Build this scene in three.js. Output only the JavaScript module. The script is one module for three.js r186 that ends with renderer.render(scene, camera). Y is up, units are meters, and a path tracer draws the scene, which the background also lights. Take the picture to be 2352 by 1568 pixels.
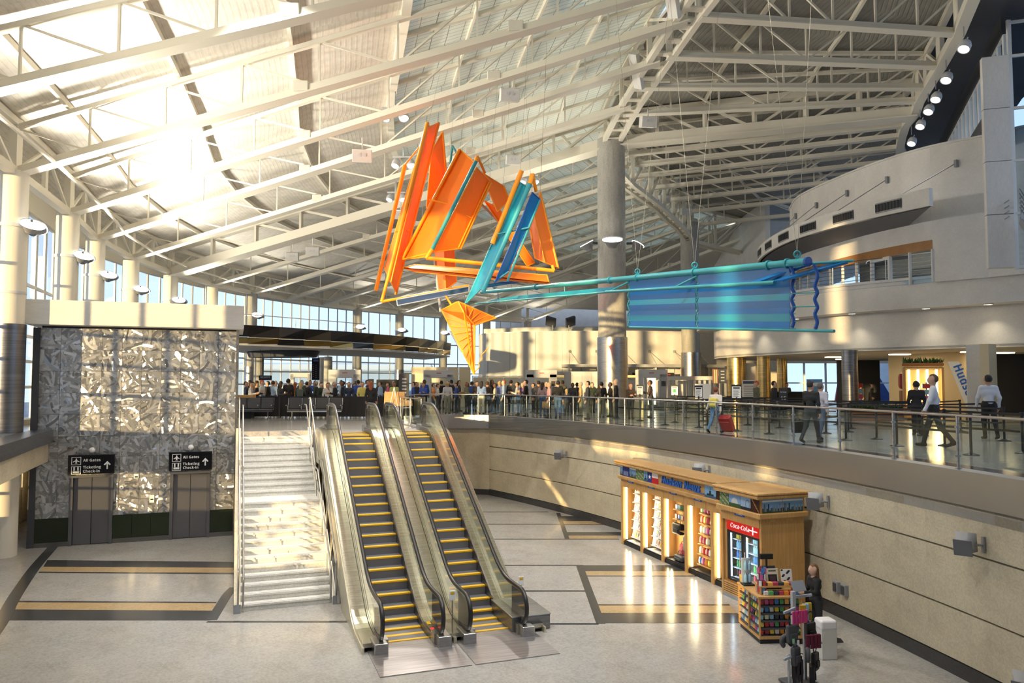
import * as THREE from 'three';
import { mergeGeometries, toCreasedNormals } from 'three/addons/utils/BufferGeometryUtils.js';
import { RoundedBoxGeometry } from 'three/addons/geometries/RoundedBoxGeometry.js';
import { FontLoader } from 'three/addons/loaders/FontLoader.js';
import { TextGeometry } from 'three/addons/geometries/TextGeometry.js';
import { RectAreaLightUniformsLib } from 'three/addons/lights/RectAreaLightUniformsLib.js';
RectAreaLightUniformsLib.init();

// ---------- camera, sky, sun, exposure ----------
const scene = new THREE.Scene();
const camera = new THREE.PerspectiveCamera(2 * Math.atan(784 / 1750) * 180 / Math.PI, 2352 / 1568, 0.1, 900);
camera.position.set(0, 5.75, 0);
camera.rotation.x = Math.atan(91 / 1750);
const renderer = new THREE.WebGLRenderer({ antialias: true });
renderer.toneMapping = THREE.LinearToneMapping;
renderer.toneMappingExposure = 1.0;
renderer.shadowMap.enabled = true;
{ // clear late-afternoon sky: pale near the horizon, blue overhead
  const w = 256, h = 128, d = new Float32Array(w * h * 4);
  for (let j = 0; j < h; j++) for (let i = 0; i < w; i++) {
    const el = Math.max(0, (j + 0.5) / h * 2 - 1), k = Math.pow(el, 0.55), o = (j * w + i) * 4;
    d[o] = 1.12 + (0.30 - 1.12) * k; d[o + 1] = 1.30 + (0.53 - 1.30) * k; d[o + 2] = 1.52 + (1.0 - 1.52) * k; d[o + 3] = 1;
  }
  const t = new THREE.DataTexture(d, w, h, THREE.RGBAFormat, THREE.FloatType);
  t.mapping = THREE.EquirectangularReflectionMapping; t.magFilter = THREE.LinearFilter; t.needsUpdate = true;
  scene.background = t;
}
const sun = new THREE.DirectionalLight(new THREE.Color(1.0, 0.70, 0.32), 7.6);
{ const az = 30 * Math.PI / 180, el = 2.5 * Math.PI / 180;
  const s = new THREE.Vector3(-Math.sin(az) * Math.cos(el), Math.sin(el), Math.cos(az) * Math.cos(el));
  sun.target.position.set(0, 5, -40); sun.position.copy(sun.target.position).addScaledVector(s, 160); }
sun.castShadow = true; sun.shadow.mapSize.set(4096, 4096); sun.shadow.radius = 1.6;
Object.assign(sun.shadow.camera, { left: -70, right: 70, top: 60, bottom: -60, near: 1, far: 320 });
scene.add(sun, sun.target);

// ---------- helpers ----------
const V = (x, y, z) => new THREE.Vector3(x, y, z);
let seed = 7;
const rnd = () => { seed |= 0; seed = seed + 0x6D2B79F5 | 0; let t = Math.imul(seed ^ seed >>> 15, 1 | seed); t = t + Math.imul(t ^ t >>> 7, 61 | t) ^ t; return ((t ^ t >>> 14) >>> 0) / 4294967296; };
const rr = (a, b) => a + (b - a) * rnd();
const used = {};
function numbered(n) { used[n] = (used[n] || 0) + 1; return used[n] === 1 ? n : n + '_' + String(used[n] - 1).padStart(3, '0'); }
function merge(list) {
  if (!Array.isArray(list)) return list;
  if (list.length === 1) return list[0];
  return mergeGeometries(list.map(g => { const q = g.index ? g.toNonIndexed() : g.clone(); for (const k of Object.keys(q.attributes)) if (!['position', 'normal', 'uv'].includes(k)) q.deleteAttribute(k); return q; }), false);
}
function part(name, geo, mat, parent) {
  const m = new THREE.Mesh(merge(geo), mat); m.name = name; m.castShadow = m.receiveShadow = true; parent.add(m); return m;
}
function one(name, geo, mat, label, category, group) {
  const m = part(numbered(name), geo, mat, scene); m.userData = { label, category }; if (group) m.userData.group = group; return m;
}
function thing(name, label, category, pos = [0, 0, 0], turn = 0, group) {
  const o = new THREE.Group(); o.name = numbered(name); o.position.set(...pos); o.rotation.y = turn;
  o.userData = { label, category }; if (group) o.userData.group = group; scene.add(o); return o;
}
function struct(name, geo, mat) {
  let o; if (geo) o = part(name, geo, mat, scene); else { o = new THREE.Group(); o.name = name; scene.add(o); }
  o.userData = { kind: 'structure' }; return o;
}
// geometry makers; every one returns a plain geometry placed in its parent's axes
function at(g, x = 0, y = 0, z = 0, ry = 0, rx = 0, rz = 0) {
  if (rx || rz) { if (rx) g.rotateX(rx); if (rz) g.rotateZ(rz); }
  if (ry) g.rotateY(ry); g.translate(x, y, z); return g;
}
const bx = (w, h, d, x, y, z, ry, rx, rz) => at(new THREE.BoxGeometry(w, h, d), x, y, z, ry, rx, rz);
const rb = (w, h, d, r, x, y, z, ry, rx, rz) => at(new RoundedBoxGeometry(w, h, d, 2, Math.min(r, w / 2.01, h / 2.01, d / 2.01)), x, y, z, ry, rx, rz);
const cy = (r0, r1, h, x, y, z, n = 20, ry, rx, rz) => at(new THREE.CylinderGeometry(r1, r0, h, n), x, y, z, ry, rx, rz);
const sp = (r, x, y, z, n = 14, sx = 1, sy = 1, sz = 1) => { const g = new THREE.SphereGeometry(r, n, Math.ceil(n * .7)); g.scale(sx, sy, sz); g.translate(x, y, z); return g; };
const lathe = (pts, x, y, z, n = 24) => at(new THREE.LatheGeometry(pts.map(p => new THREE.Vector2(p[0], p[1])), n), x, y, z);
function barM(p, q, up) { const z = q.clone().sub(p), L = z.length(); z.normalize(); const u = up || (Math.abs(z.y) > .95 ? V(1, 0, 0) : V(0, 1, 0)); const x = u.clone().cross(z).normalize(), y = z.clone().cross(x); return [new THREE.Matrix4().makeBasis(x, y, z).setPosition(p.clone().add(q).multiplyScalar(.5)), L]; }
function bar(p, q, w, h, up) { const [m, L] = barM(p, q, up); const g = new THREE.BoxGeometry(w, h, L); g.applyMatrix4(m); return g; }
function rod(p, q, r, n = 8) { const [m, L] = barM(p, q); const g = new THREE.CylinderGeometry(r, r, L, n); g.rotateX(Math.PI / 2); g.applyMatrix4(m); return g; }
const UNIT = new THREE.BoxGeometry(1, 1, 1), UROD = new THREE.CylinderGeometry(1, 1, 1, 8).rotateX(Math.PI / 2);
function beam(name, p, q, w, h, mat, parent, round, up) { // one member, sharing one unit geometry
  const [m, L] = barM(p, q, up); const o = new THREE.Mesh(round ? UROD : UNIT, mat); o.name = name; o.castShadow = o.receiveShadow = true;
  m.decompose(o.position, o.quaternion, o.scale); o.scale.set(w, h, L); parent.add(o); return o;
}
function tube(pts, r, n = 8, seg, tension = .3) { return new THREE.TubeGeometry(new THREE.CatmullRomCurve3(pts, false, 'catmullrom', tension), seg || pts.length * 6, r, n, false); }
// sweep a closed (offset, height) profile along a plan path [[x,z,y?]...]; offset + is to the right of travel
function sweep(path, prof, caps = true, crease = .5) {
  const n = path.length, m = prof.length, ring = [], len = [0];
  for (let i = 0; i < n; i++) {
    const a = path[Math.max(0, i - 1)], b = path[Math.min(n - 1, i + 1)], L = Math.hypot(b[0] - a[0], b[1] - a[1]) || 1, nx = -(b[1] - a[1]) / L, nz = (b[0] - a[0]) / L;
    ring.push(prof.map(([o, h]) => [path[i][0] + nx * o, h + (path[i][2] || 0), path[i][1] + nz * o]));
    if (i) len.push(len[i - 1] + Math.hypot(path[i][0] - path[i - 1][0], path[i][1] - path[i - 1][1]));
  }
  const pl = [0]; for (let j = 0; j < m; j++) { const a = prof[j], b = prof[(j + 1) % m]; pl.push(pl[j] + Math.hypot(a[0] - b[0], a[1] - b[1])); }
  const P = [], U = [], q = (a, b, c, d, ua, ub, uc, ud) => { P.push(...a, ...b, ...c, ...a, ...c, ...d); U.push(...ua, ...ub, ...uc, ...ua, ...uc, ...ud); };
  let area = 0; for (let j = 0; j < m; j++) { const a = prof[j], b = prof[(j + 1) % m]; area += a[0] * b[1] - b[0] * a[1]; }
  for (let i = 0; i + 1 < n; i++) for (let j = 0; j < m; j++) {
    const k = (j + 1) % m, A = ring[i][j], B = ring[i][k], C = ring[i + 1][k], D = ring[i + 1][j];
    const ua = [len[i], pl[j]], ub = [len[i], pl[j + 1]], uc = [len[i + 1], pl[j + 1]], ud = [len[i + 1], pl[j]];
    area > 0 ? q(A, B, C, D, ua, ub, uc, ud) : q(A, D, C, B, ua, ud, uc, ub);
  }
  if (caps) { const sh = THREE.ShapeUtils.triangulateShape(prof.map(p => new THREE.Vector2(p[0], p[1])), []);
    for (const [i, f] of [[0, 1], [n - 1, -1]]) for (const t of sh) { const s = (f > 0) === (area > 0) ? [t[0], t[2], t[1]] : t; for (const v of s) { P.push(...ring[i][v]); U.push(...prof[v]); } } }
  const g = new THREE.BufferGeometry(); g.setAttribute('position', new THREE.Float32BufferAttribute(P, 3)); g.setAttribute('uv', new THREE.Float32BufferAttribute(U, 2));
  g.computeVertexNormals(); return toCreasedNormals(g, crease);
}
const rect = (o0, o1, y0, y1) => [[o0, y0], [o1, y0], [o1, y1], [o0, y1]];
const arc = (cx, cz, R, a0, a1, n) => Array.from({ length: n + 1 }, (_, i) => { const a = (a0 + (a1 - a0) * i / n) * Math.PI / 180; return [cx + R * Math.cos(a), cz + R * Math.sin(a)]; });
function spline(pts, n) { const c = new THREE.CatmullRomCurve3(pts.map(p => V(p[0], 0, p[1])), false, 'centripetal'); return c.getSpacedPoints(n).map(p => [p.x, p.z]); }
function uvBox(g, s = 1) { // uv in metres from the dominant axis
  const q = g.index ? g.toNonIndexed() : g, p = q.attributes.position, n = q.attributes.normal, u = new Float32Array(p.count * 2);
  for (let i = 0; i < p.count; i++) { const ax = Math.abs(n.getX(i)), ay = Math.abs(n.getY(i)), az = Math.abs(n.getZ(i));
    const a = ay > ax && ay > az ? [p.getX(i), p.getZ(i)] : ax > az ? [p.getZ(i), p.getY(i)] : [p.getX(i), p.getY(i)]; u[2 * i] = a[0] * s; u[2 * i + 1] = a[1] * s; }
  q.setAttribute('uv', new THREE.BufferAttribute(u, 2)); return q;
}
function quadMesh(P) { const g = new THREE.BufferGeometry(); g.setAttribute('position', new THREE.Float32BufferAttribute(P, 3)); g.setAttribute('uv', new THREE.Float32BufferAttribute(new Float32Array(P.length / 3 * 2), 2)); g.computeVertexNormals(); return g; }
function slab4(a, b, c, d, t) { // a flat four-cornered plate with thickness t along its normal
  const n = b.clone().sub(a).cross(d.clone().sub(a)).normalize().multiplyScalar(t), e = [a, b, c, d], f = e.map(v => v.clone().add(n)), P = [], U = [], w = a.distanceTo(b), h = a.distanceTo(d);
  const uvs = [[0, 0], [w, 0], [w, h], [0, h]];
  const put = (v, k) => { const u = k.map(i => uvs[i]); for (const i of [0, 1, 2, 0, 2, 3]) { P.push(v[i].x, v[i].y, v[i].z); U.push(...u[i]); } };
  put([f[0], f[1], f[2], f[3]], [0, 1, 2, 3]); put([e[0], e[3], e[2], e[1]], [0, 3, 2, 1]);
  for (let i = 0; i < 4; i++) { const j = (i + 1) % 4; put([e[i], e[j], f[j], f[i]], [i, j, j, i]); }
  const g = new THREE.BufferGeometry(); g.setAttribute('position', new THREE.Float32BufferAttribute(P, 3)); g.setAttribute('uv', new THREE.Float32BufferAttribute(U, 2)); g.computeVertexNormals(); return g;
}
// the public lifts, stairs and escalators stand on a grid turned 20 degrees: a to the right, b away
const GA = -20 * Math.PI / 180, GO = [-2.33, -17.2], TURN = 20 * Math.PI / 180;
const grid = (a, b) => [GO[0] + a * Math.cos(TURN) - b * Math.sin(TURN), GO[1] - a * Math.sin(TURN) - b * Math.cos(TURN)];

// ---------- textures ----------
function hash(x, y, s) { let h = Math.imul(x, 374761393) + Math.imul(y, 668265263) + Math.imul(s, 974634251) | 0; h = Math.imul(h ^ h >>> 13, 1274126177); return ((h ^ h >>> 16) >>> 0) / 4294967296; }
function noise(x, y, per, s) { const xi = Math.floor(x), yi = Math.floor(y), fx = x - xi, fy = y - yi, m = v => ((v % per) + per) % per, u = fx * fx * (3 - 2 * fx), v = fy * fy * (3 - 2 * fy);
  const a = hash(m(xi), m(yi), s), b = hash(m(xi + 1), m(yi), s), c = hash(m(xi), m(yi + 1), s), d = hash(m(xi + 1), m(yi + 1), s); return a + (b - a) * u + (c - a) * v + (a - b - c + d) * u * v; }
function tex(n, fn, metres, srgb = true) {
  const d = new Uint8Array(n * n * 4);
  for (let j = 0; j < n; j++) for (let i = 0; i < n; i++) { const c = fn(i / n, j / n, i, j), o = (j * n + i) * 4; for (let k = 0; k < 3; k++) d[o + k] = Math.max(0, Math.min(255, (c.length ? c[k] : c) * 255)); d[o + 3] = 255; }
  const t = new THREE.DataTexture(d, n, n); t.wrapS = t.wrapT = THREE.RepeatWrapping; t.magFilter = THREE.LinearFilter; if (srgb) t.colorSpace = THREE.SRGBColorSpace;
  t.repeat.set(1 / metres, 1 / metres); t.needsUpdate = true; return t;
}
const speck = (amt, coarse, s) => (u, v, i, j) => { const f = hash(i, j, s), m = noise(u * 64, v * 64, 64, s + 1), c = noise(u * 5, v * 5, 5, s + 2) * .6 + noise(u * 13, v * 13, 13, s + 3) * .4; return .93 + (f - .5) * amt + (m - .5) * amt * .7 + (c - .5) * coarse; };
const tTerrazzo = tex(512, (u, v, i, j) => { const k = speck(.16, .10, 3)(u, v, i, j), q = noise(u * 3, v * 3, 3, 91) - .5; return [k * (1 + .03 * q), k, k * (1 - .04 * q)]; }, 2.3);
const tStone = tex(512, speck(.14, .10, 21), 1.9);
const tPlaster = tex(256, speck(.04, .05, 41), 3.1);
const tWood = tex(512, (u, v) => { const w = noise(u * 90, v * 3, 90, 5) * .5 + noise(u * 30, v * 2, 30, 6) * .3 + noise(u * 8, v * 2, 8, 7) * .2; return [.90 + (w - .5) * .16, .88 + (w - .5) * .2, .84 + (w - .5) * .24]; }, 1.1);
const tBrush = tex(256, (u, v) => .88 + (noise(u * 2, v * 128, 128, 9) - .5) * .16 + (noise(u * 5, v * 50, 50, 10) - .5) * .1, 1.0);
const tDeckBump = tex(128, (u) => { const t = (u * 8) % 1; return t < .18 ? 0 : t < .28 ? (t - .18) * 10 : t < .9 ? 1 : 1 - (t - .9) * 10; }, 1.6, false);
const tDeck = tex(256, (u, v) => { const t = (u * 8) % 1, c = .95 + (noise(u * 4, v * 4, 4, 31) - .5) * .07 + (noise(u * 24, v * 9, 24, 32) - .5) * .05; return c * (t < .08 ? .9 : 1); }, 1.6);
const tKal = tex(256, (u, v) => { const a = (u * 6) % 1, b = (v * 3) % 1; return (a < .07 || b < .04) ? .66 : .97 + (noise(u * 3, v * 3, 3, 55) - .5) * .06; }, 1.8);
const turned = t => { const q = t.clone(); q.rotation = Math.PI / 2; q.needsUpdate = true; return q; };
// ground metal swirls: short curved grinder strokes, each tilting the sheet a little its own way
function swirl(n, strokes, sd) {
  const N = new Float32Array(n * n * 2), K = new Float32Array(n * n).fill(.72); const keep = seed; seed = sd;
  for (let s = 0; s < strokes; s++) {
    const x0 = rnd() * n, y0 = rnd() * n, R = rr(.1, .4) * n, a0 = rnd() * 6.283, span = rr(.3, 1.1), w = rr(.006, .013) * n, hot = rnd() < .05, tx = hot ? rr(-.55, -.3) : rr(-.08, .12), ty = hot ? rr(-.1, .25) : rr(-.1, .1), k = rr(.56, .88), steps = Math.ceil(span * R * 1.3);
    for (let i = 0; i <= steps; i++) { const a = a0 + span * i / steps;
      for (let q = -w; q <= w; q += .8) { const px = ((Math.round(x0 + Math.cos(a) * (R + q)) % n) + n) % n, py = ((Math.round(y0 + Math.sin(a) * (R + q)) % n) + n) % n, o = py * n + px; N[2 * o] = tx; N[2 * o + 1] = ty; K[o] = k; } }
  }
  seed = keep;
  const nm = tex(n, (u, v, i, j) => { const o = j * n + i, x = N[2 * o], y = N[2 * o + 1], l = Math.hypot(x, y, 1); return [x / l * .5 + .5, y / l * .5 + .5, .5 / l + .5]; }, 1, false);
  return [nm, tex(n, (u, v, i, j) => { const k = K[j * n + i]; return [k * .99, k, k * 1.01]; }, 1)];
}
// ---------- materials ----------
const M = (c, rough = .6, metal = 0, o = {}) => new THREE.MeshStandardMaterial({ color: Array.isArray(c) ? new THREE.Color().setRGB(...c) : c, roughness: rough, metalness: metal, ...o });
const PH = (c, o) => new THREE.MeshPhysicalMaterial({ color: new THREE.Color().setRGB(...c), ...o });
const mat = {
  terrazzo: M([.43, .415, .39], .16, 0, { map: tTerrazzo }), bandDark: M([.055, .056, .058], .18, 0, { map: tTerrazzo }), bandTan: M([.50, .36, .19], .2, 0, { map: tTerrazzo }),
  stone: M([.64, .575, .42], .7, 0, { map: tStone }), stair: M([.80, .78, .72], .45, 0, { map: tStone }), plaster: M([.80, .78, .74], .7, 0, { map: tPlaster }), white: M([.84, .83, .80], .6, 0, { map: tPlaster }),
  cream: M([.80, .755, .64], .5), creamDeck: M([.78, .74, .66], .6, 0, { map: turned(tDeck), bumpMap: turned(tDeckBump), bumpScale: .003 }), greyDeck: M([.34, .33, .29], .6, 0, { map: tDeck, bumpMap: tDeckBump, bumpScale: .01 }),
  steel: M([.62, .61, .59], .28, 1, { map: tBrush }), steelDark: M([.30, .30, .31], .34, 1, { map: tBrush }), chrome: M([.78, .77, .75], .12, 1), band: M([.46, .455, .45], .38, 1), brass: M([.80, .56, .22], .3, 1, { map: tBrush }),
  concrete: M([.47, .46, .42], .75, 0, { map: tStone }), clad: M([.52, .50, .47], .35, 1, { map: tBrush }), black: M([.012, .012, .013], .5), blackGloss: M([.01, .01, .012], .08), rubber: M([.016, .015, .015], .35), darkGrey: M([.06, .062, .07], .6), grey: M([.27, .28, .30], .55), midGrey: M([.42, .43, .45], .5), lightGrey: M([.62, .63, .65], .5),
  doorGrey: M([.17, .175, .20], .32, .75), mullion: M([.70, .70, .68], .45), wood: M([.66, .40, .155], .42, 0, { map: tWood }), woodDark: M([.42, .20, .05], .5, 0, { map: tWood }),
  yellow: M([.68, .40, .01], .5), escStep: M([.15, .152, .17], .5, .35), kal: PH([.95, .95, .82], { map: tKal, roughness: 1, transmission: .55, thickness: 0 }),
  pane: PH([.86, .94, 1], { roughness: 0, transmission: 1, thickness: 0, ior: 1.45 }), railGlass: PH([.90, .95, .93], { roughness: 0, transmission: 1, thickness: 0, ior: 1.5 }),
};
// ---------- plan ----------
const CON = 4.0;                                   // concourse level; the lower hall is 0
const PC = [23.1, -49.3], PR = 45.3, rad = d => d * Math.PI / 180;
const per = (f, R = PR) => [PC[0] - R * Math.cos(rad(f)), PC[1] + R * Math.sin(rad(f))];
const nodes = [[-8.6, 7], [-10.3, .5], [-12, -6], [-13.6, -12.6], [-15.2, -19.2], [-16.8, -25.4], per(22.9), per(15.2), per(7.6), per(0), per(-7.4), per(-14.4), per(-20.5), per(-26.6), per(-32.7), per(-40), per(-47.5), per(-55), per(-62)];
const noColumn = new Set([12, 13]);
const offs = (path, o) => path.map((p, i) => { const a = path[Math.max(0, i - 1)], b = path[Math.min(path.length - 1, i + 1)], L = Math.hypot(b[0] - a[0], b[1] - a[1]); return [p[0] - (b[1] - a[1]) / L * o, p[1] + (b[0] - a[0]) / L * o]; });
const glassLine = offs(nodes, -1.5);               // the window wall stands outside the columns
const AC = [-45.45, -6.57], AR = 54.85;            // the round wall of the opening
const acAng = (x, z) => Math.atan2(z - AC[1], x - AC[0]) * 180 / Math.PI;
const aEnd = acAng(-1.3, -38.8), aStart = acAng(9.2, -1);
const roundPath = arc(AC[0], AC[1], AR, aStart, aEnd, 64);   // from the camera's side to the far end
const turnIn = [roundPath[roundPath.length - 1], [-2.0, -39.2], [-3.2, -39.3], [-4.3, -38.9], [-4.8, -37.9], [-4.65, -36], grid(3.05, 15), grid(3.05, 11)];
const ledge = [grid(-10.1, 13.7), [-15.6, -24.2], [-14.3, -21], [-12.9, -17.2], [-11.4, -12.6], [-10, -7], [-8.8, -1]];
const hole = [...roundPath, ...turnIn, grid(-3.55, 11), grid(-3.55, 13.9), ...ledge.slice(1).map(p => p)];
hole.splice(hole.length - ledge.length + 1, 0, grid(-10.1, 13.9));

function plate(outer, holes, y0, y1) {
  const s = new THREE.Shape(outer.map(p => new THREE.Vector2(p[0], -p[1]))); for (const h of holes) s.holes.push(new THREE.Path(h.map(p => new THREE.Vector2(p[0], -p[1]))));
  const g = new THREE.ExtrudeGeometry(s, { depth: y1 - y0, bevelEnabled: false }); g.rotateX(-Math.PI / 2); g.translate(0, y0, 0); return uvBox(g);
}
// lower hall floor, with the inlaid strips as pieces of it
const floor = struct('floor', plate([[-30, 10], [34, 10], [34, -50], [-30, -50]], [], -.4, 0), mat.terrazzo);
function inlay(name, poly, m) { part(name, plate(poly, [], -.02, .004), m, floor); }
const strip = (name, x0, x1, z0, z1, m) => inlay(name, [[x0, z0], [x1, z0], [x1, z1], [x0, z1]], m);
{
  const arcL = spline([[-16.6, -28.4], [-15.69, -26.17], [-14.74, -23.87], [-13.79, -21.77], [-12.99, -20.08], [-12.26, -18.64], [-11.3, -16.4], [-10.2, -13]], 30);
  part('dark_border_strip', sweep(arcL, rect(-.16, .16, -.02, .006)), mat.bandDark, floor);
  part('dark_border_strip', sweep(spline([[-7.75, -21.6], [-7.7, -21.02], [-7.52, -20.08], [-7.24, -18.68]], 10), rect(-.13, .13, -.02, .006)), mat.bandDark, floor);
  inlay('dark_strip', [[-14.95, -24.85], [-14.55, -23.98], [-8.5, -23.85], [-8.8, -24.6]], mat.bandDark);
  inlay('tan_strip', [[-14.55, -23.97], [-14.28, -23.36], [-8.3, -23.22], [-8.5, -23.84]], mat.bandTan);
  inlay('thin_dark_strip', [[-14.28, -23.35], [-14.22, -23.2], [-8.25, -23.06], [-8.3, -23.21]], mat.bandDark);
  inlay('thin_dark_strip', [[-12.92, -20.3], [-12.86, -20.17], [-7.68, -20.08], [-7.7, -20.2]], mat.bandDark);
  inlay('tan_strip', [[-12.85, -20.16], [-12.56, -19.55], [-7.45, -19.44], [-7.62, -20.07]], mat.bandTan);
  inlay('dark_strip', [[-12.56, -19.54], [-12.16, -18.66], [-7.28, -18.66], [-7.45, -19.43]], mat.bandDark);
  strip('thin_dark_strip', -7.3, -3.6, -18.62, -18.5, mat.bandDark);
  strip('dark_border_strip', 1.93, 2.1, -33.6, -28.2, mat.bandDark);
  for (const [z0, z1, m] of [[-32.85, -31.7, mat.bandDark], [-31.69, -31.0, mat.bandTan], [-30.99, -30.9, mat.bandDark], [-29.4, -28.75, mat.bandDark]]) strip(m === mat.bandTan ? 'tan_strip' : 'dark_strip', 2.1, 4.7 + (z0 + 32) * -.12, z0, z1, m);
  strip('tan_strip', 2.1, 3.9, -28.74, -28.2, mat.bandTan);
  strip('dark_border_strip', 2.0, 2.22, -24.2, -18.4, mat.bandDark);
  for (const [z0, z1, m] of [[-24.15, -23.42, mat.bandDark], [-23.41, -22.9, mat.bandTan], [-22.89, -22.8, mat.bandDark], [-20.0, -19.88, mat.bandDark], [-19.87, -19.25, mat.bandTan], [-19.24, -18.46, mat.bandDark]]) strip(m === mat.bandTan ? 'tan_strip' : 'dark_strip', 2.22, 5.6, z0, z1, m);
  for (const [x0, x1, z] of [[-1.27, 1.6, -33.9], [-.98, 1.93, -31], [-.65, 3.9, -28.1], [-.22, 2, -24.15], [.05, 2, -21.23], [.5, 2.05, -18.4]]) strip('thin_dark_strip', x0, x1, z - .06, z + .06, mat.bandDark);
}
// concourse slab, cut out round the opening
const concFloor = struct('floor_concourse', plate([...glassLine, [20, -92], [21, -62.4], [60, -62.4], [60, 12], [-7, 12]], [hole], CON - .7, CON), mat.terrazzo);
{ const top = struct('ceiling_lower', plate([...glassLine, [20, -92], [21, -62.4], [60, -62.4], [60, 12], [-7, 12]], [hole], CON - .9, CON - .72), mat.plaster); }
for (let k = 0; k < 15; k++) { const z = -28 - k * 2.2; part('thin_dark_strip', bx(44, .01, .05, 21, CON + .001, z, 0), mat.bandDark, concFloor); }
for (let k = 0; k < 3; k++) part('thin_dark_strip', bx(16, .01, .06, -12, CON + .001, -34.2 - k * 2.2), mat.bandDark, concFloor);
part('dark_border_strip', sweep(offs(roundPath, .55), rect(-.28, .28, CON - .02, CON + .006)), mat.bandDark, concFloor);

// the round stone wall below the concourse edge: three courses with recessed joints
{
  const w = struct('wall_round', sweep(roundPath, rect(.10, .5, 0, CON - .72)), mat.stone);
  const full = [...roundPath, ...turnIn];
  const n = 16, cut = i => roundPath.slice(Math.round(i * 64 / n), Math.round((i + 1) * 64 / n) + 1);
  for (let i = 0; i < n; i++) for (const [y0, y1] of [[.30, 1.26], [1.30, 2.42], [2.46, 3.36]]) part('stone_panel', sweep(cut(i), rect(0, .11, y0, y1)), mat.stone, w);
  part('stone_return', sweep(turnIn, rect(0, .4, 0, CON - .72)), mat.stone, w);
  const b = struct('baseboard_round', sweep(full, rect(-.03, .1, 0, .28)), mat.bandDark);
  const t = struct('trim_round_fascia', null);
  for (let i = 0; i < n; i++) part('metal_band', sweep(cut(i), rect(-.07, .3, 3.36, CON + .02)), mat.band, t);
  part('metal_band', sweep(turnIn, rect(-.07, .3, 3.36, CON + .02)), mat.band, t);
}
// left ledge over the lower hall
{ const p = spline(ledge.slice().reverse(), 30), t = struct('trim_left_fascia', sweep(p, rect(-.12, .35, 2.95, 3.62)), mat.stone);
  part('ledge_cap', sweep(p, rect(-.2, .5, 3.62, 4.06)), mat.steelDark, t);
}
// soffit walls that close the lower hall off under the slab
struct('wall_lower_back', sweep([[-24, -33], [-16, -44], [-2, -46], [34, -46]], rect(-.3, 0, 0, 3.3)), mat.stone);
struct('wall_back', bx(60, 22, .4, 20, 10, 9.5), mat.white);
struct('wall_right', [bx(.4, 10, 100, 44, 4, -42)], mat.white);
struct('wall_far', [bx(26, 22, .4, 11, 11, -92), bx(.4, 22, 30, 21, 11, -77)], mat.white);

const PANE = new THREE.PlaneGeometry(1, 1);
// ---------- window wall ----------
const rows = [4.05, 5.5, 6.57, 7.62, 9.75, 12.75], rowsFar = rows;
let wn = 0;
for (let i = 0; i < glassLine.length - 1; i++) {
  const a = glassLine[i], b = glassLine[i + 1], L = Math.hypot(b[0] - a[0], b[1] - a[1]), cols = 4, inView = i >= 5 && i <= 16;
  const p = (t, y) => V(a[0] + (b[0] - a[0]) * t, y, a[1] + (b[1] - a[1]) * t);
  if (i < 1) { struct('wall_near_' + i, [bar(p(0, 6.5), p(1, 6.5), .3, 13)], mat.cream); continue; }
  const w = struct('window_' + (++wn), null);
  for (let c = 0; c <= cols; c++) beam('mullion', p(c / cols, CON), p(c / cols, 12.8), .14, .09, mat.mullion, w);
  for (const y of rows) beam('transom', p(0, y), p(1, y), .10, .12, mat.mullion, w);
  if (inView) for (let c = 0; c < cols; c++) for (let r = 0; r < rows.length - 1; r++) { const m = part('pane', PANE, mat.pane, w); const u = p((c + .5) / cols, (rows[r] + rows[r + 1]) / 2); m.position.copy(u); m.rotation.y = -Math.atan2(b[1] - a[1], b[0] - a[0]); m.scale.set(L / cols - .09, rows[r + 1] - rows[r] - .1, 1); }
  // louvre blinds hang in the near bays
  // lower storey glass below the slab
  if (i >= 2 && i <= 5) { const m2 = struct('window_' + (++wn), null); for (let c = 0; c <= cols; c++) beam('mullion', p(c / cols, 0), p(c / cols, 3.1), .14, .09, mat.mullion, m2); beam('sill', p(0, .72), p(1, .72), .2, 1.44, mat.stone, m2); beam('transom', p(0, 2.2), p(1, 2.2), .1, .1, mat.mullion, m2); }
  else struct('wall_lower_' + i, [bar(p(0, 1.6), p(1, 1.6), .3, 3.2)], mat.stone);
}
// wall band between windows and roof
struct('wall_eave', sweep(glassLine, rect(-.15, .15, 12.75, 14.9)), mat.cream);
struct('trim_window_sill', sweep(glassLine, rect(-.15, .35, 2.78, 4.2)), mat.stone);
// ---------- columns with floodlights ----------
const lampGlow = new THREE.MeshStandardMaterial({ color: 0xffffff, emissive: new THREE.Color(1, .97, .9), emissiveIntensity: 6 });
function floodHead(parent, pos, yaw, lit, s = 1, tilt = .55) { // trough-shaped uplight: housing, bright face, visor, arm
  const g = new THREE.Group(); g.name = 'flood_head'; g.position.set(...pos); g.rotation.order = 'YXZ'; g.rotation.y = yaw; parent.add(g);
  const dish = new THREE.CylinderGeometry(.42 * s, .2 * s, .34 * s, 18, 1, true); dish.scale(1.15, 1, .8); dish.translate(0, 0, .5 * s); dish.rotateX(tilt);
  part('housing', [dish, at(new THREE.CylinderGeometry(.2 * s, .16 * s, .12 * s, 14), 0, 0, 0).scale(1.15, 1, .8).translate(0, -.2 * s, .5 * s).rotateX(tilt)], mat.grey, g);
  const face = new THREE.CylinderGeometry(.40 * s, .40 * s, .03, 18); face.scale(1.15, 1, .8); face.translate(0, .12 * s, .5 * s); face.rotateX(tilt);
  part(lit ? 'lamp_lens' : 'lens', face, lit ? lampGlow : mat.lightGrey, g);
  part('arm', [bx(.08 * s, .1 * s, .4 * s, 0, -.1 * s, .16 * s)], mat.darkGrey, g);
  return g;
}
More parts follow.
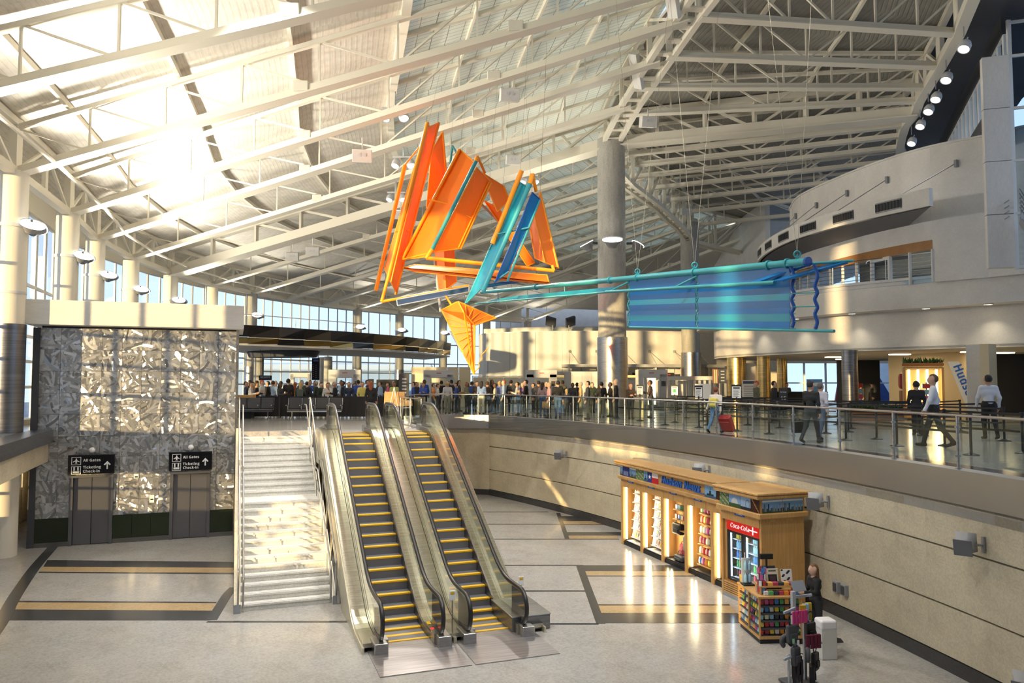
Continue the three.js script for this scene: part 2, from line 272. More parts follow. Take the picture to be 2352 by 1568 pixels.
function upLight(x, y, z, dx, dy, dz, cd, cone = 62) {
  const l = new THREE.SpotLight(new THREE.Color(1, .93, .78), cd, 0, rad(cone), .9, 2); l.position.set(x, y, z); l.target.position.set(x + dx, y + dy, z + dz); l.castShadow = true; l.shadow.radius = 12; scene.add(l, l.target);
}
const inward = nodes.map((p, i) => { const a = nodes[Math.max(0, i - 1)], b = nodes[Math.min(nodes.length - 1, i + 1)], L = Math.hypot(b[0] - a[0], b[1] - a[1]); return [-(b[1] - a[1]) / L, (b[0] - a[0]) / L]; });
const ordinals = ['nearest', 'second', 'third', 'fourth', 'fifth', 'sixth', 'seventh', 'eighth', 'ninth', 'tenth', 'eleventh', 'twelfth', 'thirteenth', 'fourteenth'];
let colNo = 0;
nodes.forEach((p, i) => {
  if (noColumn.has(i) || i < 3) { if (!noColumn.has(i)) struct('trim_column_' + i, cy(.45, .45, 12.8, p[0], 6.4, p[1], 24), mat.cream); return; }
  const vis = i >= 5, c = thing('window_column', i === 5 ? 'thick pale column with dark lower cladding at the left edge' : i < 12 ? 'pale round column by the left windows, ' + ordinals[i - 5] + ' from the left edge' : vis ? 'slim round column before the far windows, ' + ['leftmost', 'second', 'third', 'fourth', 'fifth'][i - 14] + ' beside the mirrored canopy' : 'pale round column by the left windows out past the frame', 'column', [p[0], 0, p[1]], 0, vis ? undefined : 'columns past the frame');
  part('shaft', cy(.44, .44, 12.8, 0, 6.4, 0, 28), i < 11 ? mat.cream : mat.concrete, c);
  part('collar', cy(.475, .475, .12, 0, 10.95, 0, 28), mat.lightGrey, c);
  part('collar', cy(.475, .475, .08, 0, 8.7, 0, 28), mat.lightGrey, c);
  if (i === 5) part('dark_cladding', cy(.5, .5, 3.6, 0, 5.85, 0, 28), mat.steelDark, c);
  else part('metal_cladding', cy(.5, .5, 2.9, 0, CON + 1.45, 0, 28), mat.clad, c);
  const [ix, iz] = inward[i], yaw = Math.atan2(ix, iz);
  floodHead(c, [ix * .45, 11.2, iz * .45], yaw + 1.0, i % 2 === 0 || i < 7, .85, .75); floodHead(c, [ix * .45, 11.2, iz * .45], yaw - .9, true, .85, .75);
  const cd = [0, 0, 0, 200, 340, 540, 430, 250, 140, 85, 65, 60, 0, 0, 60, 55, 50, 40, 40][i];
  upLight(p[0] + ix * 1.5, 11.7, p[1] + iz * 1.5, ix * .8, 1, iz * .8, cd, 68);
});
function bigColumn(x, z, r, top, label, lights) {
  const c = thing('hall_column', label, 'column', [x, CON, z]);
  part('shaft', cy(r, r, top - CON, 0, (top - CON) / 2, 0, 40), mat.concrete, c);
  part('metal_cladding', [sweep(arc(0, 0, r + .06, 0, 180, 20), rect(0, .05, 0, 4.1)), sweep(arc(0, 0, r + .06, 184, 356, 20), rect(0, .05, 0, 4.1))], mat.clad, c);
  part('capital', [cy(r * .9, r * .9, .3, 0, top - CON + .15, 0, 32)], mat.cream, c);
  if (lights) { part('bracket_ring', sweep(arc(0, 0, r, 0, 360, 32), rect(0, .12, 9.0, 9.25), false), mat.lightGrey, c);
    for (const y of [-.1, 1.45, -1.35, 3.1]) floodHead(c, [Math.sin(y) * (r + .1), 9.3, Math.cos(y) * (r + .1)], y, true, 1.15, .5);
    for (const [y, cd] of [[0, 40], [1.57, 12], [-1.57, 80], [3.14, 40]]) upLight(x + Math.sin(y) * (r + 1), 13.6, z + Math.cos(y) * (r + 1), Math.sin(y) * .8, 1, Math.cos(y) * .8, cd, 65); }
  return c;
}
bigColumn(5.4, -41, .75, 18.9, 'large round concrete column with floodlight ring beside the sculpture', true);
bigColumn(14.8, -63, .75, 18.9, 'large round concrete column behind the blue sculpture panels', false);

// ---------- roof ----------
const EB = 12.8, RB2 = 18.75, TD = 1.5;
const trussPlan = [ // eave node, ridge x z, label
  [3, 7.4, -16.5], [4, 7.2, -20], [5, 6.7, -23.7], [6, 6.3, -26.8], [7, 6.0, -30.3], [8, 5.6, -35.3], [9, 5.4, -41], [10, 6.9, -44.8], [11, 8.5, -48], [12, 10, -51], [13, 11.3, -54.2], [14, 12.8, -57.5], [15, 13.8, -60.2], [16, 14.8, -63], [17, 17.5, -66], [18, 21, -69]];
const rightPlan = [[7.1, -20, 14.5, -22], [6.9, -23.2, 15.6, -25], [6.7, -26.5, 16.8, -28], [6.2, -29.8, 17.8, -31], [5.6, -33, 18.5, -33.3], [5.4, -36.4, 19, -34.9], [5.4, -41, 19.7, -36.6], [6.2, -43.2, 20.1, -38.3], [6.8, -45.4, 20.8, -40], [7.4, -48, 21.7, -42], [8.8, -51, 23, -44.6], [10.5, -54.5, 24.8, -47.6], [12.5, -58.5, 27, -51], [14.8, -63, 30, -55]];
function truss(o, p, q, depth, panels, chord, web, heavy) { // lattice truss: chords, posts and falling diagonals
  const up = V(0, depth, 0), P2 = p.clone().add(up), Q2 = q.clone().add(up);
  beam('bottom_chord', p, q, chord, chord * .9, mat.cream, o); beam('top_chord', P2, Q2, chord * .8, chord * .6, mat.cream, o);
  beam('chord_flange', p.clone().add(V(0, -chord * .5, 0)), q.clone().add(V(0, -chord * .5, 0)), chord * 1.7, .05, mat.cream, o);
  for (let k = 0; k <= panels; k++) { const t = k / panels, b = p.clone().lerp(q, t), tp = P2.clone().lerp(Q2, t);
    beam('post', b, tp, heavy ? chord * .8 : web, web, mat.cream, o);
    if (k < panels) { const t2 = (k + 1) / panels; k < panels / 2 ? beam('diagonal', tp, p.clone().lerp(q, t2), web, web, mat.cream, o) : beam('diagonal', b, P2.clone().lerp(Q2, t2), web, web, mat.cream, o); } }
}
const eave = i => V(nodes[i][0], EB, nodes[i][1]);
trussPlan.forEach(([i, x, z], k) => {
  const o = thing('roof_truss', i === 9 ? 'deep cream box girder from left windows to the big floodlit column' : 'cream lattice roof truss rising from the left windows, ' + (k < 6 ? ordinals[6 - k - 1] + ' in front of the deep girder' : ordinals[k - 7] + ' behind the deep girder'), 'roof truss');
  const e = eave(i), r = V(x, RB2, z), back = e.clone().add(V(-inward[i][0], 0, -inward[i][1]).multiplyScalar(1.4));
  truss(o, e, r, TD, 9, i === 9 ? .6 : .26, i === 9 ? .13 : .065, i === 9);
  beam('bearing_post', e, e.clone().add(V(0, TD + .3, 0)), .3, .3, mat.cream, o);
  for (const t of [.42, .72]) { const a = e.clone().lerp(r, t); part('gusset', rb(.5, .34, .42, .03, a.x, a.y + .12, a.z), mat.cream, o); }
});
rightPlan.forEach(([x, z, gx, gz], k) => {
  const o = thing('roof_truss', k === 6 ? 'deep cream box girder from the floodlit column to the right spotlight row' : 'level cream roof truss right of the ridge, ' + (k < 6 ? ordinals[5 - k] + ' in front of the deep girder' : ordinals[k - 7] + ' behind the deep girder'), 'roof truss');
  truss(o, V(x, RB2, z), V(gx, RB2 + .1, gz), TD, 6, k === 6 ? .55 : .24, k === 6 ? .13 : .075, k === 6);
});
// ring members at the eaves, one per bay
for (let i = 3; i < nodes.length - 1; i++) {
  const o = struct(numbered('trim_eave_girder'), null);
  const a = eave(i), b = eave(i + 1), t = V(0, 1.7, 0);
  beam('bottom_chord', a, b, .3, .28, mat.cream, o); beam('top_chord', a.clone().add(t), b.clone().add(t), .24, .22, mat.cream, o);
  const m = a.clone().lerp(b, .5); beam('post', m.clone().add(t), m, .16, .16, mat.cream, o); beam('diagonal', a, m.clone().add(t), .1, .1, mat.cream, o); beam('diagonal', m.clone().add(t), b, .1, .1, mat.cream, o);
  const a2 = a.clone().add(V(inward[i][0] * 1.4, .25, inward[i][1] * 1.4)), b2 = b.clone().add(V(inward[i + 1][0] * 1.4, .25, inward[i + 1][1] * 1.4)); beam('conduit', a2, b2, .09, .09, mat.cream, o);
}
// ridge girder: two chords with cross plates, on the columns
{
  const rp = trussPlan.map(t => V(t[1], RB2, t[2]));
  for (let k = 0; k < rp.length - 1; k++) {
    const o = struct(numbered('trim_ridge_girder'), null);
    const low = k >= 6 ? 1.35 : 0, a = rp[k].clone().setY(RB2 - low), b = rp[k + 1].clone().setY(RB2 - low), d = b.clone().sub(a).normalize(), s = V(-d.z, 0, d.x).multiplyScalar(low ? .3 : .42), T = V(0, 1.65 + low, 0);
    for (const f of [-1, 1]) { const a1 = a.clone().addScaledVector(s, f), b1 = b.clone().addScaledVector(s, f); beam('bottom_chord', a1, b1, .22, .26, mat.cream, o); beam('top_chord', a1.clone().add(T), b1.clone().add(T), .2, .22, mat.cream, o);
      beam('diagonal', a1, b1.clone().add(T), .11, .11, mat.cream, o); beam('post', a1, a1.clone().add(T), .2, .2, mat.cream, o); }
    const n = Math.max(2, Math.round(a.distanceTo(b) / 1.4)); for (let j = 0; j < n; j++) { const c = a.clone().lerp(b, (j + .5) / n); beam('cross_plate', c.clone().add(s), c.clone().sub(s), .34, .06, mat.cream, o); }
  }
}
// decks: the cream slope, the translucent strip beside the ridge, and the level grey part
{
  const SK = .6, up = TD + .28, E = trussPlan.map(t => { const n = inward[t[0]], p = nodes[t[0]]; return V(p[0] - n[0] * 1.9, EB + up - .35, p[1] - n[1] * 1.9); }), R = trussPlan.map(t => V(t[1], RB2 + up, t[2]));
  const cl = struct('ceiling', null), sky = struct('ceiling_skylight', null);
  const ends = [[V(-11, EB + up, 9), V(8.6, RB2 + up, 9)], [V(-13, EB + up, -4), V(8, RB2 + up, -8)]].concat(E.map((e, i) => [e, R[i]]));
  for (let k = 0; k + 1 < ends.length; k++) {
    const [e0, r0] = ends[k], [e1, r1] = ends[k + 1], L = (t, s) => e0.clone().lerp(r0, s).lerp(e1.clone().lerp(r1, s), t);
    part('deck_sheet', slab4(L(0, 0), L(1, 0), L(1, SK), L(0, SK), -.12).applyMatrix4(new THREE.Matrix4()), mat.creamDeck, cl);
    for (let j = 1; j < 4; j++) beam('purlin', L(0, SK * j / 4).add(V(0, -.14, 0)), L(1, SK * j / 4).add(V(0, -.14, 0)), .12, .2, mat.cream, cl);
    beam('skylight_kerb', L(0, SK).add(V(0, -.1, 0)), L(1, SK).add(V(0, -.1, 0)), .3, .5, mat.cream, cl);
    for (let a = 0; a < 2; a++) for (let b = 0; b < 4; b++) { const s0 = SK + (1 - SK) * b / 4 + .001, s1 = SK + (1 - SK) * (b + 1) / 4 - .001, t0 = a / 2 + .002, t1 = (a + 1) / 2 - .002; part('skylight_panel', slab4(L(t0, s0), L(t1, s0), L(t1, s1), L(t0, s1), .012), mat.kal, sky); }
    for (let b = 1; b < 4; b++) { const s = SK + (1 - SK) * b / 4; beam('purlin', L(0, s).add(V(0, -.1, 0)), L(1, s).add(V(0, -.1, 0)), .08, .2, mat.cream, sky); }
    beam('rafter', L(.5, SK).add(V(0, -.08, 0)), L(.5, 1).add(V(0, -.09, 0)), .14, .16, mat.cream, sky);
  }
  const cr = struct('ceiling_right', null), rq = [[7.6, 9, 13, 9], [7.4, -8, 13.5, -12]].concat(rightPlan, [[21, -69, 36, -60], [30, -92, 44, -70]]);
  for (let k = 0; k + 1 < rq.length; k++) { const [a, b, c, d] = rq[k], [e, f, g, h] = rq[k + 1], y = RB2 + up;
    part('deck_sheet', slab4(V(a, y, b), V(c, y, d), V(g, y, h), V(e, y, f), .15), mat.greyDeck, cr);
    for (const t of [.33, .66]) beam('purlin', V(a + (c - a) * t, y - .14, b + (d - b) * t), V(e + (g - e) * t, y - .14, f + (h - f) * t), .12, .2, mat.cream, cr);
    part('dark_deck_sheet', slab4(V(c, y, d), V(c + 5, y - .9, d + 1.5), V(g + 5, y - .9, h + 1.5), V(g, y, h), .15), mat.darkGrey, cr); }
  part('deck_sheet', slab4(V(-12, 14.6, -86), V(22, 20.5, -69), V(44, 20.5, -70), V(30, 14, -93), -.15), mat.creamDeck, cl);
}
// ring girder at the right with its row of spotlights
{
  const g = rightPlan.map(p => V(p[2], RB2 + .1, p[3]));
  for (let k = 0; k + 1 < g.length; k++) { const o = struct(numbered('trim_ring_girder'), null); beam('bottom_chord', g[k], g[k + 1], .4, .35, mat.cream, o); beam('top_chord', g[k].clone().add(V(0, TD, 0)), g[k + 1].clone().add(V(0, TD, 0)), .25, .25, mat.cream, o); beam('post', g[k], g[k].clone().add(V(0, TD, 0)), .3, .2, mat.cream, o); beam('diagonal', g[k], g[k + 1].clone().add(V(0, TD, 0)), .12, .12, mat.cream, o); }
}
// ---------- lift wall of ground-metal panels ----------
const font = await new FontLoader().loadAsync('fonts/droid/droid_sans_bold.typeface.json');
const text = (s, size, depth = .006) => { const g = new TextGeometry(s, { font, size, depth, curveSegments: 3, bevelEnabled: false }); g.computeBoundingBox(); return g; };
function canvasTex(w, h, draw) { const c = document.createElement('canvas'); c.width = w; c.height = h; const x = c.getContext('2d'); draw(x, w, h); const t = new THREE.CanvasTexture(c); t.colorSpace = THREE.SRGBColorSpace; return t; }
const exProf = (pts, a0, a1, bevel = 0) => { const s = new THREE.Shape(pts.map(p => new THREE.Vector2(p[0], p[1]))); const g = new THREE.ExtrudeGeometry(s, { depth: a1 - a0, bevelEnabled: false, curveSegments: 4 }); g.rotateY(Math.PI / 2); g.translate(a0, 0, 0); return uvBox(g); };
const [swN, swK] = swirl(1024, 2200, 11);
for (const t of [swN, swK]) t.repeat.set(1, 1);
const swirlMat = M([1, 1, 1], .42, 1, { map: swK, normalMap: swN });
{
  const o = struct('wall_lift', null); o.position.set(...[grid(0, 13.7)].map(p => [p[0], 0, p[1]])[0]); o.rotation.y = TURN;
  const A0 = -10.1, A1 = -3.62, H = 7.62, cols = 10, rowsN = 10, pw = (A1 - A0) / cols, ph = H / rowsN;
  part('core', bx(A1 - A0 - .06, H + .4, 3.2, (A0 + A1) / 2, (H + .4) / 2, -1.68), mat.darkGrey, o);
  const lifts = [[-9.05, -7.68], [-5.83, -4.46]], doorH = 2.36;
  for (let c = 0; c < cols; c++) for (let r = 0; r < rowsN; r++) {
    let x0 = A0 + c * pw, x1 = x0 + pw; const y0 = r * ph, y1 = y0 + ph; let pieces = [[x0, x1, y0, y1]];
    for (const [l0, l1] of lifts) pieces = pieces.flatMap(([a, b, y, z]) => (b <= l0 || a >= l1 || y >= doorH + .08) ? [[a, b, y, z]] : [[a, Math.min(b, l0), y, z], [Math.max(a, l1), b, y, z], [Math.max(a, l0), Math.min(b, l1), doorH + .08, z]]).filter(p => p[1] - p[0] > .04 && p[3] - p[2] > .04);
    for (const [a, b, y, z] of pieces) {
      if (z <= .2) continue; const yy = Math.max(y, .98); if (z - yy < .05) continue;
      const g = new THREE.BoxGeometry(b - a - .008, z - yy - .008, .02), u = g.attributes.uv, p = g.attributes.position, k = [hash(c, r, 1), hash(c, r, 2)], s = hash(c, r, 3) < .5 ? .26 : .24; for (let i = 0; i < u.count; i++) u.setXY(i, k[0] + p.getX(i) * s, k[1] + p.getY(i) * s);
      g.translate((a + b) / 2, (yy + z) / 2, .012 + .003 * hash(c, r, 5)); part('metal_panel', g, swirlMat, o);
    }
  }
  const darkGreen = M([.012, .020, .008], .3);
  for (const [a, b] of [[A0, -9.05], [-7.68, -7.06], [-7.06, -6.45], [-6.45, -5.83], [-4.46, A1]]) { part('dado_panel', bx(b - a - .01, .8, .03, (a + b) / 2, .57, .02), darkGreen, o); part('kick_plate', bx(b - a, .16, .04, (a + b) / 2, .08, .02), mat.steelDark, o); }
  part('corner_trim', bx(.1, H + .1, .12, A1 + .02, H / 2, 0), mat.steel, o); part('corner_trim', bx(.22, H, .3, A0 - .1, H / 2, -.1), mat.darkGrey, o);
  part('return_panel', bx(.03, H, 3.1, A1 + .01, H / 2, -1.6), mat.steel, o);
  part('soffit_box', rb(A1 - A0 + .55, .86, 3.9, .02, (A0 + A1) / 2 - .05, H + .5, -1.25), mat.white, o);
  lifts.forEach(([l0, l1], k) => {
    const d = struct('door_' + (k + 1), null), mid = (l0 + l1) / 2; const P = grid(mid, 13.68); d.position.set(P[0], 0, P[1]); d.rotation.y = TURN; const w = l1 - l0;
    for (const f of [-1, 1]) { part('door_leaf', bx(w / 2 - .13, doorH - .05, .04, f * (w / 4 - .055), doorH / 2, -.05), mat.doorGrey, d); part('jamb', bx(.11, doorH, .14, f * (w / 2 - .055), doorH / 2, .02), mat.doorGrey, d); }
    part('lintel', bx(w, .08, .16, 0, doorH + .04, .02), mat.steel, d);
    const s = thing('lift_sign', 'black hanging sign with gates and ticketing arrows over the ' + (k ? 'right' : 'left') + ' lift door', 'sign', [...[grid(mid, 13.5)].map(p => [p[0], doorH + .13, p[1]])[0]], TURN);
    part('board', rb(1.46, .68, .09, .015, 0, .34, 0), mat.blackGloss, s);
    const wht = M([.75, .75, .73], .5), tx = (str, x, y, z = .092) => part('lettering', text(str, z).translate(x, y, .045), wht, s);
    tx('All Gates', -.26, .44); tx('Ticketing', -.26, .20); tx('Check-in', -.26, .06);
    for (const [y, n] of [[.47, 0], [.15, 1]]) { const f = (x0, y0, w2, h2) => bx(w2, h2, .01, x0, y + y0, .047); part('pictogram_frame', [f(-.47, .13, .28, .018), f(-.47, -.13, .28, .018), f(-.61, 0, .018, .28), f(-.33, 0, .018, .28)], wht, s);
      if (!n) { const sh = new THREE.Shape([[0, .10], [.022, .07], [.025, .03], [.10, -.02], [.10, -.045], [.025, -.015], [.02, -.07], [.045, -.095], [0, -.085], [-.045, -.095], [-.02, -.07], [-.025, -.015], [-.10, -.045], [-.10, -.02], [-.025, .03], [-.022, .07]].map(p => new THREE.Vector2(...p))); part('plane_pictogram', at(new THREE.ExtrudeGeometry(sh, { depth: .008, bevelEnabled: false }), -.47, y, .045), wht, s); }
      else part('counter_pictogram', [bx(.2, .07, .01, -.47, y - .06, .048), bx(.05, .08, .01, -.53, y + .03, .048), cy(.028, .028, .01, -.53, y + .09, .048, 12, 0, Math.PI / 2), bx(.05, .08, .01, -.41, y + .03, .048), cy(.028, .028, .01, -.41, y + .09, .048, 12, 0, Math.PI / 2)], wht, s); }
    const ar = new THREE.Shape([[0, .14], [.11, .02], [.075, -.01], [.022, .05], [.022, -.14], [-.022, -.14], [-.022, .05], [-.075, -.01], [-.11, .02]].map(p => new THREE.Vector2(...p))); part('arrow', at(new THREE.ExtrudeGeometry(ar, { depth: .008, bevelEnabled: false }), .5, .3, .045), wht, s);
    const L = grid(mid, 13.55); const l = thing('lift_lantern', 'round white lantern over the ' + (k ? 'right' : 'left') + ' lift sign', 'lantern', [L[0], 3.32, L[1]], TURN); part('globe', sp(.1, 0, 0, .02, 16), M([.8, .8, .78], .4), l); part('base_plate', cy(.07, .07, .03, 0, 0, -.06, 16, 0, Math.PI / 2), mat.steel, l);
  });
  [[-6.95, 2.33, 'white notice plate on the metal panels, upper one between the lifts', 1], [-6.42, 1.5, 'tall white call panel between the lift doors', 1.7], [-7.42, 1.95, 'round white button plate beside the left lift door', 0], [-6.02, 1.95, 'round white button plate beside the right lift door', 0]].forEach(([a, y, lab, t]) => {
    const p = grid(a, 13.66), s = thing(t ? 'notice_plate' : 'call_plate', lab, t ? 'sign' : 'button', [p[0], y, p[1]], TURN); if (t) { part('plate', rb(.16, .16 * t, .02, .008, 0, 0, 0), M([.75, .75, .73], .5), s); part('print', bx(.1, .05, .004, 0, -.02, .012), mat.black, s); } else { part('plate', cy(.07, .07, .02, 0, 0, 0, 20, 0, Math.PI / 2), M([.75, .75, .73], .5), s); part('button', cy(.025, .025, .014, 0, 0, .014, 14, 0, Math.PI / 2), mat.steel, s); } });
}
// ---------- stairs ----------
{
  const P = grid(0, 0), o = thing('staircase', 'pale terrazzo staircase with one landing beside the escalators', 'staircase', [P[0], 0, P[1]], TURN);
  const a0 = -3.45, a1 = -1.2, rise = CON / 24; let b = 3.55; const prof = [[b, 0]];
  for (let k = 1; k <= 24; k++) {
    const run = k === 13 ? 1.22 : .29, y = k * rise;
    if (k < 24) { part('step', [bx(a1 - a0, .045, run + .03, (a0 + a1) / 2, y - .0225, -(b + run / 2 - .012)), bx(a1 - a0, rise - .045, .04, (a0 + a1) / 2, y - .045 - (rise - .045) / 2, -(b + .03))].map(g => uvBox(g)), mat.stair, o); part('nosing', bx(a1 - a0, .012, .03, (a0 + a1) / 2, y + .001, -(b + .035)), mat.midGrey, o); }
    else part('step', uvBox(bx(a1 - a0, rise, .12, (a0 + a1) / 2, y - rise / 2, -(b + .06))), mat.stair, o);
    prof.push([b, y]); b += k < 24 ? run : 0; prof.push([b, y]);
  }
  const bt = b, slope = prof.filter((p, i) => i % 2 === 0);
  const y = t => { const n = Math.max(0, Math.min(23.99, t < 3.55 ? 0 : t < 3.55 + 12 * .29 ? (t - 3.55) / .29 + 1 : t < 3.55 + 12 * .29 + 1.22 ? 13 : (t - 3.55 - 12 * .29 - 1.22) / .29 + 13)); return Math.min(CON, n * rise); };
  const bs = [3.4, 3.55 + 12 * .29, 3.55 + 12 * .29 + 1.22, bt + .05], edge = d => [[bs[0], .12 + d], [bs[1], 13 * rise + .12 + d], [bs[2], 13 * rise + .12 + d], [bs[3], CON + .12 + d]];
  part('solid_base', exProf([[3.7, 0], ...slope.slice(1).map(p => [p[0] + .05, Math.max(0, p[1] - rise - .05)]), [bt + .2, CON - .3], [bt + .2, 0]], a0 + .02, a1 - .02), mat.stone, o);
  for (const [x0, x1, n] of [[a0 - .16, a0, 'left'], [a1, a1 + .1, 'right']]) { part('stringer', exProf([...edge(0), [bs[3], 0], [bs[0], 0]], x0, x1), n === 'left' ? mat.stone : mat.cream, o); part('stringer_foot', bx(x1 - x0 + .01, .22, .02, (x0 + x1) / 2, .11, -bs[0] + .012), mat.grey, o); }
  for (const [x, n] of [[a0 + .06, 1], [a0 - .06, 2], [a1 - .06, 1], [a1 + .08, 2]]) {
    const h = n === 1 ? .78 : 1.0, pts = edge(h).map(p => V(x, p[1], -p[0])), first = pts[0].clone().add(V(0, -h * .98, .0)), ext = pts[3].clone().add(V(0, 0, -.6));
    part('handrail', tube([first, first.clone().add(V(0, h * .9, 0)), pts[0].clone().add(V(0, 0, -.02)), ...pts.slice(1), ext], .024, 8, 60, 0.02), mat.steel, o);
    if (n === 2) for (let k = 0; k < 8; k++) { const t = bs[0] + .1 + (bs[3] - bs[0]) * k / 7, e = t < bs[1] ? .12 + 13 * rise * (t - bs[0]) / (bs[1] - bs[0]) : t < bs[2] ? 13 * rise + .12 : 13 * rise + .12 + (CON - 13 * rise) * (t - bs[2]) / (bs[3] - bs[2]); part('baluster', rod(V(x, e - .1, -t), V(x, e + h, -t), .02), mat.steel, o); }
    else for (let k = 1; k < 5; k++) part('baluster', rod(V(x, .0, 0), V(x, .5, 0), .012).translate(0, edge(0)[0][1] + [0, .5, 1.2, 2.1, 3.0][k], -(bs[0] + [0, .9, 2.2, 3.9, 6.2][k])), mat.steel, o);
  }
}
// ---------- escalators ----------
const escB0 = 1.0, escT = Math.tan(rad(30)), escB1 = escB0 + CON / escT;
function fy(b) { const raw = Math.max(0, Math.min(CON, (b - escB0) * escT)); const R = .55, s0 = b - escB0, s1 = b - escB1;
  if (Math.abs(s0) < R) return escT * (s0 + R) * (s0 + R) / (4 * R); if (Math.abs(s1) < R) return CON - escT * (R - s1) * (R - s1) / (4 * R); return raw; }
const escGlass = PH([.80, .83, .74], { roughness: .02, transmission: .86, thickness: 0, ior: 1.5 }), newelGlass = PH([.22, .21, .19], { roughness: .05, transmission: .6, thickness: 0, ior: 1.5 });
const champ = M([.62, .59, .50], .26, 1, { map: tBrush }), cladding = M([.60, .56, .42], .32, .55);
const stepGeo = exProf([[0, 0], [.4, 0], [.4, -.03], [.02, -.03], [.035, -.26], [0, -.24]], -.5, .5), lineGeo = [bx(1.0, .006, .055, 0, .003, -.03), bx(.05, .006, .4, -.475, .003, -.2), bx(.05, .006, .4, .475, .003, -.2)], stepLine = merge([bx(.998, .006, .12, 0, .003, -.062), bx(.998, .032, .006, 0, -.014, .002)]);
function escalator(a, label, lampMat, sideW) {
  const P = grid(a, 0), o = thing('escalator', label, 'escalator', [P[0], 0, P[1]], TURN), topB = escB1 + 1.1;
  for (let k = 0; k < 25; k++) { const b = .02 + k * .375; if (b > topB - .3) break; const m = part('step', stepGeo, mat.escStep, o); const q = Math.max(fy(b + .02), 0); m.position.set(0, q + .004, -b); const l = part('yellow_edge', stepLine, mat.yellow, m); }
  for (const [b0, b1, y] of [[-1.9, 0, .006], [topB, topB + 1.6, CON + .006]]) { part('floor_plate', bx(1.86, .03, b1 - b0 - .02, .0, y, -(b0 + b1) / 2), M([.52, .49, .48], .35, .8, { map: tBrush }), o); }
  part('comb_plate', bx(1.02, .02, .06, 0, .026, 0), mat.yellow, o); part('comb_plate', bx(1.02, .02, .06, 0, CON + .026, -topB), mat.yellow, o);
  const N = 40, line = (d, b0, b1) => Array.from({ length: N + 1 }, (_, i) => { const b = b0 + (b1 - b0) * i / N; return [b, fy(b) + d]; });
  for (const f of [-1, 1]) {
    const X = (x0, x1) => f > 0 ? [x0, x1] : [-x1, -x0], lo = -.62, hi = topB + .75;
    part('skirt', exProf([...line(.16, lo + .35, hi - .4), ...line(-.4, lo + .35, hi - .4).map(p => [p[0], Math.max(p[1], p[0] < 1.2 ? 0 : p[1])]).reverse()], ...X(.505, .53)), mat.steelDark, o);
    part('inner_deck', exProf([...line(.20, lo + .2, hi - .2), ...line(.12, lo + .2, hi - .2).reverse()], ...X(.53, .66)), champ, o);
    // panel with rounded ends
    const top = line(.93, lo + .35, hi - .35), bot = line(.19, lo + .12, hi - .12).reverse(), e0 = [], e1 = [];
    for (let i = 1; i < 8; i++) { const t = Math.PI / 2 - Math.PI * i / 8; e1.push([hi - .35 + .36 * Math.cos(t), CON + .57 + .36 * Math.sin(t)]); e0.push([lo + .35 - .36 * Math.cos(t), .57 + .36 * Math.sin(t)]); }
    part('glass_panel', exProf([...top, ...e1, ...bot, ...e0.reverse()], ...X(.655, .667)), escGlass, o);
    part('newel_panel', exProf([[lo + .35, .92], [lo + .95, fy(lo + .95) + .92], [lo + .95, .2], [lo + .2, .2], ...e0.slice().map(p => p)], ...X(.652, .670)), newelGlass, o);
    part('newel_panel', exProf([[hi - .35, CON + .92], ...e1, [hi - .2, CON + .2], [hi - .7, CON + .2], [hi - .7, CON + .92]], ...X(.652, .670)), newelGlass, o);
    const x = f * .661, path = []; for (let i = 0; i <= 9; i++) { const t = Math.PI * 1.5 - Math.PI * i / 9; path.push(V(x, .6 + .38 * Math.sin(t), -(lo + .35 + .38 * Math.cos(t)))); }
    for (let i = 1; i < 30; i++) { const b = lo + .35 + (hi - lo - .7) * i / 30; path.push(V(x, fy(b) + .98, -b)); }
    for (let i = 0; i <= 9; i++) { const t = Math.PI / 2 - Math.PI * i / 9; path.push(V(x, CON + .6 + .38 * Math.sin(t), -(hi - .35 + .38 * Math.cos(t)))); }
    path[0].z -= .25; path[path.length - 1].z += .25;
    const rail = tube(path, .05, 10, 140, .5); part('handrail', rail, mat.rubber, o);
    part('rail_guide', tube(path.slice(2, -2).map(p => p.clone().add(V(0, -.045, 0))), .025, 6, 110, .5), mat.steel, o);
    // outer deck and side
    const w = sideW[f > 0 ? 1 : 0];
    part('outer_deck', exProf([...line(.19, lo + .2, hi), ...line(.10, lo + .2, hi).reverse()], ...X(.67, .67 + w)), champ, o);
    part('deck_joint', exProf([...line(.196, lo + .3, hi - .1), ...line(.186, lo + .3, hi - .1).reverse()], ...X(.70, .715)), mat.black, o);
    part('side_cladding', exProf([...line(.13, lo + .1, hi), ...line(-.95, lo + .1, hi).map(p => [p[0], Math.max(0.001, p[1])]).reverse()], ...X(.66 + w, .70 + w)), cladding, o);
    part('newel_base', rb(.30, .24, .62, .03, f * .69, .12, -(lo + .22)), mat.steel, o);
    part('newel_base', rb(.30, .22, .7, .03, f * .69, CON + .11, -(hi + .0)), mat.steel, o);
    if (f > 0) { part('traffic_lamp', cy(.045, .045, .02, .58, .215 + fy(.0), -(.0 + lo + .62), 16), lampMat, o); part('warning_sticker', bx(.09, .006, .16, .595, .21 + fy(.55), -.42, 0, .12), mat.yellow, o); part('inlet_cap', bx(.2, .25, .3, .60, .12, -(lo + .3)), mat.steel, o); }
    else part('inlet_cap', bx(.2, .25, .3, -.60, .12, -(lo + .3)), mat.steel, o);
    part('top_console', bx(.3, .06, .8, f * .70, CON + .23, -(topB - .2), 0, f > 0 ? .12 : .12), mat.steelDark, o);
  }
  part('truss_body', exProf([...line(-.3, .3, topB + .7).map(p => [p[0], Math.max(p[1], .0)]), ...line(-.95, .3, topB + .7).map(p => [p[0], Math.max(-.05, p[1])]).reverse()], -.6, .6), mat.darkGrey, o);
  return o;
}
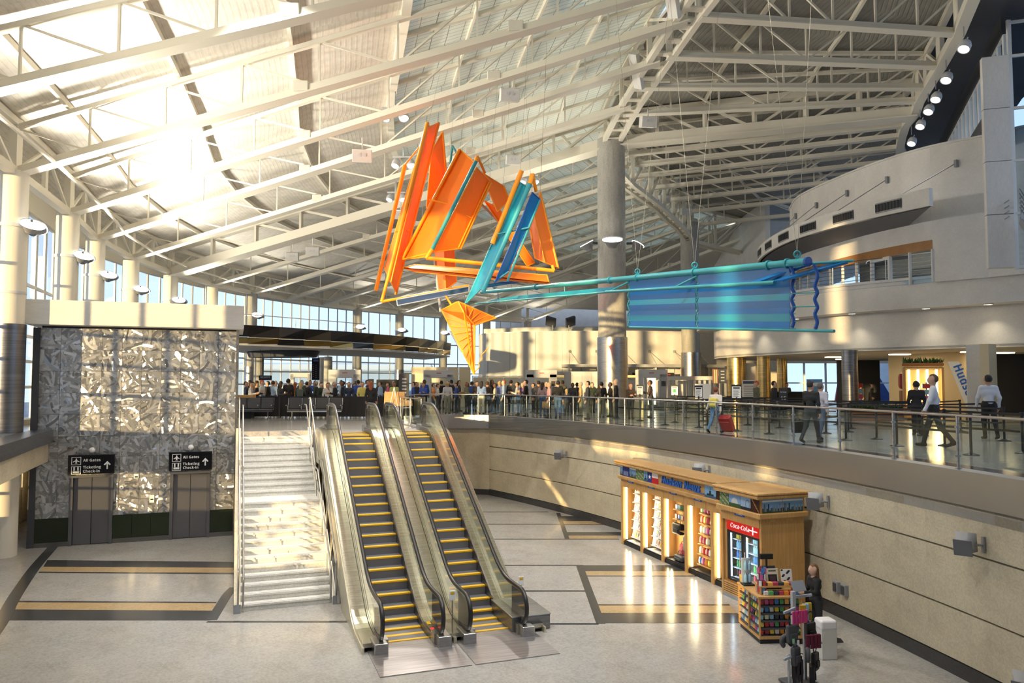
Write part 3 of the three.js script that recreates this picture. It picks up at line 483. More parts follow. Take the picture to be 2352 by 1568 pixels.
const glowRed = new THREE.MeshStandardMaterial({ color: 0x330808, emissive: new THREE.Color(1, .03, .04), emissiveIntensity: 1.6 }), glowGreen = new THREE.MeshStandardMaterial({ color: 0x052018, emissive: new THREE.Color(.02, .9, .5), emissiveIntensity: 1.3 });
escalator(0, 'left escalator with yellow-edged steps and red signal lamp', glowRed, [.36, .30]);
escalator(1.94, 'right escalator with yellow-edged steps and green signal lamp', glowGreen, [.30, .48]);
for (const [a, b, lab] of [[.97, -.25, 'between the escalators'], [2.86, .4, 'right of the escalators']]) { const p = grid(a, b), s = thing('safety_notice', 'small rounded white and yellow safety notice standing ' + lab, 'sign', [p[0], .02, p[1]], TURN); part('panel', rb(.14, .22, .02, .04, 0, .95, 0), M([.8, .8, .78], .5), s); part('yellow_head', rb(.1, .07, .024, .02, 0, 1.0, .002), mat.yellow, s); part('post', rod(V(0, 0, 0), V(0, .86, 0), .012), mat.steel, s); }
{ const p = grid(2.6, -.1), s = thing('escalator_end_cabinet', 'low brushed steel cabinet at the foot of the right escalator', 'cabinet', [p[0], 0, p[1]], TURN); part('body', rb(.95, .34, 1.5, .03, .25, .17, -.55), mat.steelDark, s); part('lid', rb(.97, .03, 1.52, .01, .25, .35, -.55), mat.steel, s); }
// ---------- news kiosk against the round wall ----------
const kT = -71.3 * Math.PI / 180, kO = [3.89, -27.35], kp = (x, y, z) => [kO[0] + x * .32 - z * .947, y, kO[1] + x * .947 + z * .32];
const tube5 = new THREE.MeshStandardMaterial({ color: 0xffffff, emissive: new THREE.Color(1, .90, .55), emissiveIntensity: 7 });
const goods = [[.62, .05, .04], [.75, .28, .03], [.78, .62, .06], [.06, .22, .55], [.72, .70, .66], [.10, .38, .14], [.55, .10, .30], [.03, .04, .06], [.80, .76, .50], [.30, .55, .75], [.45, .05, .10], [.85, .45, .10]].map(c => M(c, .35));
const cn = ['leftmost', 'second from left', 'third from left', 'fourth from left', 'fifth from left', 'sixth from left', 'seventh from left', 'eighth from left', 'ninth from left', 'tenth from left', 'eleventh from left', 'twelfth from left', 'thirteenth from left', 'fourteenth from left'], sn = ['bottom', 'second', 'third', 'fourth', 'fifth', 'top'];
const pal = () => goods[Math.floor(rnd() * goods.length)];
const prints = [0, 1, 2, 3, 4, 5].map(k => M([1, 1, 1], .35, 0, { map: canvasTex(64, 84, (x, w, h) => { const c = [['#c22', '#fff', '#222'], ['#f3f0ea', '#d33', '#335'], ['#274f9a', '#fff', '#fc3'], ['#e9c93a', '#b22', '#222'], ['#ddd', '#444', '#a55'], ['#7a9fc4', '#fff', '#c33']][k]; x.fillStyle = c[0]; x.fillRect(0, 0, w, h); x.fillStyle = c[1]; x.fillRect(5, 5, w - 10, 14); x.fillStyle = c[2]; x.beginPath(); x.ellipse(w / 2, h * .55, w * .22, h * .25, 0, 0, 7); x.fill(); x.fillStyle = c[1]; x.fillRect(8, h - 18, w * .5, 4); x.fillRect(8, h - 10, w * .7, 3); } ) }));
const magGeo = rb(.2, .27, .012, .004, 0, .135, 0), packGeo = (() => { const g = new THREE.SphereGeometry(.5, 10, 8); const p = g.attributes.position; for (let i = 0; i < p.count; i++) { const x = p.getX(i), y = p.getY(i), z = p.getZ(i); const s = v => Math.sign(v) * Math.pow(Math.abs(v) * 2, .5) / 2; p.setXYZ(i, s(x) * .16, s(y) * .21, z * .09); } g.computeVertexNormals(); g.translate(0, .105, 0); return g; })();
const boxGeo = rb(.12, .14, .09, .008, 0, .07, 0), bottleGeo = lathe([[0, 0], [.032, 0], [.034, .02], [.034, .14], [.028, .165], [.013, .19], [.012, .215], [0, .215]], 0, 0, 0, 12), capGeo = cy(.015, .015, .02, 0, .225, 0, 10);
function item(name, geo, m, pos, turn, tilt, label, cat, group) { const o = one(name, geo, m, label, cat, group); o.position.set(...pos); o.rotation.order = 'YXZ'; o.rotation.y = turn; o.rotation.x = tilt || 0; return o; }
{
  const o = thing('news_kiosk', 'long maple news kiosk with lit bays against the round wall', 'kiosk', [kO[0], 0, kO[1]], kT);
  const W = uvg => uvBox(uvg), posts = [.06, 1.48, 2.88, 4.28, 5.68, 6.56], D = -.5;
  part('back_panel', W(bx(6.5, 2.6, .04, 3.3, 1.3, D)), mat.wood, o); part('side_panel', W(bx(.05, 2.6, .5, .03, 1.3, D / 2)), mat.wood, o);
  for (const x of posts) part('post', W(rb(.15, 2.2, .12, .01, x, 1.1, -.04)), mat.wood, o);
  for (let k = 1; k < 5; k++) part('partition', W(bx(.05, 2.1, .4, posts[k], 1.05, -.3)), mat.wood, o);
  part('header_board', W(rb(6.6, .28, .12, .01, 3.3, 2.17, -.05)), mat.wood, o);
  for (let k = 0; k < 11; k++) part('header_board', W(rb(.585, .27, .02, .006, .32 + k * .598, 2.17, .015)), mat.wood, o);
  part('lower_moulding', W(rb(6.75, .12, .24, .03, 3.3, 2.36, 0)), mat.wood, o); part('frieze', W(bx(6.6, .4, .1, 3.3, 2.6, -.02)), mat.wood, o);
  part('cornice', W(rb(6.6, .1, .34, .04, 3.12, 2.83, .02)), mat.wood, o); part('roof_board', W(rb(6.55, .06, 1.0, .02, 3.08, 2.91, -.3)), mat.wood, o);
  part('plinth', bx(6.5, .12, .06, 3.3, .06, -.05), mat.black, o); part('bay_floor', bx(6.5, .04, .45, 3.3, .14, -.27), mat.black, o); part('inner_ceiling', W(bx(6.5, .03, .5, 3.3, 2.08, -.27)), mat.wood, o);
  // fridge unit stands forward at the near end
  const F0 = 6.66, F1 = 8.32, fz = .34;
  part('fridge_side', W(bx(.08, 2.7, 1.3, F1, 1.35, fz - .65)), mat.wood, o); part('fridge_side', W(bx(.08, 2.7, .5, F0, 1.35, fz - .25)), mat.wood, o);
  part('fridge_top', W(rb(F1 - F0 + .3, .1, 1.6, .04, (F0 + F1) / 2, 2.83, fz - .62)), mat.wood, o); part('roof_board', W(rb(F1 - F0 + .34, .06, 1.64, .02, (F0 + F1) / 2, 2.91, fz - .62)), mat.wood, o);
  part('lower_moulding', W(rb(F1 - F0 + .26, .14, 1.5, .03, (F0 + F1) / 2, 2.36, fz - .64)), mat.wood, o); part('frieze', W(bx(F1 - F0 + .06, .4, 1.36, (F0 + F1) / 2, 2.6, fz - .65)), mat.wood, o);
  part('header_board', W(bx(F1 - F0, .24, .08, (F0 + F1) / 2, 2.17, fz - .02)), mat.wood, o); part('inner_post', W(bx(.16, 2.1, .1, F0 + .1, 1.05, fz - .12)), mat.wood, o);
  for (let k = 0; k < 6; k++) part('vent_slat', W(bx(1.5, .035, .03, (F0 + F1) / 2, .12 + k * .055, fz)), mat.wood, o); part('vent_back', bx(1.55, .4, .02, (F0 + F1) / 2, .26, fz - .04), mat.woodDark, o); part('kick_board', bx(1.6, .1, .04, (F0 + F1) / 2, .05, fz), mat.grey, o);
  // picture frieze
  const scenes = { skyline: (x, w, h) => { x.fillStyle = '#6f9fd0'; x.fillRect(0, 0, w, h); x.fillStyle = '#dfe8ee'; x.fillRect(0, h * .1, w, h * .12); let s = 3; for (let i = 0; i < w; i += 9) { s = (s * 73 + 41) % 97; x.fillStyle = ['#33475c', '#52606c', '#232a33', '#7b8a94'][s % 4]; x.fillRect(i, h * (.3 + s / 97 * .5), 8, h); } x.fillStyle = '#2c4a28'; x.fillRect(0, h * .86, w, h * .14); }, dome: (x, w, h) => { x.fillStyle = '#86aede'; x.fillRect(0, 0, w, h); x.fillStyle = '#cfd6da'; x.beginPath(); x.arc(w / 2, h * .75, w * .3, Math.PI, 0); x.fill(); x.fillStyle = '#3d5a30'; x.fillRect(0, h * .68, w, h); }, wheel: (x, w, h) => { x.fillStyle = '#9bb9da'; x.fillRect(0, 0, w, h); x.strokeStyle = '#223'; x.lineWidth = 3; x.beginPath(); x.arc(w * .7, h * .55, h * .3, 0, 7); x.stroke(); x.fillStyle = '#24303a'; x.fillRect(0, h * .75, w, h); }, market: (x, w, h) => { x.fillStyle = '#3a1d12'; x.fillRect(0, 0, w, h); for (let i = 0; i < 60; i++) { x.fillStyle = ['#c4742c', '#7b2a18', '#e0b070'][i % 3]; x.fillRect((i * 37) % w, (i * 23) % h, 7, 6); } }, ship: (x, w, h) => { x.fillStyle = '#7fb0da'; x.fillRect(0, 0, w, h); x.fillStyle = '#3a6388'; x.fillRect(0, h * .8, w, h); x.fillStyle = '#1c242c'; x.fillRect(w * .2, h * .68, w * .6, h * .13); x.fillRect(w * .42, h * .45, w * .16, h * .3); x.fillRect(w * .49, h * .15, w * .03, h * .4); }, field: (x, w, h) => { x.fillStyle = '#5d7a45'; x.fillRect(0, 0, w, h); for (let i = 0; i < 90; i++) { x.fillStyle = ['#7f9a5a', '#c9c7a8', '#4a5f6e'][i % 3]; x.fillRect((i * 53) % w, (i * 31) % h, 9, 6); } }, flag: (x, w, h) => { x.fillStyle = '#20398a'; x.fillRect(0, 0, w * .42, h); x.fillStyle = '#f2eee8'; x.fillRect(w * .42, 0, w, h * .5); x.fillStyle = '#c8202c'; x.fillRect(w * .42, h * .5, w, h); x.fillStyle = '#fff'; x.beginPath(); for (let i = 0; i < 10; i++) { const r = i % 2 ? .1 : .24, a = -Math.PI / 2 + i * Math.PI / 5; x.lineTo(w * .21 + Math.cos(a) * r * h, h * .5 + Math.sin(a) * r * h); } x.fill(); }, night: (x, w, h) => { x.fillStyle = '#1f2f7a'; x.fillRect(0, 0, w, h); x.fillStyle = '#b9c2e0'; for (let i = 0; i < 6; i++) x.fillRect(w * .15 + i * w * .12, h * .5, 6, h * .4); } };
  const pics = (x0, w, key, z = .04, turn) => part('frieze_picture', turn ? bx(.012, .37, w, F1 + .04, 2.6, x0) : bx(w, .37, .012, x0 + w / 2, 2.6, z), M([1, 1, 1], .35, 0, { map: canvasTex(128, 80, scenes[key]) }), o);
  pics(0, .2, 'skyline'); pics(.21, .5, 'night'); pics(.72, .47, 'skyline'); pics(1.2, .54, 'field'); pics(1.75, .24, 'ship'); pics(2.0, .7, 'flag');
  pics(5.38, .57, 'ship'); pics(5.96, .6, 'market'); pics(F0 - .02, .42, 'field', fz + .04); pics(F0 + .41, .5, 'dome', fz + .04); pics(F0 + .92, .42, 'wheel', fz + .04); pics(F0 + 1.35, .35, 'market', fz + .04); pics(fz - .34, .6, 'skyline', 0, 1); pics(fz - .97, .62, 'skyline', 0, 1);
  const blue = M([.02, .13, .52], .4), sg = text('Hudson News', .235, .03); sg.applyMatrix4(new THREE.Matrix4().set(1.05, .25, 0, 0, 0, 1, 0, 0, 0, 0, 1, 0, 0, 0, 0, 1)); sg.translate(2.9, 2.5, .04); part('sign_lettering', sg, blue, o); part('lettering_underline', bx(.5, .022, .03, 5.1, 2.49, .05), blue, o);
  for (const [x, z] of [[.75, .03], [2.2, .03], [3.6, .03], [5.0, .03], [6.25, .03], [F0 + .85, fz + .04]]) { part('bay_plate', bx(.42, .075, .012, x, 2.27, z), blue, o); part('plate_lettering', bx(.26, .02, .004, x, 2.27, z + .008), M([.6, .65, .75], .5), o); }
  for (let k = 0; k < 5; k++) {
    const x = posts[k] + .14; part('light_tube', cy(.035, .035, 1.8, x, 1.1, -.1, 12), tube5, o);
    const l = new THREE.RectAreaLight(new THREE.Color(1, .85, .5), 26, 1.7, .08); const p = kp(x + .05, 1.1, -.2); l.position.set(...p); const q = kp(x + 1, 1.1, -.5); l.rotation.order = 'YXZ'; l.lookAt(...q); l.rotateZ(Math.PI / 2); scene.add(l);
    for (let r = 0; r < (k === 2 ? 3 : 6); r++) part('shelf', bx((posts[k + 1] - posts[k]) - .4, .02, .22, (posts[k] + posts[k + 1]) / 2 + .1, .3 + r * .3 + (k === 2 ? .8 : 0), -.38 + (5 - r) * .02), k < 2 ? mat.lightGrey : mat.wood, o);
  }
  // goods
  const nth = ['farthest', 'second', 'third', 'fourth', 'nearest'];
  for (let k = 0; k < 5; k++) { const n = k === 4 ? 3 : 6, x0 = posts[k] + .36, dx = (k === 4 ? .17 : .165);
    for (let r = 0; r < 6; r++) for (let j = 0; j < n; j++) {
      const px = x0 + j * dx + rr(-.01, .01), y = .315 + r * .3, z = -.36 + (5 - r) * .02;
      if (k < 2) item('magazine', magGeo, prints[Math.floor(rnd() * 6)], kp(px, y, z), kT + rr(-.05, .05), -.22, 'glossy magazine, ' + cn[j] + ' on the ' + sn[r] + ' shelf of the ' + nth[k] + ' kiosk bay', 'magazine', 'magazines in ' + nth[k] + ' kiosk bay');
      else if (k > 2) item('snack_bag', packGeo, pal(), kp(px, y, z), kT + rr(-.2, .2), -.1, 'bright snack bag, ' + cn[j] + ' on the ' + sn[r] + ' shelf of the ' + nth[k] + ' kiosk bay', 'snack', 'snack bags in ' + nth[k] + ' kiosk bay');
      else if (r > 2) item('souvenir_box', boxGeo, pal(), kp(px, y + .2 - .0, z), kT + rr(-.2, .2), 0, 'small boxed souvenir above the black handbag, ' + cn[j] + ' on the ' + sn[r] + ' shelf', 'souvenir', 'souvenirs in middle kiosk bay');
    } }
  const bag = (name, label, m, x, y, z, w, h, d) => { const p = kp(x, y, z), b = thing(name, label, 'bag', p, kT); part('body', rb(w, h, d, .06, 0, h / 2, 0), m, b); part('handle', at(new THREE.TorusGeometry(w * .28, .012, 6, 16, Math.PI), 0, h, 0), m, b); part('pocket', rb(w * .6, h * .4, .04, .015, 0, h * .35, d / 2), m, b); };
  bag('handbag', 'black handbag hanging in the middle kiosk bay', mat.black, 3.4, .95, -.26, .5, .34, .2); bag('backpack', 'patterned grey backpack in the middle kiosk bay', M([.35, .34, .28], .8), 3.9, .5, -.3, .34, .46, .2); bag('tote_bag', 'red and white tote bag under the black handbag', M([.5, .06, .08], .7), 3.5, .3, -.36, .3, .36, .14); bag('travel_bag', 'dark travel bag on the middle bay floor', mat.darkGrey, 3.6, .165, -.2, .5, .18, .2);
  for (let k = 0; k < 2; k++) for (let j = 0; j < 5; j++) item('newspaper', rb(.24, .03, .3, .008, 0, .016, 0), M([.62, .61, .57], .7), kp(posts[k] + .4 + j * .2, .162, -.18), kT + rr(-.1, .1), 0, 'folded newspaper on the floor of the ' + nth[k] + ' kiosk bay, ' + cn[j], 'newspaper', 'newspapers in ' + nth[k] + ' kiosk bay');
  // drinks fridge
  const f = thing('drinks_fridge', 'black two-door drinks fridge with red lit header', 'fridge', kp((F0 + F1) / 2 + .06, .42, fz - .05), kT), fw = 1.42;
  part('cabinet', [bx(.08, 1.68, .62, -fw / 2, .84, -.33), bx(.08, 1.68, .62, fw / 2, .84, -.33), bx(fw, .06, .62, 0, .03, -.33), bx(fw, .06, .62, 0, 1.65, -.33)], mat.black, f); part('liner', bx(fw, 1.6, .03, 0, .84, -.6), M([.7, .72, .74], .4), f);
  part('header_sign', rb(fw, .3, .06, .03, 0, 1.5, .0), new THREE.MeshStandardMaterial({ color: 0x300604, roughness: .4, emissiveMap: canvasTex(512, 110, (x, w, h) => { x.fillStyle = '#c81408'; x.fillRect(0, 0, w, h); x.fillStyle = '#fff'; x.font = 'italic bold 62px serif'; x.fillText('Coca-Cola', 60, 74); x.fillRect(355, 48, 130, 12); x.fillRect(408, 16, 18, 78); }), emissive: 0xffffff, emissiveIntensity: 1.0 }), f);
  { const l = new THREE.RectAreaLight(new THREE.Color(1, .3, .15), 2.2, 1.3, .26), p = kp((F0 + F1) / 2 + .06, 1.92, fz + .0); l.position.set(...p); l.lookAt(...kp((F0 + F1) / 2 + .06, 1.92, fz + 2)); scene.add(l); }
  for (const s of [-1, 1]) { const d = part('door', [bx(.05, 1.3, .04, s * .04, .7, 0), bx(.05, 1.3, .04, s * (fw / 2 - .06), .7, 0), bx(fw / 2 - .06, .05, .04, s * fw / 4, .07, 0), bx(fw / 2 - .06, .05, .04, s * fw / 4, 1.32, 0)], mat.black, f); part('glass', bx(fw / 2 - .14, 1.22, .008, s * fw / 4, .7, 0), mat.pane, d); part('handle', rod(V(s * .1, .5, .04), V(s * .1, .9, .04), .012), mat.steel, d); }
  const wt = new THREE.MeshStandardMaterial({ color: 0xffffff, emissive: new THREE.Color(.9, .95, 1), emissiveIntensity: 4 });
  for (const x of [-fw / 2 + .09, .07]) { part('light_tube', cy(.018, .018, 1.2, x, .72, -.06, 10), wt, f); const l = new THREE.RectAreaLight(new THREE.Color(.92, .96, 1), 14, 1.2, .04), p = kp((F0 + F1) / 2 + .06 + x + .03, 1.12, fz - .12); l.position.set(...p); l.lookAt(...kp((F0 + F1) / 2 + .06 + x + .6, 1.12, fz - .5)); l.rotateZ(Math.PI / 2); scene.add(l); }
  for (let r = 0; r < 5; r++) { part('shelf', bx(fw - .1, .015, .42, 0, .1 + r * .25, -.34), mat.lightGrey, f);
    for (let j = 0; j < 14; j++) { const x = -fw / 2 + .12 + j * .091; if (Math.abs(x) < .05) continue; const cm = [M([.05, .015, .01], .15), goods[5], goods[3], goods[9], goods[2]][r]; const b = item('drink_bottle', bottleGeo, x > 0 && r > 2 ? goods[9] : r === 0 && j % 3 ? goods[10] : cm, kp((F0 + F1) / 2 + .06 + x, .42 + .108 + r * .25, fz - .05 - .24), kT, 0, 'plastic drink bottle in the fridge, ' + cn[j] + ' on the ' + sn[r] + ' shelf', 'bottle', 'bottles in the drinks fridge'); } }
}
// ---------- counter stand with sweets ----------
{
  const sx = 5.42, sz = -17.0, ry = rad(4), o = thing('counter_stand', 'maple counter stand full of sweets in front of the kiosk', 'display stand', [sx, 0, sz], ry), W = .98, Dp = 1.25, H = 1.0;
  part('base', bx(W - .06, .1, Dp - .06, W / 2, .05, -Dp / 2), mat.black, o); part('core', uvBox(bx(W - .36, H - .1, Dp - .36, W / 2 + .1, .1 + (H - .1) / 2, -Dp / 2 - .08)), mat.wood, o); part('deck', uvBox(rb(W + .04, .05, Dp + .04, .01, W / 2, H, -Dp / 2)), mat.wood, o); part('bottom_board', uvBox(bx(W, .06, Dp, W / 2, .13, -Dp / 2)), mat.wood, o);
  for (const [x, z] of [[.02, -.02], [W - .02, -.02], [.02, -Dp + .02], [.02, -Dp / 2]]) part('corner_post', uvBox(bx(.035, H - .1, .035, x, .1 + (H - .1) / 2, z)), mat.wood, o);
  part('upper_rack', uvBox(bx(W - .1, .03, .3, W / 2 + .03, H + .2, -.25)), mat.wood, o); part('rack_leg', bx(.03, .2, .28, .1, H + .1, -.25), mat.wood, o); part('rack_leg', bx(.03, .2, .28, W - .06, H + .1, -.25), mat.wood, o);
  const c = Math.cos(ry), s = Math.sin(ry), w = (x, y, z) => [sx + x * c + z * s, y, sz - x * s + z * c];
  for (let r = 0; r < 5; r++) { part('shelf', bx(W - .06, .015, .2, W / 2, .17 + r * .16, -.11, 0, .2), mat.darkGrey, o); part('shelf', bx(.2, .015, Dp - .06, .11, .17 + r * .16, -Dp / 2, 0, 0, -.2), mat.darkGrey, o);
    for (let j = 0; j < 8; j++) item('sweet_packet', rb(.09, .11, .05, .012, 0, .055, 0), pal(), w(.09 + j * .115, .188 + r * .16, -.09), ry + rr(-.12, .12), -.2, 'small sweet packet on the stand near side, ' + cn[j] + ', ' + sn[r] + ' shelf', 'sweets', 'sweets on the stand near side');
    for (let j = 0; j < 9; j++) item('candy_bar', rb(.1, .10, .05, .012, 0, .05, 0), pal(), w(.08, .188 + r * .16, -.1 - j * .128), ry - Math.PI / 2 + rr(-.12, .12), -.2, 'bright candy bar on the stand left side, ' + cn[j] + ', ' + sn[r] + ' shelf', 'sweets', 'sweets on the stand left side'); }
  for (let j = 0; j < 7; j++) item('gum_box', rb(.1, .09, .12, .01, 0, .045, 0), pal(), w(.2 + j * .115, H + .026, -.12), ry, 0, 'small gum box on the counter top edge, ' + cn[j], 'sweets', 'gum boxes on the counter top');
  for (let j = 0; j < 6; j++) item('chocolate_box', rb(.12, .07, .12, .01, 0, .035, 0), [goods[7], goods[11], goods[10]][j % 3], w(.2 + j * .125, H + .216, -.2), ry, 0, 'dark chocolate box on the raised counter rack, ' + cn[j], 'sweets', 'chocolate boxes on the counter rack');
  const stand = (name, label, x, z, y, w2, h2, m, cat) => { const p = w(x, y, z), t = thing(name, label, cat, p, ry + .05); part('panel', rb(w2, h2, .03, .006, 0, h2 / 2, 0, 0, -.18), m, t); part('easel_leg', bx(.03, h2 * .8, .02, 0, h2 * .4, -.1, 0, .2), mat.black, t); part('foot', bx(w2, .015, .14, 0, .008, .02), mat.black, t); };
  stand('book_display', 'framed cream book display on the counter stand', .46, -.36, H + .2, .28, .34, M([1, 1, 1], .5, 0, { map: canvasTex(64, 80, (x, a, b) => { x.fillStyle = '#cfc6b0'; x.fillRect(0, 0, a, b); x.fillStyle = '#222'; x.fillRect(8, 30, a - 16, b - 36); x.fillStyle = '#555'; x.fillRect(12, 8, a - 24, 8); x.fillStyle = '#46343a'; x.fillRect(16, 38, a - 32, b - 52); }) }), 'display'); stand('photo_display', 'black and white picture card display on the counter', .78, -.34, H + .2, .26, .32, M([1, 1, 1], .5, 0, { map: canvasTex(64, 80, (x, a, b) => { x.fillStyle = '#e4e4e4'; x.fillRect(0, 0, a, b); x.fillStyle = '#222'; for (let i = 0; i < 14; i++) x.fillRect((i * 29) % 56, (i * 17) % 72, 12, 8); }) }), 'display');
  { const t = thing('cash_register', 'black cash register with customer display on a pole', 'cash register', w(.55, H + .025, -.75), ry); part('body', rb(.42, .16, .4, .02, 0, .08, 0), mat.black, t); part('screen', rb(.34, .26, .04, .01, 0, .34, -.05, 0, -.3), mat.darkGrey, t); part('pole', rod(V(-.1, .1, .1), V(-.1, .68, .1), .025), mat.black, t); part('customer_display', rb(.3, .12, .06, .01, -.1, .72, .1), mat.black, t); }
  { const t = thing('toy_spinner', 'tall clear spinner of small toys at the counter corner', 'display', w(.16, H + .025, -.22), ry); part('pole', rod(V(0, 0, 0), V(0, .62, 0), .012), mat.steel, t); part('foot', cy(.1, .1, .02, 0, .01, 0, 18), mat.steel, t); for (let r = 0; r < 4; r++) for (let j = 0; j < 6; j++) { const a = j * 1.047 + r * .3; part('blister_card', rb(.07, .12, .015, .004, Math.sin(a) * .09, .1 + r * .14, Math.cos(a) * .09, a), [goods[3], goods[0], goods[4], goods[6]][(r + j) % 4], t); } }
  { const t = thing('bottle_stand', 'tall clear water bottle display with blue labels on the counter', 'display', w(.12, H + .025, -.95), ry); part('stand_panel', rb(.22, .6, .04, .008, 0, .3, -.1), M([.35, .42, .5], .4), t); for (let r = 0; r < 2; r++) for (let j = 0; j < 2; j++) part('water_bottle', at(bottleGeo.clone(), -.05 + j * .1, .06 + r * .28, 0), goods[9], t); part('foot', rb(.26, .04, .22, .01, 0, .02, 0), mat.black, t); }
  { const t = thing('pamphlet_rack', 'sloped rack of yellow pamphlets at the counter back corner', 'rack', w(.12, H + .025, -1.15), ry); part('back', rb(.24, .2, .02, .005, 0, .1, 0, 0, -.3), mat.steel, t); for (let j = 0; j < 3; j++) part('pamphlet', rb(.07, .16, .008, .002, -.08 + j * .08, .12, .02, 0, -.3), j % 2 ? goods[4] : mat.yellow, t); }
}
// ---------- travel goods rack, bin, mat, wall sockets ----------
{
  const o = thing('travel_rack', 'grey four-way rack of black bags and neck pillows in the foreground', 'rack', [5.45, 0, -14.75], .25);
  part('pole', bx(.07, 1.75, .07, -.14, .9, .05), mat.midGrey, o); part('pole', bx(.05, 1.45, .05, .16, .75, -.05), mat.midGrey, o); part('base', rb(.6, .06, .5, .02, 0, .05, 0), mat.darkGrey, o);
  for (const [x, y, z, r] of [[-.3, 1.46, .16, .35], [.2, 1.62, -.12, -.2], [.25, .78, .14, .15], [-.34, .62, .2, .3]]) part('arm', rb(.34, .05, .04, .01, x, y, z, r, 0, .1), M([.42, .46, .52], .4), o);
  part('header_card', rb(.3, .2, .015, .004, .08, 1.82, -.1, .1, -.5), mat.grey, o);
  const hang = (name, label, g, m, x, y, z, r, cat, grp) => { const p = [5.45 + x * .97 + z * .25, y, -14.75 - x * .25 + z * .97]; return item(name, g, m, p, .25 + r, 0, label, cat, grp); };
  for (let j = 0; j < 5; j++) hang('luggage_tag', 'pink luggage strap atop the travel rack, ' + cn[j], rb(.055, .24, .03, .01, 0, -.12, 0), M([.62, .03, .22], .4), -.24 + j * .075, 1.45, .2 - j * .01, .2, 'luggage strap', 'pink straps on the travel rack');
  for (let j = 0; j < 3; j++) hang('travel_pouch', 'travel pouch on the right arm of the rack, ' + cn[j], rb(.12, .34, .05, .015, 0, -.17, 0), [M([.62, .38, .02], .5), goods[9], M([.6, .4, .03], .5)][j], .08 + j * .1, 1.5, .02 - j * .05, -.2, 'pouch', 'pouches on the travel rack');
  const strapBag = merge([rb(.22, .34, .1, .035, 0, -.36, 0), at(new THREE.TorusGeometry(.08, .01, 6, 16).scale(1, 1.3, 1), 0, -.1, 0), rb(.14, .12, .03, .01, 0, -.4, .06)]), pillow = at(new THREE.TorusGeometry(.1, .045, 10, 22, 5.0), 0, -.16, 0, 0, 0, -.9), brolly = merge([lathe([[0, -.52], [.012, -.5], [.035, -.3], [.03, -.08], [.012, -.05], [.012, .0], [0, .0]], 0, 0, 0, 10), at(new THREE.TorusGeometry(.03, .008, 6, 12, 3.6), 0, .02, 0)]);
  [['upper left', -.24, 1.38, .14], ['upper right', .24, 1.36, .02], ['middle left', -.2, .98, .18], ['middle right', .3, .8, .06], ['lowest left', -.14, .62, .12], ['lowest right', .2, .6, .1]].forEach(([n, x, y, z], j) => hang('shoulder_bag', 'black shoulder bag on the travel rack, ' + n, strapBag, j % 2 ? mat.black : mat.darkGrey, x, y, z, .2 * j, 'bag', 'black bags on the travel rack'));
  [['left', -.3, 1.02, .05], ['right', .36, 1.04, -.1], ['front', .02, .8, .24]].forEach(([n, x, y, z], j) => hang('neck_pillow', 'black neck pillow hanging on the travel rack, ' + n + ' one', pillow, mat.darkGrey, x, y, z, .5 * j, 'pillow', 'neck pillows on the travel rack'));
  for (let k = 0; k < 4; k++) hang('umbrella', 'folded black umbrella hanging low on the rack, ' + cn[k], brolly, k === 0 ? mat.midGrey : mat.black, -.36 + k * .09, .62, .2, 0, 'umbrella', 'umbrellas on the travel rack');
  for (let j = 0; j < 4; j++) hang('folded_scarf', 'dark red folded scarf on the rack, ' + cn[j], rb(.07, .26, .06, .015, 0, -.13, 0), M([.12, .01, .03], .8), .08 + j * .08, .98, .16, 0, 'scarf', 'scarves on the travel rack');
  for (let j = 0; j < 3; j++) hang('price_ticket', ['small green price ticket on the left rack bag', 'small white price ticket on the left rack bag', 'small white price ticket on the right rack scarves'][j], rb(.05, .09, .006, .002, 0, -.05, 0), j ? M([.75, .75, .72], .5) : M([.3, .6, .35], .5), [-.3, -.2, .36][j], [.98, .95, 1.05][j], .27, .1, 'ticket', 'price tickets on the rack');
  const b = thing('waste_bin', 'slim white bin behind the travel rack', 'bin', [6.55, 0, -16.2], .1); part('body', rb(.34, .72, .3, .02, 0, .36, 0), M([.62, .62, .60], .5), b); part('liner', rb(.36, .2, .32, .05, 0, .7, 0), M([.75, .74, .76], .7), b);
  one('floor_mat', plate([[6.0, -18.2], [7.35, -17.35], [7.3, -17.1], [6.1, -17.0], [5.9, -17.4]].reverse(), [], .001, .014), mat.black, 'black rubber floor mat behind the counter stand', 'mat');
  for (const [z, k] of [[-18.95, 'left'], [-18.65, 'right']]) { const R = AR - .02, a = Math.asin((z - AC[1]) / R), t = thing('wall_socket', 'grey socket box low on the round wall, ' + k + ' of the pair', 'socket', [AC[0] + R * Math.cos(a), .72, z], -1.4); part('box', rb(.2, .28, .14, .02, 0, 0, 0), mat.grey, t); part('cover', rb(.14, .2, .02, .008, 0, 0, .075), mat.darkGrey, t); }
}
// wall speakers on the round wall
[[1203, 'farthest', -33.4, 2.55], [1, 'second', -28.2, 2.55], [2, 'third', -24.6, 2.9], [3, 'fourth', -19.2, 2.75], [4, 'nearest', -14.4, 2.7], [5, 'lowest', -13.1, .62]].forEach(([_, n, z, y]) => {
  const R = AR - .02, a = Math.asin((z - AC[1]) / R), t = thing('wall_loudspeaker', 'grey wedge loudspeaker on the round stone wall, ' + n + ' one', 'loudspeaker', [AC[0] + R * Math.cos(a), y, z], Math.atan2(-Math.cos(a), -Math.sin(a)));
  part('bracket', [bx(.06, .3, .04, 0, 0, .02), rod(V(0, 0, 0), V(0, 0, .26), .025)], mat.grey, t);
  const g = new THREE.CylinderGeometry(.17, .30, .36, 4, 1); g.rotateY(Math.PI / 4); g.rotateX(Math.PI / 2 + .25); g.rotateY(.7); g.translate(-.08, 0, .42); g.scale(.85, .85, .85); part('cabinet', g, M([.33, .34, .36], .5), t);
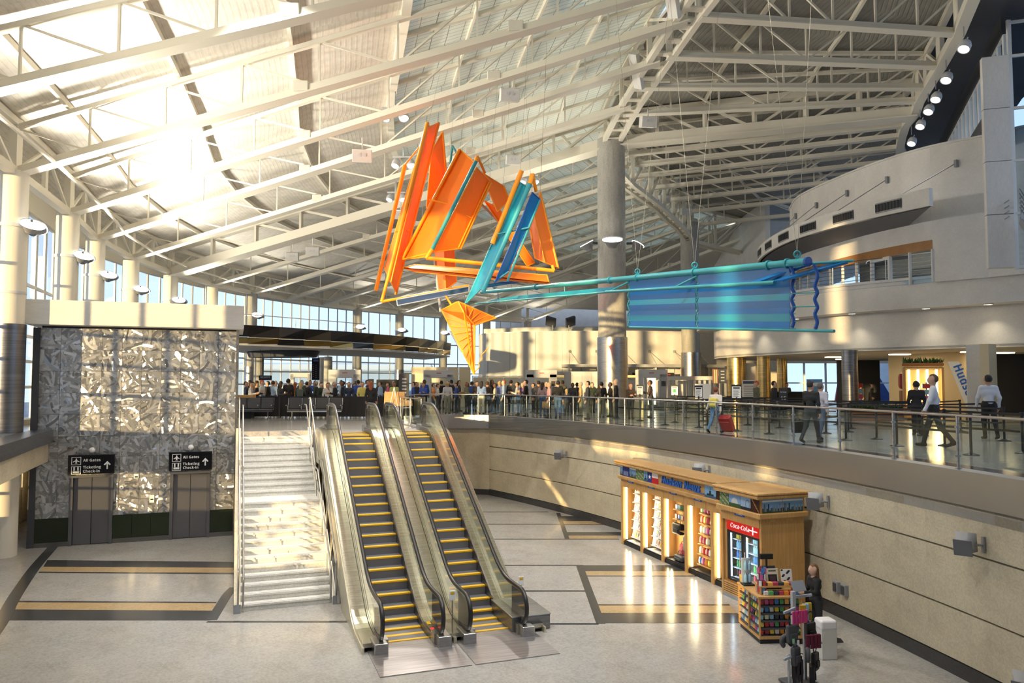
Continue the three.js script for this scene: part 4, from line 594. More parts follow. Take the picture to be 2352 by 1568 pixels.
  const f = new THREE.BoxGeometry(.36, .36, .02); f.translate(0, 0, .185); f.rotateX(.25); f.rotateY(.7); f.translate(-.08, 0, .42); f.scale(.85, .85, .85); part('grille', f, M([.17, .175, .19], .6), t);
});
// ---------- railing round the opening ----------
const full = [...roundPath, ...turnIn];
{
  const o = thing('glass_railing', 'glass railing with steel posts following the round concourse edge', 'railing'), rp = offs(full, .12);
  const cum = [0]; for (let i = 1; i < rp.length; i++) cum.push(cum[i - 1] + Math.hypot(rp[i][0] - rp[i - 1][0], rp[i][1] - rp[i - 1][1]));
  const pt = s => { let i = 1; while (i < cum.length - 1 && cum[i] < s) i++; const t = (s - cum[i - 1]) / (cum[i] - cum[i - 1]); return [rp[i - 1][0] + (rp[i][0] - rp[i - 1][0]) * t, rp[i - 1][1] + (rp[i][1] - rp[i - 1][1]) * t]; };
  const s0 = 6.6, n = 25, L = cum[cum.length - 1] - s0 - .2, step = L / n, y = CON + 1.07;
  const postG = merge([cy(.028, .028, 1.04, 0, .54, 0, 12), bx(.05, .04, .09, 0, .25, 0), bx(.05, .04, .09, 0, .82, 0), cy(.06, .06, .015, 0, .015, 0, 16)]);
  for (let k = 0; k <= n; k++) { const p = pt(s0 + k * step), q = pt(s0 + k * step + .05); const m = part('post', postG, mat.steel, o); m.position.set(p[0], CON + .02, p[1]); m.rotation.y = -Math.atan2(q[1] - p[1], q[0] - p[0]);
    if (k < n) { const a = s0 + k * step + .06, b = s0 + (k + 1) * step - .06, path = [0, .33, .66, 1].map(t => pt(a + (b - a) * t)); part('glass_panel', sweep(path, rect(-.006, .006, CON + .12, CON + .98)), mat.railGlass, o);
      part('top_rail', sweep([0, .33, .66, 1].map(t => pt(a - .06 + (b - a + .12) * t)), Array.from({ length: 8 }, (_, i) => [Math.cos(i * Math.PI / 4) * .028, y + Math.sin(i * Math.PI / 4) * .028]), true, 1), mat.steel, o); } }
}
// ---------- queue barriers ----------
{
  const rowsQ = [[[7.04, -28.8], [7.88, -26.8], [8.5, -25.3], [9.9, -22.7], [10.4, -20.7], [10.9, -18.2]], [[11.0, -23.1], [11.75, -20.8], [12.4, -18.6]], [[6.1, -30.5], [7.8, -30.5], [9.4, -30.5], [10.5, -25.6], [12.5, -28.2], [14.8, -28], [18.4, -31.4]], [[4.9, -35.8], [5.66, -33.8], [6.9, -32.4], [8.25, -36.2], [11.57, -35]], [[6.6, -36.2], [9.2, -33.4], [10.9, -32.1], [13.2, -31.0], [15.6, -29.8]], [[10.0, -28.6], [11.6, -26.4], [13.2, -24.6], [14.4, -22.4]], [[3.2, -40.2], [1.4, -41.4], [-.6, -42.6], [-2.6, -42.8]], [[9.6, -37.8], [12, -37.2], [13.7, -35.6]], [[8.7, -40.2], [11.0, -40.4], [12.8, -39.9]], [[13.9, -26.2], [15.6, -26.6], [17.2, -27.6]]];
  const postG = merge([cy(.032, .032, .92, 0, .48, 0, 12), cy(.05, .05, .08, 0, .95, 0, 14)]), baseG = lathe([[0, 0], [.175, 0], [.175, .014], [.10, .03], [.045, .055], [0, .055]], 0, 0, 0, 24), rn = ['front', 'front right', 'middle', 'rear left', 'rear', 'right', 'far left', 'shop side', 'farthest', 'right shop'];
  rowsQ.forEach((row, r) => row.forEach((p, k) => {
    const o = thing('queue_barrier', 'black belt barrier post in the ' + rn[r] + ' queue line, ' + ordinals[k] + (k ? '' : ' in line') + (k ? ' in line' : '') + ' from its start', 'barrier', [p[0], CON + .001, p[1]], 0, 'queue barriers');
    part('post', postG, mat.black, o); part('base', baseG, mat.black, o);
    if (row[k + 1]) for (const h of [.94, .52]) { const q = row[k + 1], d = V(q[0] - p[0], 0, q[1] - p[1]); part('belt', bar(V(0, h, 0).addScaledVector(d.clone().normalize(), .05), d.clone().setY(h).addScaledVector(d.clone().normalize(), -.06), .004, .055), mat.black, o); }
  }));
  const sign = (p, label, m, w = .26, h = .36, y = 1.18) => { const o = thing('queue_sign', label, 'sign', [p[0], CON + y - 1.0 + .98, p[1]], -Math.atan2(p[0], -p[1])); part('frame', rb(w + .04, h + .1, .02, .008, 0, h / 2 + .02, 0), mat.black, o); part('sheet', bx(w, h, .006, 0, h / 2, .012), m, o); part('socket', cy(.03, .03, .14, 0, -.04, 0, 12), mat.black, o); };
  const sheet = (c = '#222', g) => M([1, 1, 1], .5, 0, { map: canvasTex(48, 64, (x, w, h) => { x.fillStyle = '#e8e6e0'; x.fillRect(0, 0, w, h); x.fillStyle = c; x.fillRect(6, 4, w - 12, 8); for (let i = 0; i < 7; i++) x.fillRect(6, 18 + i * 6, w - 12 - (i * 7) % 12, 2); if (g) { x.fillStyle = '#1f9a45'; x.fillRect(14, 20, 20, 24); } }) });
  sign([5.66, -33.8], 'white instruction sheet on the barrier left of the green notice', sheet()); sign([6.9, -32.4], 'white notice with green symbol on a queue barrier', sheet('#777', 1)); sign([7.04, -28.8], 'white instruction sheet on the barrier by the red suitcase', sheet()); sign([7.88, -26.8], 'larger white instruction sheet on a barrier right of the red suitcase', sheet(), .3, .4);
  const wb = thing('white_board', 'blank white poster board standing behind the suitcase traveller', 'board', [8.4, CON, -33.6], -.2); part('board', rb(.68, .66, .03, .006, 0, 1.3, 0), M([.82, .78, .68], .4), wb); part('post', rod(V(0, 0, 0), V(0, 1.0, 0), .025), mat.black, wb); part('foot', cy(.2, .2, .02, 0, .01, 0, 20), mat.black, wb);
  const ws = thing('notice_stand', 'white printed notice stand beside the soldier', 'sign', [12.2, CON, -39.2], -.25); part('board', rb(.75, 1.1, .04, .01, 0, 1.25, 0), M([1, 1, 1], .5, 0, { map: canvasTex(64, 96, (x, w, h) => { x.fillStyle = '#e6e0d2'; x.fillRect(0, 0, w, h); x.fillStyle = '#4c5560'; x.fillRect(5, 4, w - 10, 12); x.fillStyle = '#98918a'; for (let i = 0; i < 8; i++) x.fillRect(8, 26 + i * 8, w - 18, 3); }) }), ws); part('post', bx(.06, .7, .04, 0, .35, 0), mat.grey, ws); part('foot', bx(.6, .03, .4, 0, .015, 0), mat.grey, ws);
  const gs = thing('gate_sign', 'small dark sign reading 15 beside a brass column', 'sign', [13.0, CON, -36.6], -.3); part('panel', rb(.4, .75, .04, .01, 0, 1.05, 0), mat.darkGrey, gs); part('lettering', text('15', .17).translate(-.13, .86, .02), M([.7, .7, .7], .5), gs); part('lettering', text('Group', .07).translate(-.14, 1.2, .02), M([.7, .7, .7], .5), gs); part('post', rod(V(0, 0, 0), V(0, .7, 0), .03), mat.black, gs); part('foot', cy(.2, .2, .02, 0, .01, 0, 20), mat.black, gs);
}
// ---------- waiting benches, drapes, easel, pylon ----------
function bench(x, z, n, label) {
  const o = thing('waiting_bench', label, 'bench', [x, CON, z], .04), w = .62;
  part('beam', bx(n * w, .06, .07, n * w / 2, .36, -.02), mat.chrome, o);
  for (let k = 0; k < n; k++) { part('seat', rb(w - .08, .05, .46, .02, (k + .5) * w, .43, .05), mat.darkGrey, o); part('backrest', rb(w - .08, .5, .04, .015, (k + .5) * w, .73, -.22, 0, -.18), mat.darkGrey, o); }
  for (let k = 0; k <= n; k++) { part('armrest', [rb(.045, .04, .4, .015, k * w, .64, .04), bx(.035, .24, .035, k * w, .52, -.12), bx(.03, .5, .03, k * w, .72, -.22, 0, -.18)], mat.chrome, o); }
  for (const k of [.35, n - .35]) part('leg', [bx(.05, .36, .05, k * w, .19, -.02), bar(V(k * w, .12, -.02), V(k * w, .015, .28), .045, .03), bar(V(k * w, .12, -.02), V(k * w, .015, -.3), .045, .03)], mat.chrome, o);
}
bench(-12.9, -35.2, 3, 'black waiting bench with chrome arms beside the lift wall'); bench(-10.35, -35.2, 4, 'black waiting bench with chrome arms behind the stair handrail');
for (let k = 0; k < 4; k++) { const o = thing('drape_barrier', 'black fabric barrier panel behind the benches, ' + ordinals[k] + ' from the lift wall', 'barrier', [-13.4 + k * 2.35, CON, -36.6 + k * .1], 0); const pts = Array.from({ length: 24 }, (_, i) => [i * .096 + .02, Math.sin(i * 1.9) * .012]); part('drape', sweep(pts, rect(-.006, .006, .06, 1.02)), mat.black, o); part('post', cy(.03, .03, 1.05, 0, .525, 0, 12), mat.black, o); part('foot', cy(.17, .17, .02, 0, .01, 0, 20), mat.black, o); }
{ const o = thing('cashier_counter', 'low dark counter with light wooden top at the lift corner', 'counter', [-13.2, CON, -36.0], 0); part('top', uvBox(rb(1.5, .14, .5, .01, .3, 1.03, 0)), mat.wood, o); part('body', bx(1.4, .96, .4, .3, .48, 0), mat.black, o); }
{ const o = thing('easel', 'white tripod easel standing at the head of the escalators', 'easel', [-5.0, CON, -32.4], -.1); for (const [x, z] of [[-.32, .12], [.32, .12], [0, -.45]]) part('leg', rod(V(x, 0, z), V(0, 1.5, 0), .016), M([.75, .75, .73], .4), o); part('ledge', rod(V(-.2, .62, .08), V(.22, .62, .08), .014), M([.75, .75, .73], .4), o);
  const b = one('cork_board', uvBox(rb(.88, .62, .02, .005, 0, .31, 0)), M([.45, .28, .12], .8, 0, { map: tStone }), 'plain brown board resting on the white easel', 'board'); b.position.set(-5.02, CON + .68, -32.52); b.rotation.set(-.12, -.1, 0, 'YXZ'); }
{ const o = thing('info_pylon', 'dark upright information pylon with pale print near the easel', 'pylon', [-5.1, CON, -36.0], .1); part('body', rb(.48, 2.1, .2, .02, 0, 1.05, 0), mat.darkGrey, o); for (let k = 0; k < 5; k++) part('print', bx(.2, .07, .004, .02, 1.85 - k * .16, .102), M([.45, .47, .5], .5), o); }
{ const o = thing('floor_bin', 'small white bin by the escalator head', 'bin', [-4.35, CON, -31.6], 0); part('body', cy(.1, .12, .3, 0, .15, 0, 20), M([.78, .78, .74], .5), o); part('rim', at(new THREE.TorusGeometry(.12, .012, 6, 20), 0, .3, 0, 0, Math.PI / 2), M([.78, .78, .74], .5), o); }
// ---------- screening portals and partitions ----------
function portal(x, z, ry, label, h = 2.45) { const o = thing('screening_portal', label, 'portal', [x, CON, z], ry);
  for (const s of [-1, 1]) part('side_cabinet', rb(.5, h - .25, 1.0, .04, s * .72, (h - .25) / 2, 0), s < 0 ? mat.lightGrey : mat.midGrey, o); part('head_cabinet', rb(1.95, .5, 1.0, .04, 0, h - .25, 0), mat.lightGrey, o); part('badge', bx(.3, .05, .01, 0, h - .2, .505), M([.5, .1, .06], .4), o); part('control_screen', rb(.25, .3, .03, .01, .72, 1.6, .51), mat.darkGrey, o); part('threshold', bx(1.0, .04, .95, 0, .02, 0), mat.darkGrey, o); }
portal(-10.3, -47, .2, 'grey walk-through screening portal nearest the mirrored canopy'); portal(-4.7, -49, .1, 'grey screening portal before the cream partition left of the hall'); portal(1.85, -48, 0, 'grey screening portal in front of the sunlit curved wall'); portal(8.6, -47, -.2, 'grey screening portal right of the big column');
{ const o = thing('door_frame_detector', 'slim metal detector arch left of the portals', 'portal', [-12.6, CON, -45.5], .2); for (const s of [-1, 1]) part('upright', rb(.22, 2.2, .55, .03, s * .48, 1.1, 0), mat.lightGrey, o); part('head', rb(1.18, .3, .55, .03, 0, 2.1, 0), mat.lightGrey, o); }
const panelWarm = M([.74, .66, .48], .5);
{ const o = thing('partition_screen', 'tall cream partition behind the screening portal', 'partition', [-4.8, CON, -51.6], .08); for (let k = 0; k < 5; k++) part('panel', rb(.78, 2.7, .08, .01, -1.6 + k * .8, 1.35, 0), panelWarm, o); }
{ const o = thing('glass_partition', 'frosted glass partition with frames behind the queue', 'partition', [.2, CON, -54], 0); for (let k = 0; k < 7; k++) { part('frame', [bx(.05, 2.1, .06, -3 + k * 1.1, 1.05, 0), bx(1.1, .06, .06, -2.45 + k * 1.1, 2.1, 0)], mat.lightGrey, o); part('glass', bx(1.02, 2.0, .02, -2.45 + k * 1.1, 1.03, 0), M([.78, .76, .66], .3), o); } }
{ const o = thing('booth', 'pale grey cabin between portal and big column', 'cabin', [4.6, CON, -50], -.1); part('wall_panel', rb(2.3, 2.3, 1.6, .03, 0, 1.15, 0), M([.60, .62, .62], .5), o); part('roof_edge', rb(2.4, .08, 1.7, .02, 0, 2.33, 0), mat.lightGrey, o); for (let k = 0; k < 3; k++) part('seam', bx(.02, 2.2, .01, -.6 + k * .6, 1.15, .81), mat.midGrey, o); }
{ const o = thing('monitor_bank', 'black monitors and equipment on desks behind the crowd', 'monitor', [-7.9, CON, -47.6], .1); part('desk', rb(2.2, .06, .7, .01, 0, .95, 0), mat.darkGrey, o); part('desk_panel', bx(2.1, .92, .05, 0, .47, .2), mat.darkGrey, o); part('screen', rb(1.5, .7, .06, .02, .2, 1.5, 0), mat.black, o); part('screen_stand', bx(.1, .3, .06, .2, 1.1, -.05), mat.black, o); part('tower', rb(.35, .9, .4, .02, -.9, 1.43, 0), mat.black, o); }
{ const o = thing('lit_counter', 'long check-in counter with amber lit top band', 'counter', [9.2, CON, -57], -.06); part('front', rb(12, 1.9, .4, .02, 0, .95, 0), M([.66, .66, .64], .5), o); part('light_band', bx(6.6, .16, .06, -2.9, 2.1, .22), new THREE.MeshStandardMaterial({ color: 0xffc070, emissive: new THREE.Color(1, .55, .12), emissiveIntensity: 1.6 }), o); part('cap', rb(12.1, .06, .5, .01, 0, 1.93, 0), mat.lightGrey, o); for (let k = 0; k < 10; k++) part('seam', bx(.03, 1.8, .01, -5.4 + k * 1.2, .95, .205), mat.midGrey, o); }
{ const l = new THREE.RectAreaLight(new THREE.Color(1, .6, .2), 4, 6.6, .16); l.position.set(6.3, CON + 2.1, -56.5); l.lookAt(6.3, CON + 2.0, -40); scene.add(l); }
{ const o = thing('slatted_screen', 'pale vertical slat screen behind the rope lines', 'screen', [11.6, CON, -50.5], -.12); for (let k = 0; k < 16; k++) part('slat', rb(.16, 1.7, .05, .01, -2.5 + k * .33, .95, 0, .3), mat.lightGrey, o); part('rail', bx(5.3, .25, .1, 0, 1.95, 0), mat.lightGrey, o); part('foot_rail', bx(5.3, .08, .1, 0, .06, 0), mat.midGrey, o); }
{ const o = thing('light_column', 'bright white illuminated panel beside the slat screen', 'light panel', [8.9, CON, -48.6], -.1); part('light_panel', rb(.5, 2.0, .2, .03, 0, 1.25, 0), new THREE.MeshStandardMaterial({ color: 0xffffff, emissive: new THREE.Color(1, .92, .72), emissiveIntensity: 1.2 }), o); part('plinth', rb(.54, .26, .24, .02, 0, .13, 0), mat.midGrey, o); const l = new THREE.RectAreaLight(new THREE.Color(1, .9, .7), 1.5, .5, 2); l.position.set(8.87, CON + 1.25, -48.4); l.lookAt(7, CON + 1, -30); scene.add(l); }
{ const o = thing('advert_post', 'two-panel poster sign above the slat screen', 'sign', [12.4, CON, -45.6], -.2); part('poster', rb(.32, .86, .05, .01, -.24, 2.05, 0), M([1, 1, 1], .4, 0, { map: canvasTex(32, 64, (x, w, h) => { x.fillStyle = '#7a4a2c'; x.fillRect(0, 0, w, h); x.fillStyle = '#e8c9a0'; x.fillRect(10, 4, 6, h); x.fillRect(22, 4, 5, h); }) }), o); part('poster', rb(.44, .86, .05, .01, .2, 2.05, 0), M([1, 1, 1], .4, 0, { map: canvasTex(48, 64, (x, w, h) => { x.fillStyle = '#141a30'; x.fillRect(0, 0, w, h); x.fillStyle = '#9aa'; for (let i = 0; i < 4; i++) x.fillRect(10, 8 + i * 14, 24, 5); }) }), o); part('post', rod(V(0, 0, 0), V(0, 1.62, 0), .03), mat.midGrey, o); part('foot', cy(.22, .22, .02, 0, .01, 0, 20), mat.midGrey, o); }
// ---------- mirrored canopy on the left ----------
{
  const o = thing('mirror_canopy', 'black mirrored canopy band sweeping in front of the far windows', 'canopy'), path = spline([[-17.5, -39.6], [-14.7, -42], [-12.3, -45.2], [-9.9, -48.5], [-7, -54.5], [-5.1, -62.5]], 14);
  const mir = M([.010, .010, .012], .18), gold = M([.30, .21, .07], .2, 1);
  for (let i = 0; i < path.length - 1; i++) { const a = path[i], b = path[i + 1], t = i / 13, tw = (k) => .18 * Math.sin(k * 2.7);
    const y0 = 7.75 + .05 * t, P = (p, o2, y) => V(p[0] + o2 * .75, y, p[1] + o2 * .3); part('mirror_panel', slab4(P(a, tw(i) * .5, y0 + .42), P(b, tw(i + 1) * .5, y0 + .45), P(b, .1, 8.85), P(a, .1, 8.85), .04), mir, o);
    part('lower_panel', slab4(P(a, 0, y0 + .06), P(b, 0, y0 + .09), P(b, tw(i + 1) * .5, y0 + .42), P(a, tw(i) * .5, y0 + .39), .04), i % 3 !== 0 ? gold : mir, o); part('trim_strip', bar(P(a, .1, y0 + .40), P(b, .1, y0 + .43), .05, .04), mat.chrome, o); }
  const back = path.map((p, i) => [p[0] - 3, p[1] - 15 + i * .5]); part('soffit', plate([...path, ...back.slice(1).reverse()].reverse(), [], 7.72, 7.84), mat.plaster, o);
  part('guard_rail', tube(path.slice(0, 8).map(p => V(p[0] - .6, 9.5, p[1] - .3)), .025, 6), mat.lightGrey, o); for (let i = 0; i < 8; i += 2) part('guard_post', rod(V(path[i][0] - .6, 8.8, path[i][1] - .3), V(path[i][0] - .6, 9.5, path[i][1] - .3), .02), mat.lightGrey, o);
  const d = one('oval_ceiling_disc', at(new THREE.CylinderGeometry(2.9, 2.7, .35, 40).scale(1, 1, .55), 0, 0, 0), mat.darkGrey, 'dark oval disc hanging below the canopy soffit', 'ceiling disc'); d.position.set(-15.2, 7.5, -50.5); d.rotation.y = -.5;
  for (const [x, z, n] of [[-17.6, -53, 'left'], [-15.4, -62, 'middle'], [-14.6, -60.5, 'right']]) { const c = thing('canopy_column', 'slender warm column under the mirrored canopy, ' + n + ' one', 'column', [x, CON, z]); part('shaft', cy(.33, .33, 3.7, 0, 1.85, 0, 24), mat.concrete, c); part('base_ring', cy(.37, .37, .2, 0, .1, 0, 24), mat.clad, c); }
  const bn = thing('hanging_banner', 'dark blue printed banner hanging from the canopy soffit', 'banner', [-13.0, 5.75, -50.5], .2); part('cloth', rb(.5, 1.45, .03, .01, 0, .8, 0), M([1, 1, 1], .7, 0, { map: canvasTex(48, 128, (x, w, h) => { x.fillStyle = '#10142c'; x.fillRect(0, 0, w, h); x.fillStyle = '#8a7440'; for (let i = 0; i < 14; i++) x.fillRect((i * 17) % 34 + 4, 34 + i * 6, 9, 4); x.fillStyle = '#6b7bb0'; x.fillRect(8, 8, 32, 12); }) }), bn); part('rod', rod(V(-.28, 1.55, 0), V(.28, 1.55, 0), .015), mat.black, bn); part('hanger', rod(V(0, 1.55, 0), V(0, 1.98, 0), .01), mat.black, bn);
  const hs = thing('hanging_sign', 'dark direction sign hanging under the canopy near the lift wall', 'sign', [-15.2, 5.95, -47], .3); part('board', rb(.75, .3, .06, .01, 0, 0, 0), M([.02, .025, .05], .4), hs); part('lettering', text('SECURITY', .09).translate(-.3, 0, .03), M([.7, .7, .7], .5), hs); part('hanger', [rod(V(-.3, .15, 0), V(-.3, 1.78, 0), .01), rod(V(.3, .15, 0), V(.3, 1.78, 0), .01)], mat.black, hs);
}
// ---------- sunlit curved ticket wall ----------
{
  const p = spline([[-2.6, -70.5], [-1.6, -68.2], [1.5, -66.4], [6, -65.6], [12, -65.8], [20, -68]], 44), w = struct('wall_ticket', null);
  for (let k = 0; k < 11; k++) part('wall_panel', sweep(p.slice(k * 4, k * 4 + 5), rect(-.02, .5, 5.95, 10.0)), mat.plaster, w);
  struct('trim_ticket_cap', sweep(p, rect(-.06, .56, 9.97, 10.05)), mat.white);
  struct('wall_ticket_back', sweep(spline([[-2.6, -74], [4, -71], [20, -72]], 16), rect(0, .3, CON, 10.8)), mat.plaster);
  const c = thing('counter_canopy', 'flat grey canopy over the ticket counters below the sunlit wall', 'canopy'), cp = offs(p.slice(16, 40), 1.7); part('slab', sweep(cp, rect(-.9, .9, 6.9, 7.15)), mat.midGrey, c);
  for (let k = 1; k < 24; k += 4) { const a = p[16 + k], b = cp[k]; part('tie_rod', rod(V(a[0], 8.3, a[1] + .55), V(b[0], 7.15, b[1] + .8), .018), mat.grey, c); part('anchor_plate', bx(.22, .22, .06, a[0], 8.3, a[1] + .54), mat.grey, c); part('fin', bx(.12, .9, 1.0, b[0], 6.45, b[1]), mat.mullion, c); }
  for (let k = 0; k < 5; k++) { const b = cp[2 + k * 4], m = thing('counter_monitor', 'dark ticket counter monitor below the grey canopy, ' + ordinals[k] + ' from the left', 'monitor', [b[0] + .4, 6.0, b[1]]); part('screen', rb(1.1, .3, .08, .02, 0, .3, .3), mat.black, m); part('glow', bx(.5, .08, .01, 0, .3, .345), M([.4, .05, .04], .4), m); part('hanger', rod(V(0, .4, .2), V(0, .95, .2), .02), mat.black, m); }
  const g = thing('tower_floodlights', 'pair of dark square floodlights above the sunlit wall', 'floodlight', [4.2, 10.02, -65.6], 0); for (const s of [-1, 1]) part('flood_head', rb(.9, .9, .25, .05, s * .85, .85, 0, s * .35, .6, s * .3), mat.darkGrey, g); part('yoke', [bx(2.2, .08, .08, 0, .04, 0), bx(.08, .7, .08, -.7, .36, 0), bx(.08, .7, .08, .7, .36, 0)], mat.grey, g);
}
// ---------- round mezzanine at the right ----------
const mez = spline([[31, -20], [26, -25.6], [20.8, -30.9], [18.6, -33.4], [16.1, -36.4], [14.4, -40.3], [13.05, -44.5], [12.75, -47.5], [13.4, -50], [15.2, -51.8], [18, -52.6], [24, -53]], 60);
const upMat = M([.82, .80, .77], .55, 0, { map: tPlaster });
{
  const w = struct('wall_mezzanine', sweep(mez, rect(0, .35, 7.2, 8.95)), upMat);
  const rim = offs(mez, 1.0).map(p => p);
  struct('trim_mezzanine_band', sweep(mez, rect(-1.05, .4, 8.92, 10.15)), upMat);
  part('ledge', sweep(mez, rect(-1.15, .3, 10.15, 10.27)), mat.lightGrey, w); part('ledge', sweep(mez, rect(-1.1, -.2, 9.98, 10.06)), mat.lightGrey, w);
  struct('ceiling_shops', plate([...mez, [44, -53], [44, -20]], [], 7.16, 7.3), mat.plaster);
  struct('floor_mezzanine', plate([...mez, [44, -53], [44, -20]], [], 9.7, 9.95), mat.plaster);
  // recessed lamps under the band
  const dl = new THREE.MeshStandardMaterial({ color: 0xffffff, emissive: new THREE.Color(1, .85, .55), emissiveIntensity: 5 });
  [10, 13, 16.5, 20, 23.5, 27, 31, 35].forEach((i, k) => { const f = Math.floor(i), p = offs(mez, -.62)[f]; const o = thing('recessed_lamp', 'small recessed lamp under the mezzanine band, ' + ordinals[k] + ' from the right', 'lamp', [p[0], 8.905, p[1]]); part('lamp_disc', cy(.16, .16, .02, 0, 0, 0, 20), dl, o); part('trim_ring', at(new THREE.TorusGeometry(.18, .02, 6, 24), 0, 0, 0, 0, Math.PI / 2), mat.white, o);
    const l = new THREE.SpotLight(new THREE.Color(1, .85, .6), 9, 0, rad(50), .7, 2); l.position.set(p[0], 8.87, p[1]); l.target.position.set(p[0] + .1, 4, p[1]); l.castShadow = true; l.shadow.radius = 5; scene.add(l, l.target); });
  // guard rail
  const r = thing('mezzanine_railing', 'steel railing with five thin bars on the mezzanine', 'railing'), rl = offs(mez, -.75).slice(4, 50); for (let k = 0; k < 6; k++) part('bar', sweep(rl, Array.from({ length: 6 }, (_, i) => [Math.cos(i * Math.PI / 3) * (k === 5 ? .028 : .014), 10.42 + k * .18 + Math.sin(i * Math.PI / 3) * (k === 5 ? .028 : .014)]), true, 1), mat.steel, r);
  for (let i = 0; i < rl.length; i += 3) part('post', cy(.025, .025, 1.1, rl[i][0], 10.8, rl[i][1], 10), mat.steel, r);
}
// upper drum wall with canopy
{
  const wallP = spline([[20.6, -29.1], [19.9, -29.8], [19.3, -30.7], [17.9, -32.1], [16.8, -34.4], [16.0, -37.6], [15.6, -41], [16.2, -44]], 32);
  const w = struct('wall_drum', null);
  for (let k = 0; k < 8; k++) { const s = wallP.slice(k * 4, k * 4 + 5); part('wall_panel', sweep(s, rect(0, .3, 11.75, 15.75)), upMat, w); if (k < 2) part('wall_panel', sweep(s, rect(0, .3, 9.95, 11.75)), upMat, w); }
  part('rust_beam', sweep(wallP.slice(8), rect(-.02, .25, 11.35, 11.75)), mat.woodDark, w);
  part('cap', sweep(wallP, rect(-.06, .34, 15.73, 15.81)), upMat, w);
  struct('wall_drum_core', plate([...offs(wallP, 3.4).slice(2, 30), [30, -46], [30, -30]], [], 9.9, 15.6), mat.darkGrey);
  const d = struct('window_drum', null); for (let k = 8; k < 30; k += 2) { const a = wallP[k], b = wallP[Math.min(31, k + 2)]; const solid = k === 14; beam('frame', V(a[0], 9.95, a[1]), V(a[0], 11.35, a[1]), .1, .1, mat.white, d); part('pane', bar(V(a[0], 10.65, a[1]), V(b[0], 10.65, b[1]), .02, 1.4), mat.pane, d); }
  const dr = struct('door_drum', null); { const a = wallP[12], b = wallP[14]; beam('frame', V(a[0], 9.95, a[1]), V(a[0], 11.3, a[1]), .16, .14, mat.white, dr); beam('frame', V(b[0], 9.95, b[1]), V(b[0], 11.3, b[1]), .16, .14, mat.white, dr); beam('frame', V(a[0], 11.28, a[1]), V(b[0], 11.28, b[1]), .14, .14, mat.white, dr); }
  // canopy
  const outer = spline([[16.3, -29.3], [15.3, -31.2], [14.5, -33.2], [13.75, -36], [13.6, -39.2], [14.1, -43], [15.2, -46]], 30), c = thing('drum_canopy', 'white hung canopy with dark vent grilles round the upper drum', 'canopy');
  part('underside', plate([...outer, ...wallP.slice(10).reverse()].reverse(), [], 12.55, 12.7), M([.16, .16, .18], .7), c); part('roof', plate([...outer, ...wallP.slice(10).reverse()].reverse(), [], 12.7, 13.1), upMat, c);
  part('face', sweep(outer, rect(-.12, .1, 12.55, 13.25)), upMat, c);
  for (let k = 0; k < 6; k++) { const seg = outer.slice(2 + k * 4, 5 + k * 4); part('vent_recess', sweep(seg, rect(-.135, -.1, 12.72, 13.06)), mat.black, c); const A = seg[0], B = seg[2]; for (let j = 0; j < 12; j++) { const t = j / 11, p = [A[0] + (B[0] - A[0]) * t, A[1] + (B[1] - A[1]) * t]; } part('vent_frame', [sweep(seg, rect(-.16, -.12, 13.05, 13.1)), sweep(seg, rect(-.16, -.12, 12.68, 12.73))], mat.grey, c); for (let j = 0; j < 9; j++) { const i = j / 8 * 2, f = Math.min(1, Math.floor(i)), t = i - f, a = seg[f], b = seg[f + 1], dx = b[0] - a[0], dz = b[1] - a[1], L = Math.hypot(dx, dz); part('vent_blade', bx(.03, .34, .03, a[0] + dx * t + dz / L * .145, 12.89, a[1] + dz * t - dx / L * .145), mat.darkGrey, c); } }
  for (const [i, j] of [[3, 6], [9, 12], [14, 17], [20, 22], [25, 27]]) { const a = wallP[Math.min(31, j)], b = outer[i]; part('tie_rod', rod(V(a[0] - .1, 14.8, a[1] + .05), V(b[0] + .15, 13.2, b[1] - .05), .02), mat.grey, c); part('anchor_plate', bx(.3, .3, .1, a[0], 14.8, a[1] + .03, .5), mat.grey, c); }
}
